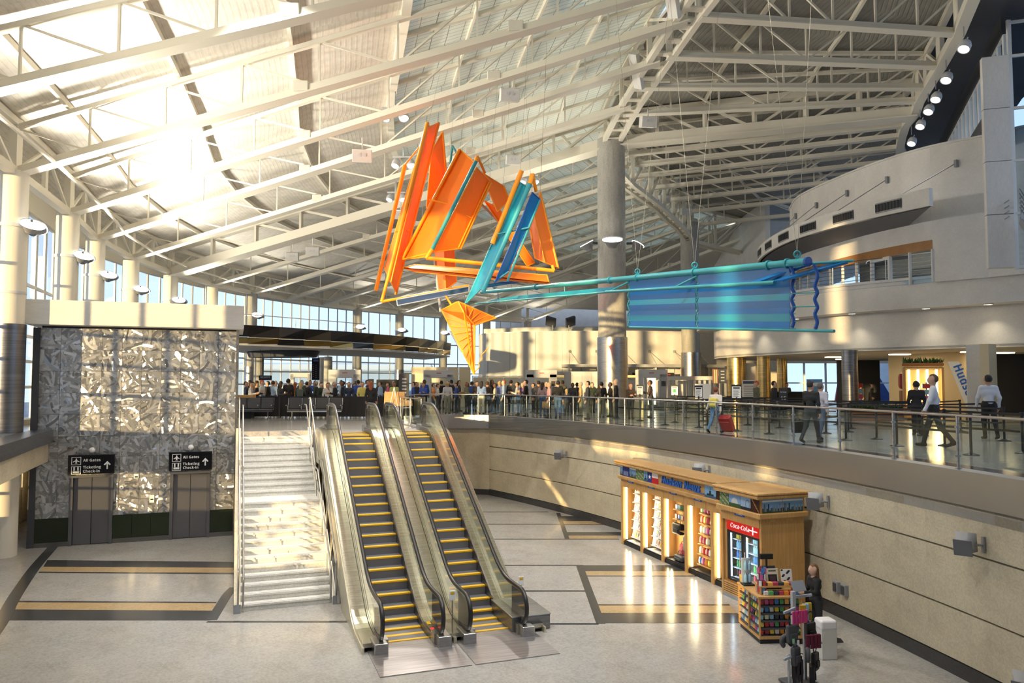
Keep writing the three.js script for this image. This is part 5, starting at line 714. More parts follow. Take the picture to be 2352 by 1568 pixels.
// panelled pier, glazing and stair at the far right
{
  const w = struct('wall_right_pier', null); for (let k = 0; k < 4; k++) part('wall_panel', rb(.9, 2.0, .3, .01, 18.35, 10.98 + k * 2.02, -28.4, -.3), upMat, w);
  const g = struct('window_right', null), A = V(18.9, 10, -28.6), B = V(26, 10, -46), n = 18;
  const P = (t, y) => A.clone().lerp(B, t).setY(y); for (let k = 0; k <= n; k++) beam('mullion', P(k / n, 17.2), P(k / n, 19.0), .1, .14, mat.mullion, g); for (const y of [17.2, 19.0]) beam('transom', P(0, y), P(1, y), .1, .1, mat.mullion, g);
  struct('wall_right_dark', [bar(P(0, 16.1), P(1, 16.1), .2, 2.1), bar(P(0, 19.45), P(1, 19.45), .2, .8)], mat.darkGrey);
  const C = V(18.8, 9.9, -28.2), E2 = V(28, 9.9, -25); const Q = (t, y) => C.clone().lerp(E2, t).setY(y); for (let k = 0; k <= 10; k++) beam('mullion', Q(k / 10, 9.9), Q(k / 10, 19.4), .1, .14, mat.mullion, g); for (const y of [10, 12, 14, 16, 18, 19.3]) beam('transom', Q(0, y), Q(1, y), .1, .1, mat.mullion, g);
  for (let k = 0; k < n; k++) part('pane', bar(P(k / n, 18.1), P((k + 1) / n, 18.1), .012, 1.75), mat.pane, g); for (let k = 0; k < 10; k++) part('pane', bar(Q(k / 10, 14.6), Q((k + 1) / 10, 14.6), .012, 9.4), mat.pane, g);
  const s = thing('mezzanine_stair', 'grey steel stair with bar railing at the right edge', 'staircase', [17.6, 9.95, -27.2], -.3); for (let k = 0; k < 8; k++) part('tread', bx(1.1, .06, .3, 1.5 + k * .0, .2 + k * .2, 1.4 - k * .28), mat.woodDark, s); for (let j = 0; j < 5; j++) part('rail_bar', bar(V(.9, .5 + j * .17 + 1.7, -.9), V(.9, .4 + j * .17 - .3, 1.7), .03, .03), mat.steel, s); part('stringer', bar(V(.9, 1.7, -.9), V(.9, -.1, 1.7), .06, .26), mat.grey, s); for (let k = 0; k < 4; k++) part('rail_post', bx(.05, 1.2, .05, .9, .5 + k * .5, 1.5 - k * .75), mat.steel, s);
  for (let j = 0; j < 4; j++) part('landing_bar', bx(.03, .03, 1.0, .5, .45 + j * .2 + 1.4, -1.2), mat.steel, s);
}
// row of ceiling spotlights along the right roof edge
const spotGlow = new THREE.MeshStandardMaterial({ color: 0xffffff, emissive: new THREE.Color(1, .96, .88), emissiveIntensity: 9 });
function spotCan(parent, x, y, z, r = .16, aim = [0, -1, 0]) { const g = new THREE.Group(); g.name = 'spot_head'; g.position.set(x, y, z); g.quaternion.setFromUnitVectors(V(0, -1, 0), V(...aim).normalize()); parent.add(g); part('can', lathe([[.04, .28], [r * .8, .24], [r, .1], [r, -.1], [r * .85, -.1], [r * .8, .05], [0, .1]], 0, 0, 0, 18), mat.lightGrey, g); part('lamp_lens', cy(r * .82, r * .82, .02, 0, -.06, 0, 18), spotGlow, g); part('arm', rod(V(0, .25, 0), V(0, .5, 0), .025), mat.lightGrey, g); }
function downSpot(x, y, z, tx, ty, tz, cd, cone = 42, col = [1, .95, .88]) { const l = new THREE.SpotLight(new THREE.Color(...col), cd, 0, rad(cone), .8, 2); l.position.set(x, y, z); l.target.position.set(tx, ty, tz); l.castShadow = true; l.shadow.radius = 10; scene.add(l, l.target); }
[[16.5, -27.2], [17.5, -30.1], [18.25, -32.2], [18.75, -33.7], [19.45, -35.7], [20.4, -38.3]].forEach(([x, z], k) => { const o = thing('edge_spotlight', 'bright spotlight hanging under the right roof edge, ' + ordinals[k] + ' from the top', 'spotlight', [x, 17.9, z]); spotCan(o, 0, 0, 0, .22, [-.5, -1, .3]); part('hanger', rod(V(0, .4, 0), V(0, .85, 0), .02), mat.grey, o); downSpot(x - .2, 17.6, z, x - 7, 4, z + 5, 90, 34); });
// pairs of spotlights and loudspeaker boxes on the roof trusses
[[-4.6, 16.1, -29.4, 'upper left of the orange sculpture'], [-5.0, 15.7, -34.6, 'left of the orange sculpture tip'], [-6.4, 15.8, -41.6, 'seen between the orange panels'], [1.0, 17.2, -43.2, 'below the orange sculpture middle'], [1.8, 17.6, -17.5, 'high over the escalators past the frame'], [-6.4, 16.4, -18.2, 'high over the stairs past the frame'], [5.4, 18.1, -15.5, 'high over the kiosk past the frame'], [-2, 16.8, -9, 'high over the near hall past the frame']].forEach(([x, y, z, where], k) => {
  const o = thing('spotlight_pair', 'pair of round ceiling spotlights ' + where, 'spotlight', [x, y, z]); part('bar', bx(1.0, .07, .07, 0, .35, 0), mat.lightGrey, o); spotCan(o, -.35, 0, 0, .2, [-.25, -1, .45]); spotCan(o, .35, 0, 0, .2, [.3, -1, .5]); part('hanger', rod(V(0, .35, 0), V(0, 1.0, 0), .03), mat.lightGrey, o);
  downSpot(x, y - .5, z, x * .6, 0, k < 4 ? z + 12 : z - 8, [240, 240, 160, 120, 320, 400, 230, 300][k], 48);
});
[[-5.9, 14.6, -29.6, 'left of the spotlights'], [-.1, 17.0, -29.5, 'above the orange peaks'], [.05, 17.5, -40, 'behind the orange peaks'], [-6.2, 15, -42, 'low behind the left orange frame'], [6.5, 18.1, -35.8, 'right of the ridge girder'], [-11.6, 13.3, -44, 'over the left deck'], [.6, 19.6, -24.6, 'at the top edge of the skylight'], [10.5, 18.3, -52, 'left of the far column'], [-13.5, 13.4, -46.5, 'near the eaves'], [12.8, 18.2, -55.5, 'right of the far column']].forEach(([x, y, z, where]) => {
  const o = thing('ceiling_loudspeaker', 'white box loudspeaker on the roof steel ' + where, 'loudspeaker', [x, y, z], .15); part('cabinet', rb(.75, .5, .5, .02, 0, 0, 0, 0, .25), mat.white, o); for (const s of [-1, 1]) part('driver', cy(.07, .07, .02, s * .09, -.03, .255, 16, 0, Math.PI / 2 + .25), mat.lightGrey, o); part('hanger', rod(V(0, .2, 0), V(0, .75, 0), .03), mat.white, o);
});
[[5.95, 19.0, -25.6, 'upper'], [5.75, 18.9, -31.8, 'lower']].forEach(([x, y, z, n]) => { const o = thing('horn_loudspeaker', 'long white curved loudspeaker on the ridge girder, ' + n + ' one', 'loudspeaker', [x - .5, y, z], .3); part('cabinet', at(new THREE.CylinderGeometry(.28, .28, 1.5, 18, 1, false, 0, Math.PI), 0, 0, 0, 0, .5, .5), mat.white, o); part('back', rb(.56, 1.5, .06, .02, 0, 0, 0, Math.PI / 2, 0, 0).rotateX(.5).rotateZ(.5), mat.white, o); part('bracket', rod(V(0, 0, 0), V(.5, .1, 0), .03), mat.lightGrey, o); });
// ---------- shops below the mezzanine ----------
[[13.55, -46, .56, 'thick brass-clad column at the left end of the mezzanine'], [14.2, -43, .36, 'slimmer brass-clad column right of the thick one'], [17.0, -48, .31, 'slim brass column deep under the mezzanine'], [15.95, -36, .36, 'dark metal column under the middle of the mezzanine']].forEach(([x, z, r, label], k) => { const c = thing('mezzanine_column', label, 'column', [x, CON, z]); part('shaft', cy(r, r, 3.2, 0, 1.6, 0, 32), k === 3 ? mat.steelDark : mat.brass, c); part('base_ring', cy(r + .04, r + .04, .12, 0, .06, 0, 32), mat.steelDark, c); });
{
  const g = struct('window_shops', null), P = (t, y) => V(22 + 14 * t, y, -62); for (let k = 0; k <= 8; k++) beam('mullion', P(k / 8, CON), P(k / 8, 7.4), .16, .12, mat.mullion, g); for (const y of [4.1, 5.6, 7.3]) beam('transom', P(0, y), P(1, y), .1, .1, mat.mullion, g); for (let k = 0; k < 8; k++) part('pane', bx(1.6, 3.3, .01, 22.9 + k * 1.75, 5.7, -62), mat.pane, g);
  struct('wall_shops_back', [bx(2.2, 3.4, .3, 20.9, 5.7, -61.8), bx(8, 3.4, .3, 40, 5.7, -61.8), bx(30, 4, .3, 33, 9.2, -61.9)], mat.stone);
  struct('wall_shops_dark', [bx(1.6, 3.2, .3, 27.4, 5.6, -50), bx(2.4, 3.2, 1.2, 23.6, 5.6, -52), bx(12, 3.2, .3, 31, 5.6, -40)], mat.darkGrey);
  const lampM = new THREE.MeshStandardMaterial({ color: 0xffffff, emissive: new THREE.Color(1, .8, .45), emissiveIntensity: 7 });
  [[18.2, -43], [20.5, -47], [19.6, -38.5], [22.5, -42], [23.5, -36.5], [21.3, -35.2]].forEach(([x, z], k) => { const o = thing('shop_ceiling_lamp', 'warm ceiling lamp in the shops below the mezzanine, ' + ordinals[k] + ' from the left', 'lamp', [x, 7.1, z]); part('lamp_tray', rb(.9, .06, .5, .02, 0, 0, 0), lampM, o); part('rim', bx(1.0, .04, .6, 0, .04, 0), mat.white, o); const l = new THREE.RectAreaLight(new THREE.Color(1, .74, .38), 22, .9, .5); l.position.set(x, 7.04, z); l.rotation.x = -Math.PI / 2; scene.add(l); });
  const pl = struct('wall_shop_front', [bx(1.0, 3.2, .3, 18.7, 5.6, -29.9, .75), bx(.3, 3.2, 6, 21.2, 5.6, -38.5, .2)], M([.74, .62, .40], .6));
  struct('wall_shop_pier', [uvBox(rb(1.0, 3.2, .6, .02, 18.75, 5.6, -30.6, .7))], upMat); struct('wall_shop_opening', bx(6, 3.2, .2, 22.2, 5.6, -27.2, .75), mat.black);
  // slanted advertising fin
  const s = thing('slanted_sign', 'slanted white shop fin with blue script beside the yellow shop', 'sign', [19.2, CON, -33], -.35); const sh = new THREE.Shape([[-.32, 2.6], [.12, 2.6], [.95, .35], [.45, .35]].map(p => new THREE.Vector2(...p))); part('fin', new THREE.ExtrudeGeometry(sh, { depth: .08, bevelEnabled: false }), M([.80, .78, .70], .5), s);
  const tg = text('Hudson', .34, .01); tg.rotateZ(-1.22); tg.translate(-.12, 2.42, .085); part('lettering', tg, M([.03, .14, .5], .5), s); part('foot', bx(.7, .36, .3, .7, .18, .04), mat.darkGrey, s);
  const sw = thing('lit_shop_window', 'glowing yellow shop display behind the slanted sign', 'shop window', [18.1, CON, -33.6], -.35); part('frame', [bx(1.5, .1, .4, 0, 2.35, 0), bx(.1, 2.35, .4, -.75, 1.18, 0), bx(.1, 2.35, .4, .75, 1.18, 0)], mat.wood, sw); for (let k = 0; k < 4; k++) part('light_tube', cy(.05, .05, 1.7, -.55 + k * .36, 1.4, 0, 10), tube5, sw); part('back', bx(1.4, 2.2, .04, 0, 1.15, -.2), mat.wood, sw); { const l = new THREE.RectAreaLight(new THREE.Color(1, .75, .3), 8, 1.2, 1.6); l.position.set(18.05, CON + 1.4, -33.3); l.lookAt(14, CON + 1.2, -22); scene.add(l); }
  const leaf = (() => { const q = new THREE.Shape([[0, 0], [.045, .12], [.03, .3], [0, .42], [-.03, .3], [-.045, .12]].map(p => new THREE.Vector2(...p))); return new THREE.ShapeGeometry(q); })();
  const green = [M([.03, .09, .02], .6), M([.05, .13, .03], .6)];
  const planter = (x, y, z, w, label, box) => { const o = thing('planter_box', label, 'planter', [x, y, z], -.35); part('trough', uvBox(rb(w, box, .4, .02, 0, box / 2, 0)), M([.35, .13, .03], .6), o); part('soil', bx(w - .06, .03, .34, 0, box, 0), mat.black, o); for (let k = 0; k < w * 110; k++) { const m = part('leaf', leaf, green[k % 2], o); m.position.set(rr(-w / 2, w / 2), box, rr(-.15, .15)); m.rotation.set(rr(-.9, .9), rr(0, 6.28), rr(-.8, .8)); m.scale.setScalar(rr(.4, .8)); } };
  planter(15.6, CON, -33.9, 1.3, 'terracotta planter of green leaves left of the postcard racks', .5); planter(17.0, CON, -34.3, 1.2, 'terracotta planter of green leaves beside the postcard racks', .5); planter(18.1, CON + 2.42, -33.6, 1.6, 'leafy planter on top of the yellow shop display', .12);
  const rack = (x, z, label) => { const o = thing('postcard_rack', label, 'rack', [x, CON, z], rr(-.6, .2)); part('pole', cy(.03, .03, 1.7, 0, .85, 0, 10), mat.grey, o); part('foot', cy(.25, .25, .03, 0, .015, 0, 18), mat.grey, o); for (let r = 0; r < 5; r++) for (let k = 0; k < 4; k++) part('card_pocket', rb(.24, .2, .03, .005, Math.sin(k * 1.571) * .16, .5 + r * .26, Math.cos(k * 1.571) * .16, k * 1.571), goods[(r * 3 + k * 5) % 12], o); };
  rack(17.7, -32.6, 'spinning postcard rack left of the red display'); rack(18.3, -34.6, 'spinning postcard rack behind the planters'); rack(16.6, -36.6, 'spinning postcard rack right of the dark metal column');
  const rd = thing('red_display', 'red umbrella-topped drinks display in the shop', 'display', [19.0, CON, -36.4], -.3); part('body', rb(.9, 1.3, .6, .04, 0, .65, 0), M([.45, .18, .06], .5), rd); part('head', rb(1.0, .8, .7, .2, 0, 1.75, 0), M([.45, .02, .02], .4), rd);
  const bl = thing('blue_poster_stand', 'blue poster stand left of the dark metal column', 'sign', [15.3, CON, -38.6], -.3); part('poster', rb(.75, 1.7, .06, .01, 0, 1.0, 0), M([1, 1, 1], .4, 0, { map: canvasTex(48, 96, (x, w, h) => { x.fillStyle = '#6fa6d4'; x.fillRect(0, 0, w, h); x.fillStyle = '#e8eef2'; x.fillRect(8, 10, 32, 10); x.fillStyle = '#3a6a94'; x.fillRect(0, 60, w, 36); x.fillStyle = '#c44'; x.fillRect(14, 66, 20, 10); }) }), bl); part('foot', bx(.8, .12, .4, 0, .06, 0), mat.grey, bl);
  const pc = thing('podium_counter', 'long dark service counter under the mezzanine', 'counter', [15.0, CON, -44.5], -.3); part('front', rb(4.6, 1.1, .6, .03, .8, .55, 0), mat.black, pc); part('top', rb(4.7, .05, .7, .01, .8, 1.12, 0), mat.darkGrey, pc);
}
const scP = [["o",[-3.36,14.41,-27.6],[-3.04,14.86,-27.0],[-4.31,9.28,-27.0],[-4.65,9.85,-27.6]],["o",[-3.04,14.86,-27.0],[-2.7,15.29,-27.7],[-4.23,8.98,-27.7],[-4.32,9.28,-27.0]],["o",[-3.06,14.5,-28.6],[-2.69,15.37,-29.0],[-2.54,13.71,-29.0],[-3.24,12.29,-28.6]],["o",[-2.98,10.77,-29.2],[-2.57,10.7,-28.6],[-2.5,9.18,-28.6],[-2.81,9.25,-29.2]],["o",[-2.57,10.7,-28.6],[-2.24,10.8,-29.2],[-2.14,9.57,-29.2],[-2.5,9.18,-28.6]],["o",[-1.9,14.19,-27.4],[-1.32,13.53,-26.8],[-2.97,10.15,-26.8],[-3.94,10.15,-27.4]],["o",[-1.9,14.19,-27.4],[-1.5,14.04,-28.4],[-2.37,12.72,-28.4],[-2.66,12.72,-27.4]],["o",[-1.26,13.35,-26.8],[-0.81,13.04,-27.5],[-1.85,10.57,-27.5],[-2.79,10.31,-26.8]],["o",[-1.15,13.42,-27.6],[-0.33,13.1,-28.4],[-0.11,12.53,-28.4],[-0.54,11.94,-27.6]],["o",[-1.03,12.48,-28.2],[-0.49,12.2,-28.2],[0.87,10.25,-28.8],[0.58,10.11,-28.8]],["o",[1.03,12.7,-27.8],[1.69,9.9,-27.8],[1.18,10.01,-27.2],[0.81,11.69,-27.2]],["o",[0.81,11.69,-27.2],[1.18,10.01,-27.2],[0.86,10.25,-27.8],[0.66,11.42,-27.8]],["o",[-3.81,9.72,-26.6],[-3.46,9.93,-27.2],[1.26,9.55,-27.2],[1.3,9.2,-26.6]],["o",[-3.81,9.72,-26.6],[1.3,9.2,-26.6],[1.23,9.21,-27.0],[-3.43,9.64,-27.0]],["t",[0.27,12.62,-26.0],[0.61,12.29,-25.6],[-1.0,8.9,-25.6],[-1.56,8.42,-26.0]],["b",[0.69,12.15,-25.6],[0.97,12.01,-26.0],[-0.16,9.5,-26.0],[-0.58,9.08,-25.6]],["g",[-4.01,8.58,-26.4],[-1.55,9.17,-27.4],[-1.55,8.97,-27.4],[-3.98,8.37,-26.4]],["b",[-1.44,9.18,-27.5],[0.32,9.5,-28.2],[0.32,9.44,-28.2],[-1.44,9.07,-27.5]]];
const scR = [["o",[-3.96,13.72,-27.8],[-5.0,9.05,-27.8],0.075],["o",[-3.37,14.44,-27.7],[-3.96,13.72,-27.8],0.03],["o",[-3.04,15.05,-27],[-4.44,9.31,-27],0.07],["o",[-2.7,15.29,-27.7],[-4.25,8.9,-27.7],0.05],["o",[-4.44,9.34,-27],[-4.64,8.57,-27],0.06],["o",[-4.64,8.57,-27],[-1.57,9.22,-27.6],0.05],["o",[-3.04,15.05,-27],[-3.0,14.75,-27.4],0.05],["o",[-2.69,15.37,-29],[-2.54,13.68,-29],0.05],["g",[-2.98,10.44,-29.2],[-2.74,8.41,-29.2],0.06],["o",[-1.9,14.16,-27.3],[-3.97,10.13,-27.3],0.06],["t",[-1.28,13.55,-26.7],[-2.82,10.4,-26.7],0.07],["o",[-1.22,13.71,-26.7],[-1.28,13.55,-26.7],0.085],["o",[-2.82,10.4,-26.7],[-3.03,10.07,-26.7],0.08],["o",[-0.77,12.99,-27.5],[-1.88,10.55,-27.5],0.05],["o",[-0.84,12.99,-27.4],[-1.94,10.57,-27.4],0.03],["o",[-1.22,13.71,-26.7],[-1.0,13.39,-27.6],0.05],["o",[-3.93,10.14,-27.3],[-2.79,10.31,-26.8],0.03],["o",[-3.03,10.09,-26.7],[1.52,9.74,-27.4],0.07],["o",[1.52,9.74,-27.4],[1.46,9.94,-27.4],0.06],["g",[-1.15,12.4,-28.4],[0.81,10.49,-28.8],0.05],["o",[-0.33,13.1,-28.4],[-0.11,12.53,-28.4],0.05],["o",[0.33,12.95,-25.8],[-0.67,10.43,-25.8],0.085],["t",[0.6,12.41,-25.5],[-0.98,8.77,-25.5],0.085],["o",[0.7,12.75,-25.5],[0.61,12.42,-25.5],0.085],["o",[0.7,12.75,-25.5],[0.83,12.3,-26],0.06],["t",[0.97,12.02,-26],[-0.16,9.17,-26],0.04],["t",[0.27,12.62,-26],[-1.6,8.41,-26],0.03],["t",[-0.61,9.11,-25.7],[-0.13,9.48,-25.9],0.04],["t",[-0.5,10.72,-25.6],[0.58,11.01,-25.9],0.03],["o",[1.03,12.7,-27.8],[1.69,9.88,-27.8],0.055],["o",[0.66,11.42,-27.8],[0.86,10.25,-27.8],0.04],["o",[-2.97,12.25,-27],[-2.23,12.07,-27],0.03],["o",[-2.09,11.85,-26.8],[-1.44,11.65,-27.4],0.025],["o",[-4.22,11.12,-27.2],[-3.71,11.22,-27.4],0.025],["g",[-2.23,7.57,-27.6],[-1.8,6.81,-27.6],0.05],["o",[-2.36,8.78,-27],[-2.15,8.45,-27],0.04],["o",[-2.15,8.45,-27],[-1.98,8.55,-27.1],0.04],["t",[-2.27,14.69,-28.6],[-2.36,13.92,-28.6],0.04],["t",[-2.27,14.69,-28.6],[-2.08,14.31,-28.2],0.04]];
const scK = [[-2.52,8.29,-27.2],[-1.89,8.54,-26.7],[-0.58,8.02,-27.4],[-1.32,7.74,-27.0],[-1.35,5.99,-27.2],[-1.68,8.14,-26.6]];
// ---------- hanging sculpture: orange folded sails and the blue boom ----------
const scM = { o: PH([1, .30, .006], { roughness: .5, transmission: .42, thickness: 0 }), b: PH([.003, .14, .40], { roughness: .3, transmission: 0 }), t: PH([.006, .26, .38], { roughness: .3, transmission: 0 }), g: M([.42, .45, .50], .12, 1) };
const wireM = M([.35, .30, .22], .6);
const rodM = { o: M([1, .33, .008], .35), t: M([.04, .30, .34], .35), g: M([.33, .38, .42], .35), b: M([.01, .08, .34], .35) };
{
  const o = thing('orange_sculpture', 'hanging orange sculpture of folded sails with teal trough in mid-air', 'sculpture'), v = p => V(...p);
  for (const [k, a, b, c, d] of scP) { const m = part(k === 'o' ? 'orange_sail' : k === 'g' ? 'mirror_blade' : 'teal_sail', slab4(v(a), v(b), v(c), v(d), .02), scM[k], o); const e = [a, b, c, d]; for (let i = 0; i < 4; i++) beam('edge_rod', v(e[i]), v(e[(i + 1) % 4]), .022, .022, rodM[k], m, true); }
  for (const [k, a, b, r] of scR) beam(k === 'o' ? 'orange_tube' : k === 't' ? 'teal_tube' : 'grey_bar', v(a), v(b), r, r, rodM[k], o, true);
  const [l, t, r, n, b, m] = scK.map(v);
  const kt = new THREE.Group(); kt.name = 'kite'; o.add(kt);
  part('kite_sail', slab4(l, b, n, m, .015), scM.o, kt); part('kite_sail', slab4(t, m, n, r, .015), scM.o, kt); part('kite_sail', slab4(l, m, t, l.clone().lerp(t, .5), .015), scM.o, kt);
  for (const [p, q] of [[l, t], [t, r], [r, n], [n, b], [l, b], [m, b], [m, t], [m, n]]) beam('kite_rib', p, q, .028, .028, rodM.o, kt, true);
  for (let k = 1; k < 8; k++) { beam('kite_rib', l.clone().lerp(b, k / 8), m.clone().lerp(n.clone().lerp(b, k / 8), .6), .016, .016, rodM.o, kt, true); if (k < 5) beam('kite_rib', t.clone().lerp(r, k / 5), m.clone().lerp(n, k / 5), .016, .016, rodM.o, kt, true); }
  const z = []; for (let k = 0; k <= 9; k++) z.push(b.clone().lerp(r.clone().add(V(-.2, -.8, 0)), k / 9).add(V(((k * 37) % 5 - 2) * .03, 0, 0))); part('wavy_wire', tube(z.slice(0, 8), .02, 6, 50), rodM.o, kt);
  const wires = [[0, 1], [4, 0], [5, 0], [7, 1], [8, 1], [10, 0], [14, 0], [15, 1]]; for (const [i, j] of wires) { const p = v(scP[i][1 + j]); beam('wire', p, V(p.x + .3, 17.9 + p.x * .2, p.z - 1.2), .004, .004, wireM, o, true); }
}
{
  const o = thing('blue_sculpture', 'hanging blue louvred panel on a long teal pipe above the railing', 'sculpture');
  const A = V(-1.36, 9.73, -34), B = V(6.25, 8.27, -16), L = (t, dy = 0, dx = 0) => A.clone().lerp(B, t).add(V(dx * .92, dy, dx * .39)), R = (n, p, q, r, k = 't') => beam(n, p, q, r, r, rodM[k], o, true);
  R('boom_pipe', L(0), L(1), .085); part('boom_end_cap', at(new THREE.CylinderGeometry(.105, .105, .06, 20).rotateX(Math.PI / 2), 0, 0, 0), rodM.b, o).position.copy(L(1)); o.children[o.children.length - 1].lookAt(A.clone().multiplyScalar(1).add(V(0, 0, 0)));
  for (const t of [.3, .58, .66, .8, .94, .97]) { const m = part('clamp', new THREE.CylinderGeometry(.115, .115, .06, 18).rotateX(Math.PI / 2), rodM.t, o); m.position.copy(L(t)); m.lookAt(B); }
  for (const t of [.08, .3, .66, .8, .985]) { const p = L(t, .18); const m = part('shackle', new THREE.TorusGeometry(.07, .02, 8, 16), rodM.t, o); m.position.copy(p); beam('shackle_pin', L(t), p, .025, .025, rodM.t, o, true); beam('wire', p, V(p.x - .4, 17.9 + p.x * .16, p.z - 1.5), .004, .004, wireM, o, true); if (t > .6) beam('wire', p, V(p.x + 1.5, 18.2 + p.x * .1, p.z - 2), .004, .004, wireM, o, true); }
  // thin flat tail left of the louvres
  part('tail_sheet', slab4(L(.02, -.42), L(.56, -.38), L(.6, -.22), L(.2, -.28), .02), scM.t, o); R('tail_rod', L(-.04, -.5), L(.58, -.36), .035); R('tail_strut', L(.1, -.4), L(.1, 0), .02); R('tail_strut', L(.42, -.36), L(.42, 0), .02);
  // louvred sheets in two bays
  const bays = [[.637, .80], [.806, .972]], ys = [-.08, -.30, -.52, -.66, -.80, -.97, -1.10, -1.27, -1.42], dxs = [0, .04, .01, .03, 0, .025, 0, .015, 0];
  for (const [t0, t1] of bays) for (let k = 0; k < 8; k++) { if (k === 2 && t0 > .7) { } part('louvre_sheet', slab4(L(t0, ys[k + 1], dxs[k + 1]), L(t1, ys[k + 1], dxs[k + 1]), L(t1, ys[k], dxs[k]), L(t0, ys[k], dxs[k]), .012), k === 3 || k === 6 ? scM.t : scM.b, o); }
  for (let k = 1; k < 9; k++) R('louvre_bar', L(.63, ys[k], dxs[k]), L(.98, ys[k], dxs[k]), .011);
  for (const [t, y1] of [[.633, -1.4], [.803, -1.4], [.976, -1.4], [1.01, -1.42]]) { const pts = ys.map((y, k) => L(t, y * (y1 / -1.42), dxs[k] + (k % 2 ? .012 : -.012))); part('wavy_rib', tube(pts, t > .9 ? .04 : .022, 8, 50, .5), t > .9 ? rodM.b : rodM.t, o); }
  R('front_tube', L(.60, -.36, -.35), L(.972, -.40, -.3), .045); R('bottom_tube', L(.637, -1.45), L(1.035, -1.46), .032);
  part('side_fin', slab4(L(.965, -.42, -.3), L(.985, -.40, -.3), L(1.02, -.1, .5), L(1.0, -.1, .5), .05), scM.b, o); part('side_fin', slab4(L(.93, -.40, -.28), L(.945, -.40, -.28), L(.985, -.06, .32), L(.975, -.06, .32), .05), scM.b, o);
  R('upper_tube', L(.975, -.04, -.1), L(1.02, -.04, .6), .03); R('wing_strut', L(.61, -.36, -.34), L(.637, -.1), .03); R('wing_strut', L(.78, -.38, -.32), L(.806, -.1), .03); for (const y of [-.66, -.95]) R('tie_bar', L(.976, y), L(1.01, y), .014);
}
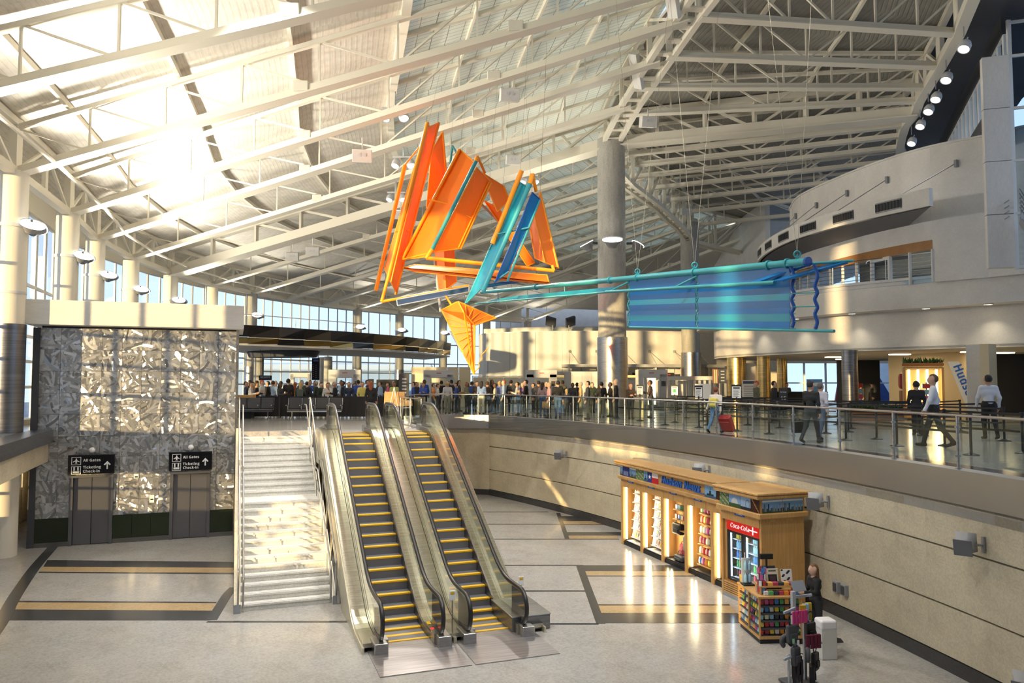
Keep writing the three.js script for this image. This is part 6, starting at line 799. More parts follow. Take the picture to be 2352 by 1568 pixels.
const crowd = [
[-13.77,-39.50,104,0,[.02,.03,.07],[.012,.012,.014],[.012,.010,.009],'s',1.74,'navy jacket at the left end of the queue'],
[-13.23,-38.60,97,1,[.50,.51,.53],[.05,.05,.055],[.012,.010,.009],'s',1.7,'pale grey shirt reading at the left end of the queue'],
[-14.11,-41.50,104,0,[.62,.20,.04],[.05,.05,.055],[.012,.010,.009],'c',1.72,'orange top behind the pale grey shirt'],
[-13.15,-39.20,123,1,[.012,.012,.014],[.012,.012,.014],[.06,.03,.015],'s',1.7,'black jacket beside the light wooden counter'],
[-14.21,-42.50,7,0,[.03,.05,.035],[.05,.05,.055],[.012,.010,.009],'c',1.78,'dark green cap far left in the queue'],
[-13.26,-40.50,83,0,[.72,.72,.70],[.08,.13,.24],[.012,.010,.009],'r',1.8,'white shirt and red cap near the lift wall'],
[-12.48,-39.00,-94,0,[.012,.012,.014],[.012,.012,.014],[.012,.010,.009],'s',1.76,'black coat facing left behind the first bench'],
[-12.84,-41.00,199,0,[.34,.47,.68],[.05,.05,.055],[.06,.03,.015],'s',1.78,'mid-blue shirt seen between black coats'],
[-11.80,-38.80,73,1,[.05,.05,.055],[.05,.05,.055],[.012,.010,.009],'l',1.66,'charcoal hoodie with long dark hair'],
[-13.02,-43.00,184,0,[.72,.72,.70],[.05,.05,.055],[.012,.010,.009],'s',1.76,'white shirt far behind the charcoal hoodie'],
[-11.61,-39.60,187,0,[.012,.012,.014],[.012,.012,.014],[.012,.010,.009],'s',1.88,'tall figure in black behind the drape barrier'],
[-11.36,-40.00,168,0,[.62,.20,.04],[.08,.13,.24],[.28,.07,.02],'l',1.7,'orange top with long brown hair'],
[-10.75,-38.80,189,4,[.03,.05,.035],[.05,.05,.055],[.45,.32,.14],'l',1.7,'dark jacket with grey backpack and fair hair'],
[-10.55,-39.30,162,0,[.012,.012,.014],[.012,.012,.014],[.012,.010,.009],'s',1.74,'black jumper with white collar'],
[-11.64,-44.00,1,0,[.03,.08,.38],[.02,.03,.07],[.06,.03,.015],'s',1.8,'blue uniform far behind by the detector'],
[-10.59,-41.20,-98,0,[.03,.05,.035],[.012,.012,.014],[.35,.34,.33],'s',1.74,'dark green coat with grey hair'],
[-10.09,-40.40,65,0,[.03,.05,.035],[.05,.05,.055],[.012,.010,.009],'s',1.68,'green jumper beside the dark green coat'],
[-9.57,-39.60,12,2,[.72,.72,.70],[.05,.05,.055],[.06,.03,.015],'l',1.66,'white top with hand raised to the face'],
[-8.98,-38.80,-67,1,[.012,.012,.014],[.012,.012,.014],[.35,.34,.33],'s',1.72,'black jacket and grey hair leaning forward'],
[-8.87,-40.00,-78,0,[.012,.012,.014],[.05,.05,.055],[.012,.010,.009],'s',1.76,'black suit facing left near the portal'],
[-8.33,-39.00,8,0,[.02,.03,.07],[.02,.03,.07],[.06,.03,.015],'l',1.7,'navy rain jacket facing the escalators'],
[-8.47,-42.00,190,0,[.03,.08,.38],[.02,.03,.07],[.012,.010,.009],'s',1.82,'bright blue shirt behind the navy jacket'],
[-7.55,-38.50,9,4,[.68,.60,.16],[.22,.20,.14],[.06,.03,.015],'s',1.72,'yellow jacket with dark shoulder straps'],
[-6.39,-34.60,179,0,[.012,.012,.014],[.012,.012,.014],[.28,.07,.02],'l',1.74,'black dress and red hair standing before the drape barrier'],
[-6.99,-40.50,-96,0,[.34,.47,.68],[.05,.05,.055],[.012,.010,.009],'s',1.74,'pale blue shirt right of the red-haired woman'],
[-6.82,-42.00,-71,0,[.6,.08,.22],[.05,.05,.055],[.012,.010,.009],'s',1.68,'pink shirt behind the brown board'],
[-6.40,-41.50,15,0,[.55,.60,.18],[.05,.05,.055],[.06,.03,.015],'s',1.72,'lime shirt above the easel'],
[-5.55,-43.00,-79,0,[.03,.08,.38],[.02,.03,.07],[.012,.010,.009],'s',1.7,'blue uniform left of the metal railing end'],
[-5.63,-45.00,51,0,[.05,.05,.055],[.05,.05,.055],[.012,.010,.009],'s',1.7,'dark top beside the blue uniform'],
[-4.93,-42.50,-9,1,[.03,.08,.38],[.02,.03,.07],[.06,.03,.015],'s',1.66,'blue uniform checking papers at the podium'],
[-5.28,-46.00,14,0,[.03,.08,.38],[.02,.03,.07],[.012,.010,.009],'s',1.84,'tall blue uniform standing by the cream partition'],
[-4.27,-41.50,101,0,[.62,.20,.04],[.05,.05,.055],[.012,.010,.009],'s',1.62,'small figure in orange near the podium'],
[-4.10,-42.00,94,1,[.72,.72,.70],[.05,.05,.055],[.06,.03,.015],'s',1.6,'white shirt bending over by the podium'],
[-4.26,-46.00,194,0,[.012,.012,.014],[.012,.012,.014],[.012,.010,.009],'s',1.78,'black shirt walking into the portal'],
[-3.48,-41.20,186,0,[.50,.51,.53],[.22,.20,.14],[.45,.32,.14],'c',1.72,'pale hooded top with khaki trousers and sun hat'],
[-3.11,-42.50,-85,0,[.03,.08,.38],[.02,.03,.07],[.012,.010,.009],'s',1.66,'blue uniform behind the pale hooded top'],
[-3.08,-44.50,91,0,[.05,.05,.055],[.05,.05,.055],[.012,.010,.009],'s',1.8,'dark suit near the frosted partition'],
[-2.41,-41.00,-57,1,[.12,.12,.08],[.012,.012,.014],[.06,.03,.015],'l',1.7,'patterned grey top with black skirt'],
[-2.31,-44.00,186,0,[.03,.08,.38],[.02,.03,.07],[.06,.03,.015],'s',1.74,'blue uniform right of the patterned top'],
[-1.64,-40.90,164,1,[.24,.36,.66],[.66,.60,.46],[.012,.010,.009],'l',1.76,'sky blue shirt and cream trousers with long black hair'],
[-1.36,-41.90,182,0,[.07,.045,.03],[.012,.012,.014],[.06,.03,.015],'s',1.74,'dark brown coat beside the sky blue shirt'],
[-0.90,-40.60,-96,0,[.66,.60,.46],[.012,.012,.014],[.012,.010,.009],'s',1.64,'cream cardigan and black trousers'],
[-0.68,-42.20,176,0,[.16,.22,.48],[.08,.13,.24],[.45,.32,.14],'s',1.76,'blue and white shirt behind the cream cardigan'],
[-0.42,-38.90,-90,0,[.34,.47,.68],[.012,.012,.014],[.28,.07,.02],'s',1.82,'pale blue office shirt and black trousers facing left'],
[-0.05,-43.00,169,0,[.05,.05,.055],[.05,.05,.055],[.012,.010,.009],'s',1.82,'charcoal shirt far behind the office shirt'],
[0.31,-39.20,-103,1,[.72,.72,.70],[.02,.03,.07],[.012,.010,.009],'s',1.72,'white shirt and navy trousers reading'],
[0.72,-38.20,-101,1,[.012,.012,.014],[.012,.012,.014],[.012,.010,.009],'s',1.82,'black suit holding an open folder'],
[1.41,-40.50,183,0,[.05,.05,.055],[.012,.012,.014],[.012,.010,.009],'s',1.78,'dark jacket left of the floral blouse'],
[1.54,-38.60,155,0,[.42,.30,.30],[.08,.13,.24],[.06,.03,.015],'l',1.7,'floral blouse and jeans'],
[1.78,-36.60,-85,0,[.68,.36,.34],[.012,.012,.014],[.45,.32,.14],'s',1.7,'pink hoodie and black trousers with fair hair'],
[2.20,-36.60,185,0,[.012,.012,.014],[.08,.13,.24],[.012,.010,.009],'s',1.78,'black hoodie and blue jeans with white shoes'],
[2.79,-39.00,174,0,[.02,.03,.07],[.05,.05,.055],[.45,.32,.14],'l',1.36,'small fair-haired child in navy'],
[3.30,-41.50,10,0,[.05,.05,.055],[.05,.05,.055],[.012,.010,.009],'s',1.66,'dark top far behind the fair-haired child'],
[3.43,-38.20,-91,0,[.48,.34,.16],[.22,.20,.14],[.35,.34,.33],'s',1.72,'tan jacket facing left'],
[3.50,-35.20,-101,0,[.05,.05,.055],[.05,.05,.055],[.012,.010,.009],'s',1.76,'charcoal jacket near the big column'],
[4.32,-36.90,179,0,[.012,.012,.014],[.22,.20,.14],[.012,.010,.009],'s',1.72,'black vest with a white back label'],
[4.86,-37.60,-84,1,[.07,.045,.03],[.05,.05,.055],[.06,.03,.015],'s',1.7,'brown jacket holding white papers'],
[4.94,-36.20,-103,0,[.012,.012,.014],[.012,.012,.014],[.35,.34,.33],'s',1.86,'long dark coat in front of the big column'],
[5.53,-35.60,14,1,[.07,.045,.03],[.05,.05,.055],[.28,.07,.02],'l',1.66,'dark blouse and red hair holding a cup'],
[6.72,-37.00,-109,1,[.07,.045,.03],[.05,.05,.055],[.012,.010,.009],'s',1.8,'dark brown shirt pushing a cream podium'],
[11.36,-35.50,-83,0,[.12,.12,.08],[.12,.12,.08],[.28,.07,.02],'r',1.76,'camouflage uniform and orange cap by a brass column'],
[11.50,-33.50,90,0,[.012,.012,.014],[.012,.012,.014],[.012,.010,.009],'s',1.76,'black jacket and beret right of the brass columns'],
[16.56,-46.00,-14,0,[.05,.05,.055],[.05,.05,.055],[.012,.010,.009],'l',1.64,'dark top far behind the service counter'],
[18.10,-45.00,99,0,[.05,.05,.055],[.05,.05,.055],[.012,.010,.009],'s',1.7,'dark jacket at the far gate windows'],
[20.57,-45.00,-64,0,[.05,.05,.055],[.05,.05,.055],[.012,.010,.009],'s',1.6,'dark jacket behind the left planter'],
[21.66,-46.00,62,0,[.05,.05,.055],[.05,.05,.055],[.012,.010,.009],'s',1.6,'dark jacket behind the right planter'],
[13.24,-25.00,160,0,[.012,.012,.014],[.012,.012,.014],[.012,.010,.009],'s',1.76,'black clothes behind the taller white-shirted man'],
[-15.20,-44.20,-104,0,[.05,.05,.055],[.05,.05,.055],[.012,.010,.009],'s',1.81,'charcoal top in the left back row, first from the lift wall'],
[-14.15,-43.30,190,0,[.012,.012,.014],[.05,.05,.055],[.012,.010,.009],'s',1.74,'black top in the left back row, second from the lift wall'],
[-13.78,-44.50,14,1,[.02,.03,.07],[.05,.05,.055],[.35,.34,.33],'s',1.77,'navy top in the left back row, third from the lift wall'],
[-12.93,-44.20,171,0,[.07,.045,.03],[.05,.05,.055],[.012,.010,.009],'s',1.63,'brown top in the left back row, fourth from the lift wall'],
[-12.01,-43.60,208,0,[.03,.05,.035],[.05,.05,.055],[.35,.34,.33],'l',1.82,'dark green top in the left back row, fifth from the lift wall'],
[-11.62,-45.00,103,1,[.05,.05,.055],[.05,.05,.055],[.012,.010,.009],'l',1.79,'charcoal top in the left back row, sixth from the lift wall'],
[-10.85,-45.00,-77,0,[.012,.012,.014],[.05,.05,.055],[.35,.34,.33],'s',1.7,'black top in the left back row, seventh from the lift wall'],
[-9.72,-43.40,-5,0,[.08,.13,.24],[.05,.05,.055],[.012,.010,.009],'s',1.81,'denim blue top in the left back row, eighth from the lift wall'],
[-9.02,-43.60,86,0,[.12,.12,.08],[.05,.05,.055],[.012,.010,.009],'l',1.62,'olive top in the left back row, ninth from the lift wall'],
[-8.50,-44.80,91,0,[.2,.1,.25],[.05,.05,.055],[.06,.03,.015],'s',1.82,'dark purple top in the left back row, tenth from the lift wall'],
[-7.52,-43.60,8,1,[.05,.05,.055],[.05,.05,.055],[.012,.010,.009],'l',1.73,'charcoal top in the left back row, eleventh from the lift wall'],
[-6.99,-45.00,168,0,[.012,.012,.014],[.05,.05,.055],[.35,.34,.33],'s',1.76,'black top in the left back row, twelfth from the lift wall'],
[-3.57,-44.90,207,0,[.05,.05,.055],[.05,.05,.055],[.012,.010,.009],'s',1.83,'charcoal top in the right back row, first from the escalators'],
[-1.97,-43.20,9,0,[.07,.045,.03],[.05,.05,.055],[.012,.010,.009],'s',1.74,'brown top in the right back row, second from the escalators'],
[-1.13,-43.00,101,0,[.012,.012,.014],[.05,.05,.055],[.06,.03,.015],'l',1.84,'black top in the right back row, third from the escalators'],
[0.60,-43.60,-14,0,[.2,.1,.25],[.05,.05,.055],[.35,.34,.33],'s',1.66,'dark purple top in the right back row, fourth from the escalators'],
[1.20,-42.90,-77,0,[.02,.03,.07],[.05,.05,.055],[.012,.010,.009],'s',1.64,'navy top in the right back row, fifth from the escalators'],
[1.96,-43.40,-102,0,[.05,.05,.055],[.05,.05,.055],[.35,.34,.33],'s',1.71,'charcoal top in the right back row, sixth from the escalators'],
[2.89,-43.60,195,0,[.12,.12,.08],[.05,.05,.055],[.012,.010,.009],'s',1.8,'olive top in the right back row, seventh from the escalators'],
[3.64,-42.70,183,0,[.012,.012,.014],[.05,.05,.055],[.012,.010,.009],'s',1.67,'black top in the right back row, eighth from the escalators'],
[4.48,-42.60,13,0,[.03,.05,.035],[.05,.05,.055],[.06,.03,.015],'l',1.68,'dark green top in the right back row, ninth from the escalators']];
// ---------- people: smooth bodies meshed from joined limbs ----------
function netSurface(f, lo, hi, cell) { // naive surface nets
  const n = [0, 1, 2].map(i => Math.ceil((hi[i] - lo[i]) / cell) + 1), [nx, ny, nz] = n, F = new Float32Array(nx * ny * nz);
  for (let k = 0; k < nz; k++) for (let j = 0; j < ny; j++) for (let i = 0; i < nx; i++) F[(k * ny + j) * nx + i] = f(lo[0] + i * cell, lo[1] + j * cell, lo[2] + k * cell);
  const id = new Int32Array(nx * ny * nz).fill(-1), pos = [], idx = [];
  const c8 = [0, 1, nx, nx + 1, nx * ny, nx * ny + 1, nx * ny + nx, nx * ny + nx + 1], ed = [[0, 1], [2, 3], [4, 5], [6, 7], [0, 2], [1, 3], [4, 6], [5, 7], [0, 4], [1, 5], [2, 6], [3, 7]];
  for (let k = 0; k < nz - 1; k++) for (let j = 0; j < ny - 1; j++) for (let i = 0; i < nx - 1; i++) {
    const b = (k * ny + j) * nx + i; let m = 0; for (let q = 0; q < 8; q++) if (F[b + c8[q]] < 0) m |= 1 << q; if (m === 0 || m === 255) continue;
    let sx = 0, sy = 0, sz = 0, ct = 0; for (const [p, q] of ed) { const a = F[b + c8[p]], d = F[b + c8[q]]; if ((a < 0) === (d < 0)) continue; const t = a / (a - d); sx += (p & 1) + ((q & 1) - (p & 1)) * t; sy += (p >> 1 & 1) + ((q >> 1 & 1) - (p >> 1 & 1)) * t; sz += (p >> 2) + ((q >> 2) - (p >> 2)) * t; ct++; }
    id[b] = pos.length / 3; pos.push(lo[0] + (i + sx / ct) * cell, lo[1] + (j + sy / ct) * cell, lo[2] + (k + sz / ct) * cell);
  }
  const S = [1, nx, nx * ny];
  for (let k = 1; k < nz - 1; k++) for (let j = 1; j < ny - 1; j++) for (let i = 1; i < nx - 1; i++) { const b = (k * ny + j) * nx + i;
    for (let a = 0; a < 3; a++) { const v0 = F[b] < 0, v1 = F[b + S[a]] < 0; if (v0 === v1) continue; const u = S[(a + 1) % 3], w = S[(a + 2) % 3], q = [id[b - u - w], id[b - w], id[b], id[b - u]]; v0 ? idx.push(q[0], q[1], q[2], q[0], q[2], q[3]) : idx.push(q[0], q[2], q[1], q[0], q[3], q[2]); } }
  const g = new THREE.BufferGeometry(); g.setAttribute('position', new THREE.Float32BufferAttribute(pos, 3)); g.setIndex(idx); g.computeVertexNormals(); return g;
}
const capD = (x, y, z, c) => { const [ax, ay, az, bx2, by, bz, ra, rb2] = c, dx = bx2 - ax, dy = by - ay, dz = bz - az, L = dx * dx + dy * dy + dz * dz, t = L ? Math.max(0, Math.min(1, ((x - ax) * dx + (y - ay) * dy + (z - az) * dz) / L)) : 0; return Math.hypot(x - ax - dx * t, y - ay - dy * t, z - az - dz * t) - (ra + (rb2 - ra) * t); };
function skeleton(p) { // p: pose; returns capsules [a,b,ra,rb,region]; regions 0 skin 1 top 2 legs 3 shoes
  const B = [], add = (a, b, ra, rb2, r) => B.push([...a, ...b, ra, rb2, r]);
  const hy = .92, lean = p.lean || 0, ch = [0, 1.27, lean], nk = [0, 1.47, lean * 1.4], hd = [0, 1.60, lean * 1.5 + .015];
  add([-.06, hy, 0], [.06, hy, 0], .125, .125, 2); add([0, 1.0, 0], [0, 1.12, lean * .5], .125, .128, 1); add([-.085, 1.26, ch[2]], [.085, 1.26, ch[2]], .125, .125, 1); add([-.13, 1.385, ch[2]], [.13, 1.385, ch[2]], .07, .07, 1);
  if (p.coat) add([0, .72, 0], [0, 1.0, 0], .19, .15, 1);
  add([nk[0], 1.40, nk[2] * .9], [0, 1.52, nk[2] + .005], .055, .05, 0);
  add([0, 1.575, hd[2] - .01], [0, 1.655, hd[2] - .018], .082, .092, 0); add([0, 1.555, hd[2] + .03], [0, 1.60, hd[2] + .032], .055, .062, 0); add([0, 1.59, hd[2] + .092], [0, 1.62, hd[2] + .082], .013, .010, 0);
  for (const s of [-1, 1]) { add([s * .088, 1.60, hd[2] - .01], [s * .09, 1.63, hd[2] - .015], .02, .022, 0);
    const A = s < 0 ? p.la : p.ra, sh = [s * .185, 1.385, ch[2]]; const el = [sh[0] + A[0] * s, sh[1] + A[1], sh[2] + A[2]], wr = [el[0] + A[3] * s, el[1] + A[4], el[2] + A[5]];
    add(sh, el, .062, .048, 1); add(el, wr, .047, .034, p.short ? 0 : 1);
    const d = [wr[0] - el[0], wr[1] - el[1], wr[2] - el[2]], L = Math.hypot(...d); const u = d.map(v => v / L); A.w = wr; A.u = u;
    if (!p.fine) { add(wr, [wr[0] + u[0] * .09, wr[1] + u[1] * .09, wr[2] + u[2] * .09 + .01], .034, .036, 4); add([wr[0] + u[0] * .09, wr[1] + u[1] * .09, wr[2] + u[2] * .09 + .01], [wr[0] + u[0] * .15, wr[1] + u[1] * .15, wr[2] + u[2] * .15 + .03], .032, .022, 4); add([wr[0] + u[0] * .04, wr[1] + u[1] * .04, wr[2] + .02], [wr[0] + u[0] * .09, wr[1] + u[1] * .09, wr[2] + .05], .016, .013, 4); }
    else add(wr, [wr[0] + u[0] * .02, wr[1] + u[1] * .02, wr[2] + u[2] * .02], .03, .027, 4);
    const G = s < 0 ? p.ll : p.rl, hp = [s * .09, hy - .02, 0], kn = [hp[0] + .005 * s, hp[1] - .42 * Math.cos(G[0]), .42 * Math.sin(G[0])], an = [kn[0], kn[1] - .41 * Math.cos(G[0] - G[1]), kn[2] + .41 * Math.sin(G[0] - G[1])];
    add(hp, kn, .095, .064, 2); add(kn, an, .062, .048, 2); const ft = G[0] - G[1]; add([an[0], an[1] - .045, an[2] - .03], [an[0] + .015 * s, an[1] - .055 - .16 * Math.sin(-ft) * .6, an[2] + .15], .042, .036, 3);
  }
  return B;
}
const poses = {
  0: { la: [.05, -.28, -.02, .01, -.25, .05], ra: [.05, -.28, 0, .0, -.25, .07], ll: [.03, 0], rl: [-.04, .02] },
  1: { la: [.04, -.27, .04, -.10, .03, .24], ra: [.04, -.27, .04, -.10, .06, .23], ll: [.03, 0], rl: [-.05, .02], lean: .02 },
  2: { la: [.05, -.28, -.02, .01, -.25, .05], ra: [.02, -.25, .12, -.12, .24, .06], ll: [.02, 0], rl: [-.05, .02] },
  4: { la: [.05, -.28, -.02, -.03, -.2, .15], ra: [.05, -.28, 0, -.03, -.2, .16], ll: [.05, 0], rl: [-.05, .02] },
};
function bodyGeo(p, cell) {
  const B = skeleton(p), K = .035;
  const f = (x, y, z) => { let s = 0; const zz = y > .8 && y < 1.45 && Math.abs(x) < .2 ? 1.22 : 1; for (const c of B) { const d = capD(x, y, c[8] === 1 && zz > 1 && c[6] > .07 ? z * zz : z, c); if (d < .25) s += Math.exp(-d / (K * .5)); } return s > 0 ? -K * .5 * Math.log(s) : .2; };
  let lo = [9, 9, 9], hi = [-9, -9, -9]; for (const c of B) for (let q = 0; q < 2; q++) for (let i = 0; i < 3; i++) { lo[i] = Math.min(lo[i], c[q * 3 + i] - .16); hi[i] = Math.max(hi[i], c[q * 3 + i] + .16); }
  const g = netSurface(f, lo, hi, cell), P = g.attributes.position, reg = new Uint8Array(P.count);
  for (let i = 0; i < P.count; i++) { let m = 9, r = 0; for (const c of B) { const d = capD(P.getX(i), P.getY(i), P.getZ(i), c); if (d < m) { m = d; r = c[8]; } } if (r === 0 && P.getY(i) < 1.435 && P.getY(i) > 1.3) r = 1; if (r === 1 && p.short && 0) r = 0; reg[i] = r; }
  return { g, reg, B };
}
function handGeo(w, u, side) { // palm, four unequal bent fingers and a thumb, curled
  const U = V(...u), X = V(side, 0, 0).sub(U.clone().multiplyScalar(U.x * side)).normalize(), N = U.clone().cross(X).normalize(); if (N.z < 0 && Math.abs(N.z) > .2) N.negate(); const W = V(...w), q = (a, b, c) => W.clone().addScaledVector(U, a).addScaledVector(N, b).addScaledVector(X, c).toArray(), B = [];
  const add = (a, b, ra, rb2) => B.push([...a, ...b, ra, rb2]); add(q(-.03, 0, 0), q(.03, 0, 0), .027, .026); for (const k of [-1, 0, 1]) add(q(.015, k * .012, 0), q(.08, k * .024, .003), .022, .016);
  [[-.030, .062, .0085], [-.010, .072, .009], [.010, .076, .009], [.029, .068, .0088]].forEach(([n, l, r], i) => { const a = q(.085, n, .002), b = q(.085 + l * .5, n * 1.08, -.012), c = q(.085 + l * .78, n * 1.05, -.034), d = q(.085 + l * .8, n, -.052); add(a, b, r + .001, r); add(b, c, r, r * .92); add(c, d, r * .92, r * .8); });
  const a = q(.025, .022, -.006), b = q(.055, .048, -.02), c = q(.085, .052, -.034); add(a, b, .013, .011); add(b, c, .011, .009);
  const f = (x, y, z) => { let s = 0; for (const c2 of B) { const d = capD(x, y, z, c2); if (d < .06) s += Math.exp(-d / .0035); } return s > 0 ? -.0035 * Math.log(s) : .05; };
  const lo = [9, 9, 9], hi = [-9, -9, -9]; for (const c2 of B) for (let s = 0; s < 2; s++) for (let i = 0; i < 3; i++) { lo[i] = Math.min(lo[i], c2[s * 3 + i] - .035); hi[i] = Math.max(hi[i], c2[s * 3 + i] + .035); }
  return netSurface(f, lo, hi, .0045);
}
const hairCache = {}; function hairGeo(style, zc, cell = .016) {
  const key = style + zc.toFixed(3); if (hairCache[key]) return hairCache[key];
  const f = (x, y, z) => { const dz = z - zc + .012, e = (Math.hypot(x / .098, (y - 1.635) / .118, dz / .112) - 1) * .1; let d = Math.max(e, (z - zc) * .85 - (y - 1.655) * .5 - .035, 1.545 - y); if (style === 'l') { const c = capD(x, y, z * 1.3, [0, 1.62, (zc - .06) * 1.3, 0, 1.40, (zc - .085) * 1.3, .088, .075]); d = Math.min(d, Math.max(c, z - zc - .0)); } if (style === 'c' || style === 'r') { const br = Math.max(Math.hypot(x / .075, (z - zc - .11) / .075) * .1 - .1, Math.abs(y - 1.672) - .008); d = Math.min(Math.max((Math.hypot(x / .102, (y - 1.64) / .118, dz / .116) - 1) * .1, 1.665 - y), br); d = Math.min(d, Math.max(e, (z - zc) * .85 + .02, 1.56 - y)); } return d; };
  return hairCache[key] = netSurface(f, [-.14, 1.33, zc - .24], [.14, 1.79, zc + .24], cell);
}
const skinTones = [[.56, .33, .22], [.50, .28, .18], [.30, .15, .08], [.60, .38, .27], [.14, .07, .04]];
const bodyMat = new THREE.MeshStandardMaterial({ vertexColors: true, roughness: .8 });
const hairMats = {}; const hairMat = c => hairMats[c] ||= M(c, .7);
function paint({ g, reg }, cols) { const q = new THREE.BufferGeometry(); for (const k of ['position', 'normal']) q.setAttribute(k, g.attributes[k]); q.setIndex(g.index); const c = new Float32Array(reg.length * 3); for (let i = 0; i < reg.length; i++) { const v = cols[reg[i]]; c[3 * i] = v[0]; c[3 * i + 1] = v[1]; c[3 * i + 2] = v[2]; } q.setAttribute('color', new THREE.BufferAttribute(c, 3)); return q; }
const bodies = {}; for (const k in poses) bodies[k] = bodyGeo(poses[k], .024);
const ground = y => y;
crowd.forEach(([x, z, t, pose, top, legs, hair, style, h, label], n) => {
  const o = thing('person', 'person in ' + label, 'person', [x, CON + .002, z], rad(t)), s = h / 1.75; o.scale.setScalar(s);
  const skin = skinTones[[0, 1, 3, 0, 2, 3, 0, 1, 4, 0, 3][n % 11]];
  part('body', paint(bodies[pose], [skin, top, legs, [.03, .025, .02], skin]), bodyMat, o);
  part(style === 'c' || style === 'r' ? 'cap' : 'hair', hairGeo(style, (poses[pose].lean || 0) * 1.5 + .003), style === 'r' ? (hairMats.cap ||= M([.55, .08, .03], .7)) : (hairMats[hair.join()] ||= M(hair, .7)), o);
  if (pose === 4) part('backpack', rb(.32, .46, .18, .07, 0, 1.18, -.19), n === 22 ? mat.black : M([.08, .10, .09], .8), o);
});
// nearer figures, each with a pose and hands of its own
function nearPerson(label, x, y, z, t, h, pose, cols, hair, style, extra) {
  const p = { fine: 1, ...pose }, o = thing('person', label, 'person', [x, y + .002, z], rad(t)), s = h / 1.75; o.scale.setScalar(s);
  const b = bodyGeo(p, .0155), G = [paint(b, cols)];
  for (const k of [-1, 1]) { const A = k < 0 ? p.la : p.ra, hg = handGeo(A.w, A.u, k); G.push(paint({ g: hg, reg: new Uint8Array(hg.attributes.position.count) }, cols)); }
  const all = mergeGeometries(G); let low = 9; const P = all.attributes.position; for (let i = 0; i < P.count; i++) low = Math.min(low, P.getY(i)); all.translate(0, -low, 0);
  part('body', all, bodyMat, o); { const zc = (p.lean || 0) * 1.5; for (const k of [-1, 1]) part('eye', sp(.011, k * .033, 1.628 - low, zc + .094, 8), mat.black, o); part('mouth', rb(.045, .009, .012, .004, 0, 1.55 - low, zc + .098), M([.30, .08, .06], .6), o); } const hm = part(style === 'c' ? 'cap' : 'hair', hairGeo(style, (p.lean || 0) * 1.5 + .003, .011), hairMats[hair.join()] ||= M(hair, .7), o); hm.position.y = -low; if (extra) extra(o, -low); return o;
}
const walk = (a, b) => ({ la: [.05, -.27, -.09, 0, -.23, .06], ra: [.05, -.27, .09, 0, -.22, .1], ll: [.34 * a, .12], rl: [-.3 * a, .35] });
const shoe = [.02, .018, .016], belt = (o, d) => part('belt', at(new THREE.TorusGeometry(.142, .018, 6, 24), 0, 0, 0, 0, Math.PI / 2).scale(1, 1, .86).translate(0, 1.01 + d, 0), mat.black, o);
nearPerson('person in white shirt and black trousers striding left on the concourse', 11.2, CON, -20.3, -118, 1.96, walk(1), [[.52, .32, .23], [.66, .68, .74], [.014, .014, .016], shoe, [.52, .32, .23]], [.10, .06, .035], 's', belt);
nearPerson('person in white shirt and black trousers walking away at the right', 14.35, CON, -23.0, 168, 1.93, walk(-.8), [[.50, .30, .21], [.62, .64, .70], [.014, .014, .016], shoe, [.50, .30, .21]], [.02, .015, .012], 's', belt);
nearPerson('person in black jacket and cap carrying a black bag', 8.45, CON, -21.6, 128, 1.78, { ...walk(.9), la: [.05, -.28, -.02, .03, -.25, 0] }, [[.50, .31, .22], [.014, .015, .017], [.035, .037, .042], shoe, [.50, .31, .22]], [.02, .02, .024], 'c');
nearPerson('person in pale top and jeans with grey hair beside the man in the cap', 9.25, CON, -22.9, 130, 1.70, walk(-.9), [[.55, .36, .27], [.42, .42, .48], [.06, .09, .16], shoe, [.55, .36, .27]], [.10, .09, .085], 's');
nearPerson('person in white hoodie and jeans pulling a red suitcase', 6.85, CON, -25.75, 140, 1.60, { la: [.06, -.26, -.12, .02, -.24, -.08], ra: [.10, -.25, .04, .10, -.2, .02], ll: [.42, .1], rl: [-.34, .45], lean: .05 }, [[.55, .33, .24], [.70, .62, .55], [.10, .20, .36], shoe, [.55, .33, .24]], [.16, .045, .02], 's', (o, d) => part('backpack', rb(.30, .34, .14, .06, 0, 1.17 + d, -.15), M([.66, .56, .10], .7), o));
nearPerson('person in dark suit cut off by the right edge of the picture', 13.95, CON, -20.1, -100, 1.95, walk(1), [[.52, .30, .2], [.014, .014, .016], [.014, .014, .016], shoe, [.52, .30, .2]], [.05, .03, .02], 's');
nearPerson('person in black jumper serving at the counter stand', 6.78, 0, -17.25, -82, 1.66, { la: [.03, -.26, .06, -.06, -.02, .25], ra: [.03, -.25, .08, -.08, .0, .24], ll: [.03, 0], rl: [-.04, .02], lean: .04 }, [[.58, .37, .27], [.012, .012, .014], [.03, .03, .035], shoe, [.58, .37, .27]], [.17, .08, .035], 'l');
{ const o = thing('suitcase', 'red wheeled suitcase behind the traveller in white hoodie', 'suitcase', [7.35, CON, -25.9], rad(140)); const g = new THREE.Group(); g.name = 'tilted_case'; g.position.y = .04; g.rotation.x = -.62; o.add(g); part('shell', rb(.42, .6, .24, .05, 0, .36, 0), M([.42, .012, .016], .45), g); part('pocket', rb(.34, .36, .05, .02, 0, .34, -.13), M([.42, .012, .016], .5), g); part('handle', [rod(V(-.1, .62, .06), V(-.1, 1.05, .06), .01), rod(V(.1, .62, .06), V(.1, 1.05, .06), .01), bx(.24, .03, .03, 0, 1.06, .06)], mat.black, g); for (const s of [-1, 1]) part('wheel', cy(.04, .04, .03, s * .17, .03, .08, 14, 0, 0, Math.PI / 2), mat.black, g); }
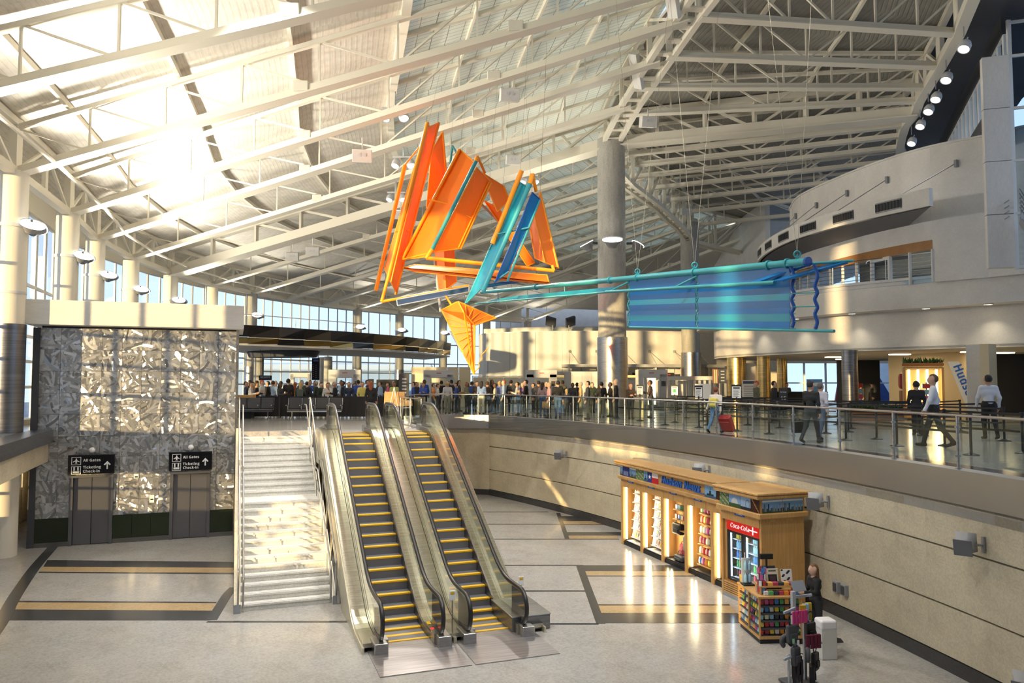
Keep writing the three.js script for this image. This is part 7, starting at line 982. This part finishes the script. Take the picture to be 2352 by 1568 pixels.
{ const o = thing('briefcase', 'black shoulder bag carried by the man in the cap', 'bag', [8.12, CON + .28, -21.75], .5); part('body', rb(.4, .34, .14, .04, 0, .17, 0), mat.black, o); part('handle', at(new THREE.TorusGeometry(.09, .012, 6, 14, Math.PI), 0, .34, 0), mat.black, o); }
{ const o = thing('shopping_bag', 'brown paper shopping bag held by the figure in pink', 'bag', [1.62, CON + .42, -36.5], .1); part('body', rb(.36, .36, .16, .02, 0, .18, 0), M([.20, .13, .07], .8), o); part('handle', at(new THREE.TorusGeometry(.08, .008, 6, 12, Math.PI), 0, .36, 0), mat.red || M([.4, .03, .03], .5), o); }
{ const o = thing('cream_podium', 'cream podium pushed up to the queue line', 'podium', [6.05, CON, -36.75], -.2); part('body', rb(.55, 1.05, .45, .02, 0, .53, 0), M([.70, .60, .38], .5), o); part('top', rb(.6, .05, .5, .01, 0, 1.08, 0, 0, .1), M([.70, .60, .38], .5), o); }
// ---------- outside: apron, terminal building, aircraft ----------
struct('floor_apron', plate([[-160, 40], [-160, -260], [160, -260], [160, 40]].reverse(), [], -1.6, -1.2), M([.30, .33, .38], .8, 0, { map: tStone }));
{
  const hb = M([.30, .42, .55], .7), hb2 = M([.45, .55, .64], .7);
  const b = thing('terminal_wing', 'bluish terminal wing with curved roof outside the far windows', 'building', [-52, -1.2, -150], .25); part('wall', bx(70, 9, 14, 0, 4.5, 0), hb, b); part('roof', rb(71, 1.6, 16, .6, 0, 9.6, 0), hb2, b);
  for (let k = 0; k < 14; k++) part('window', bx(3.4, 2.4, .2, -32 + k * 5, 5.4, 7.1), M([.2, .34, .5], .2), b);
  const j = thing('jet_bridge', 'pale jet bridge tube outside the far windows', 'jet bridge', [-38, -1.2, -118], .5); part('tunnel', rb(26, 3, 3.2, .3, 0, 5.2, 0), hb2, j); part('cab', rb(4, 4, 5, .4, 14, 5.2, 0), hb, j); part('leg', bx(1.2, 4, 1.2, 9, 2, 0), hb, j); part('leg', bx(1.2, 4, 1.2, -9, 2, 0), hb, j);
  function tail(x, y, z, s, ry, label) { const t = thing('aircraft_tail', label, 'aircraft', [x, y, z], ry); const sh = (pts, m, zz, n) => part(n, at(new THREE.ExtrudeGeometry(new THREE.Shape(pts.map(p => new THREE.Vector2(p[0] * s, p[1] * s))), { depth: .24, bevelEnabled: false }), 0, 0, zz), m, t);
    sh([[0, 0], [1.1, 0], [.55, .95], [.18, .95]], M([.08, .14, .42], .4), 0, 'fin'); sh([[0, 0], [.5, 0], [.16, .75], [.09, .5]], M([.55, .05, .04], .4), .03, 'red_stripe'); sh([[.5, 0], [.62, 0], [.25, .85], [.18, .82]], M([.70, .40, .05], .4), .03, 'gold_stripe'); part('fuselage', at(new THREE.CylinderGeometry(.16 * s, .3 * s, 2.6 * s, 20).rotateZ(-Math.PI / 2), -.2 * s, -.22 * s, -.2), M([.10, .16, .45], .4), t);
    const g = text('WEST', .14 * s, .02); g.rotateZ(-1.15); g.translate(.42 * s, .62 * s, .28); part('lettering', g, M([.75, .76, .78], .5), t); }
  tail(35, 1.2, -84, 7.5, 0, 'large blue and red aircraft tail outside the right gate windows'); tail(-7, 4.6, -150, 6, .2, 'distant blue and red aircraft tail outside the far windows');
}
scene.traverse(o => { if (o.isMesh) o.castShadow = o.receiveShadow = true; });
renderer.render(scene, camera);
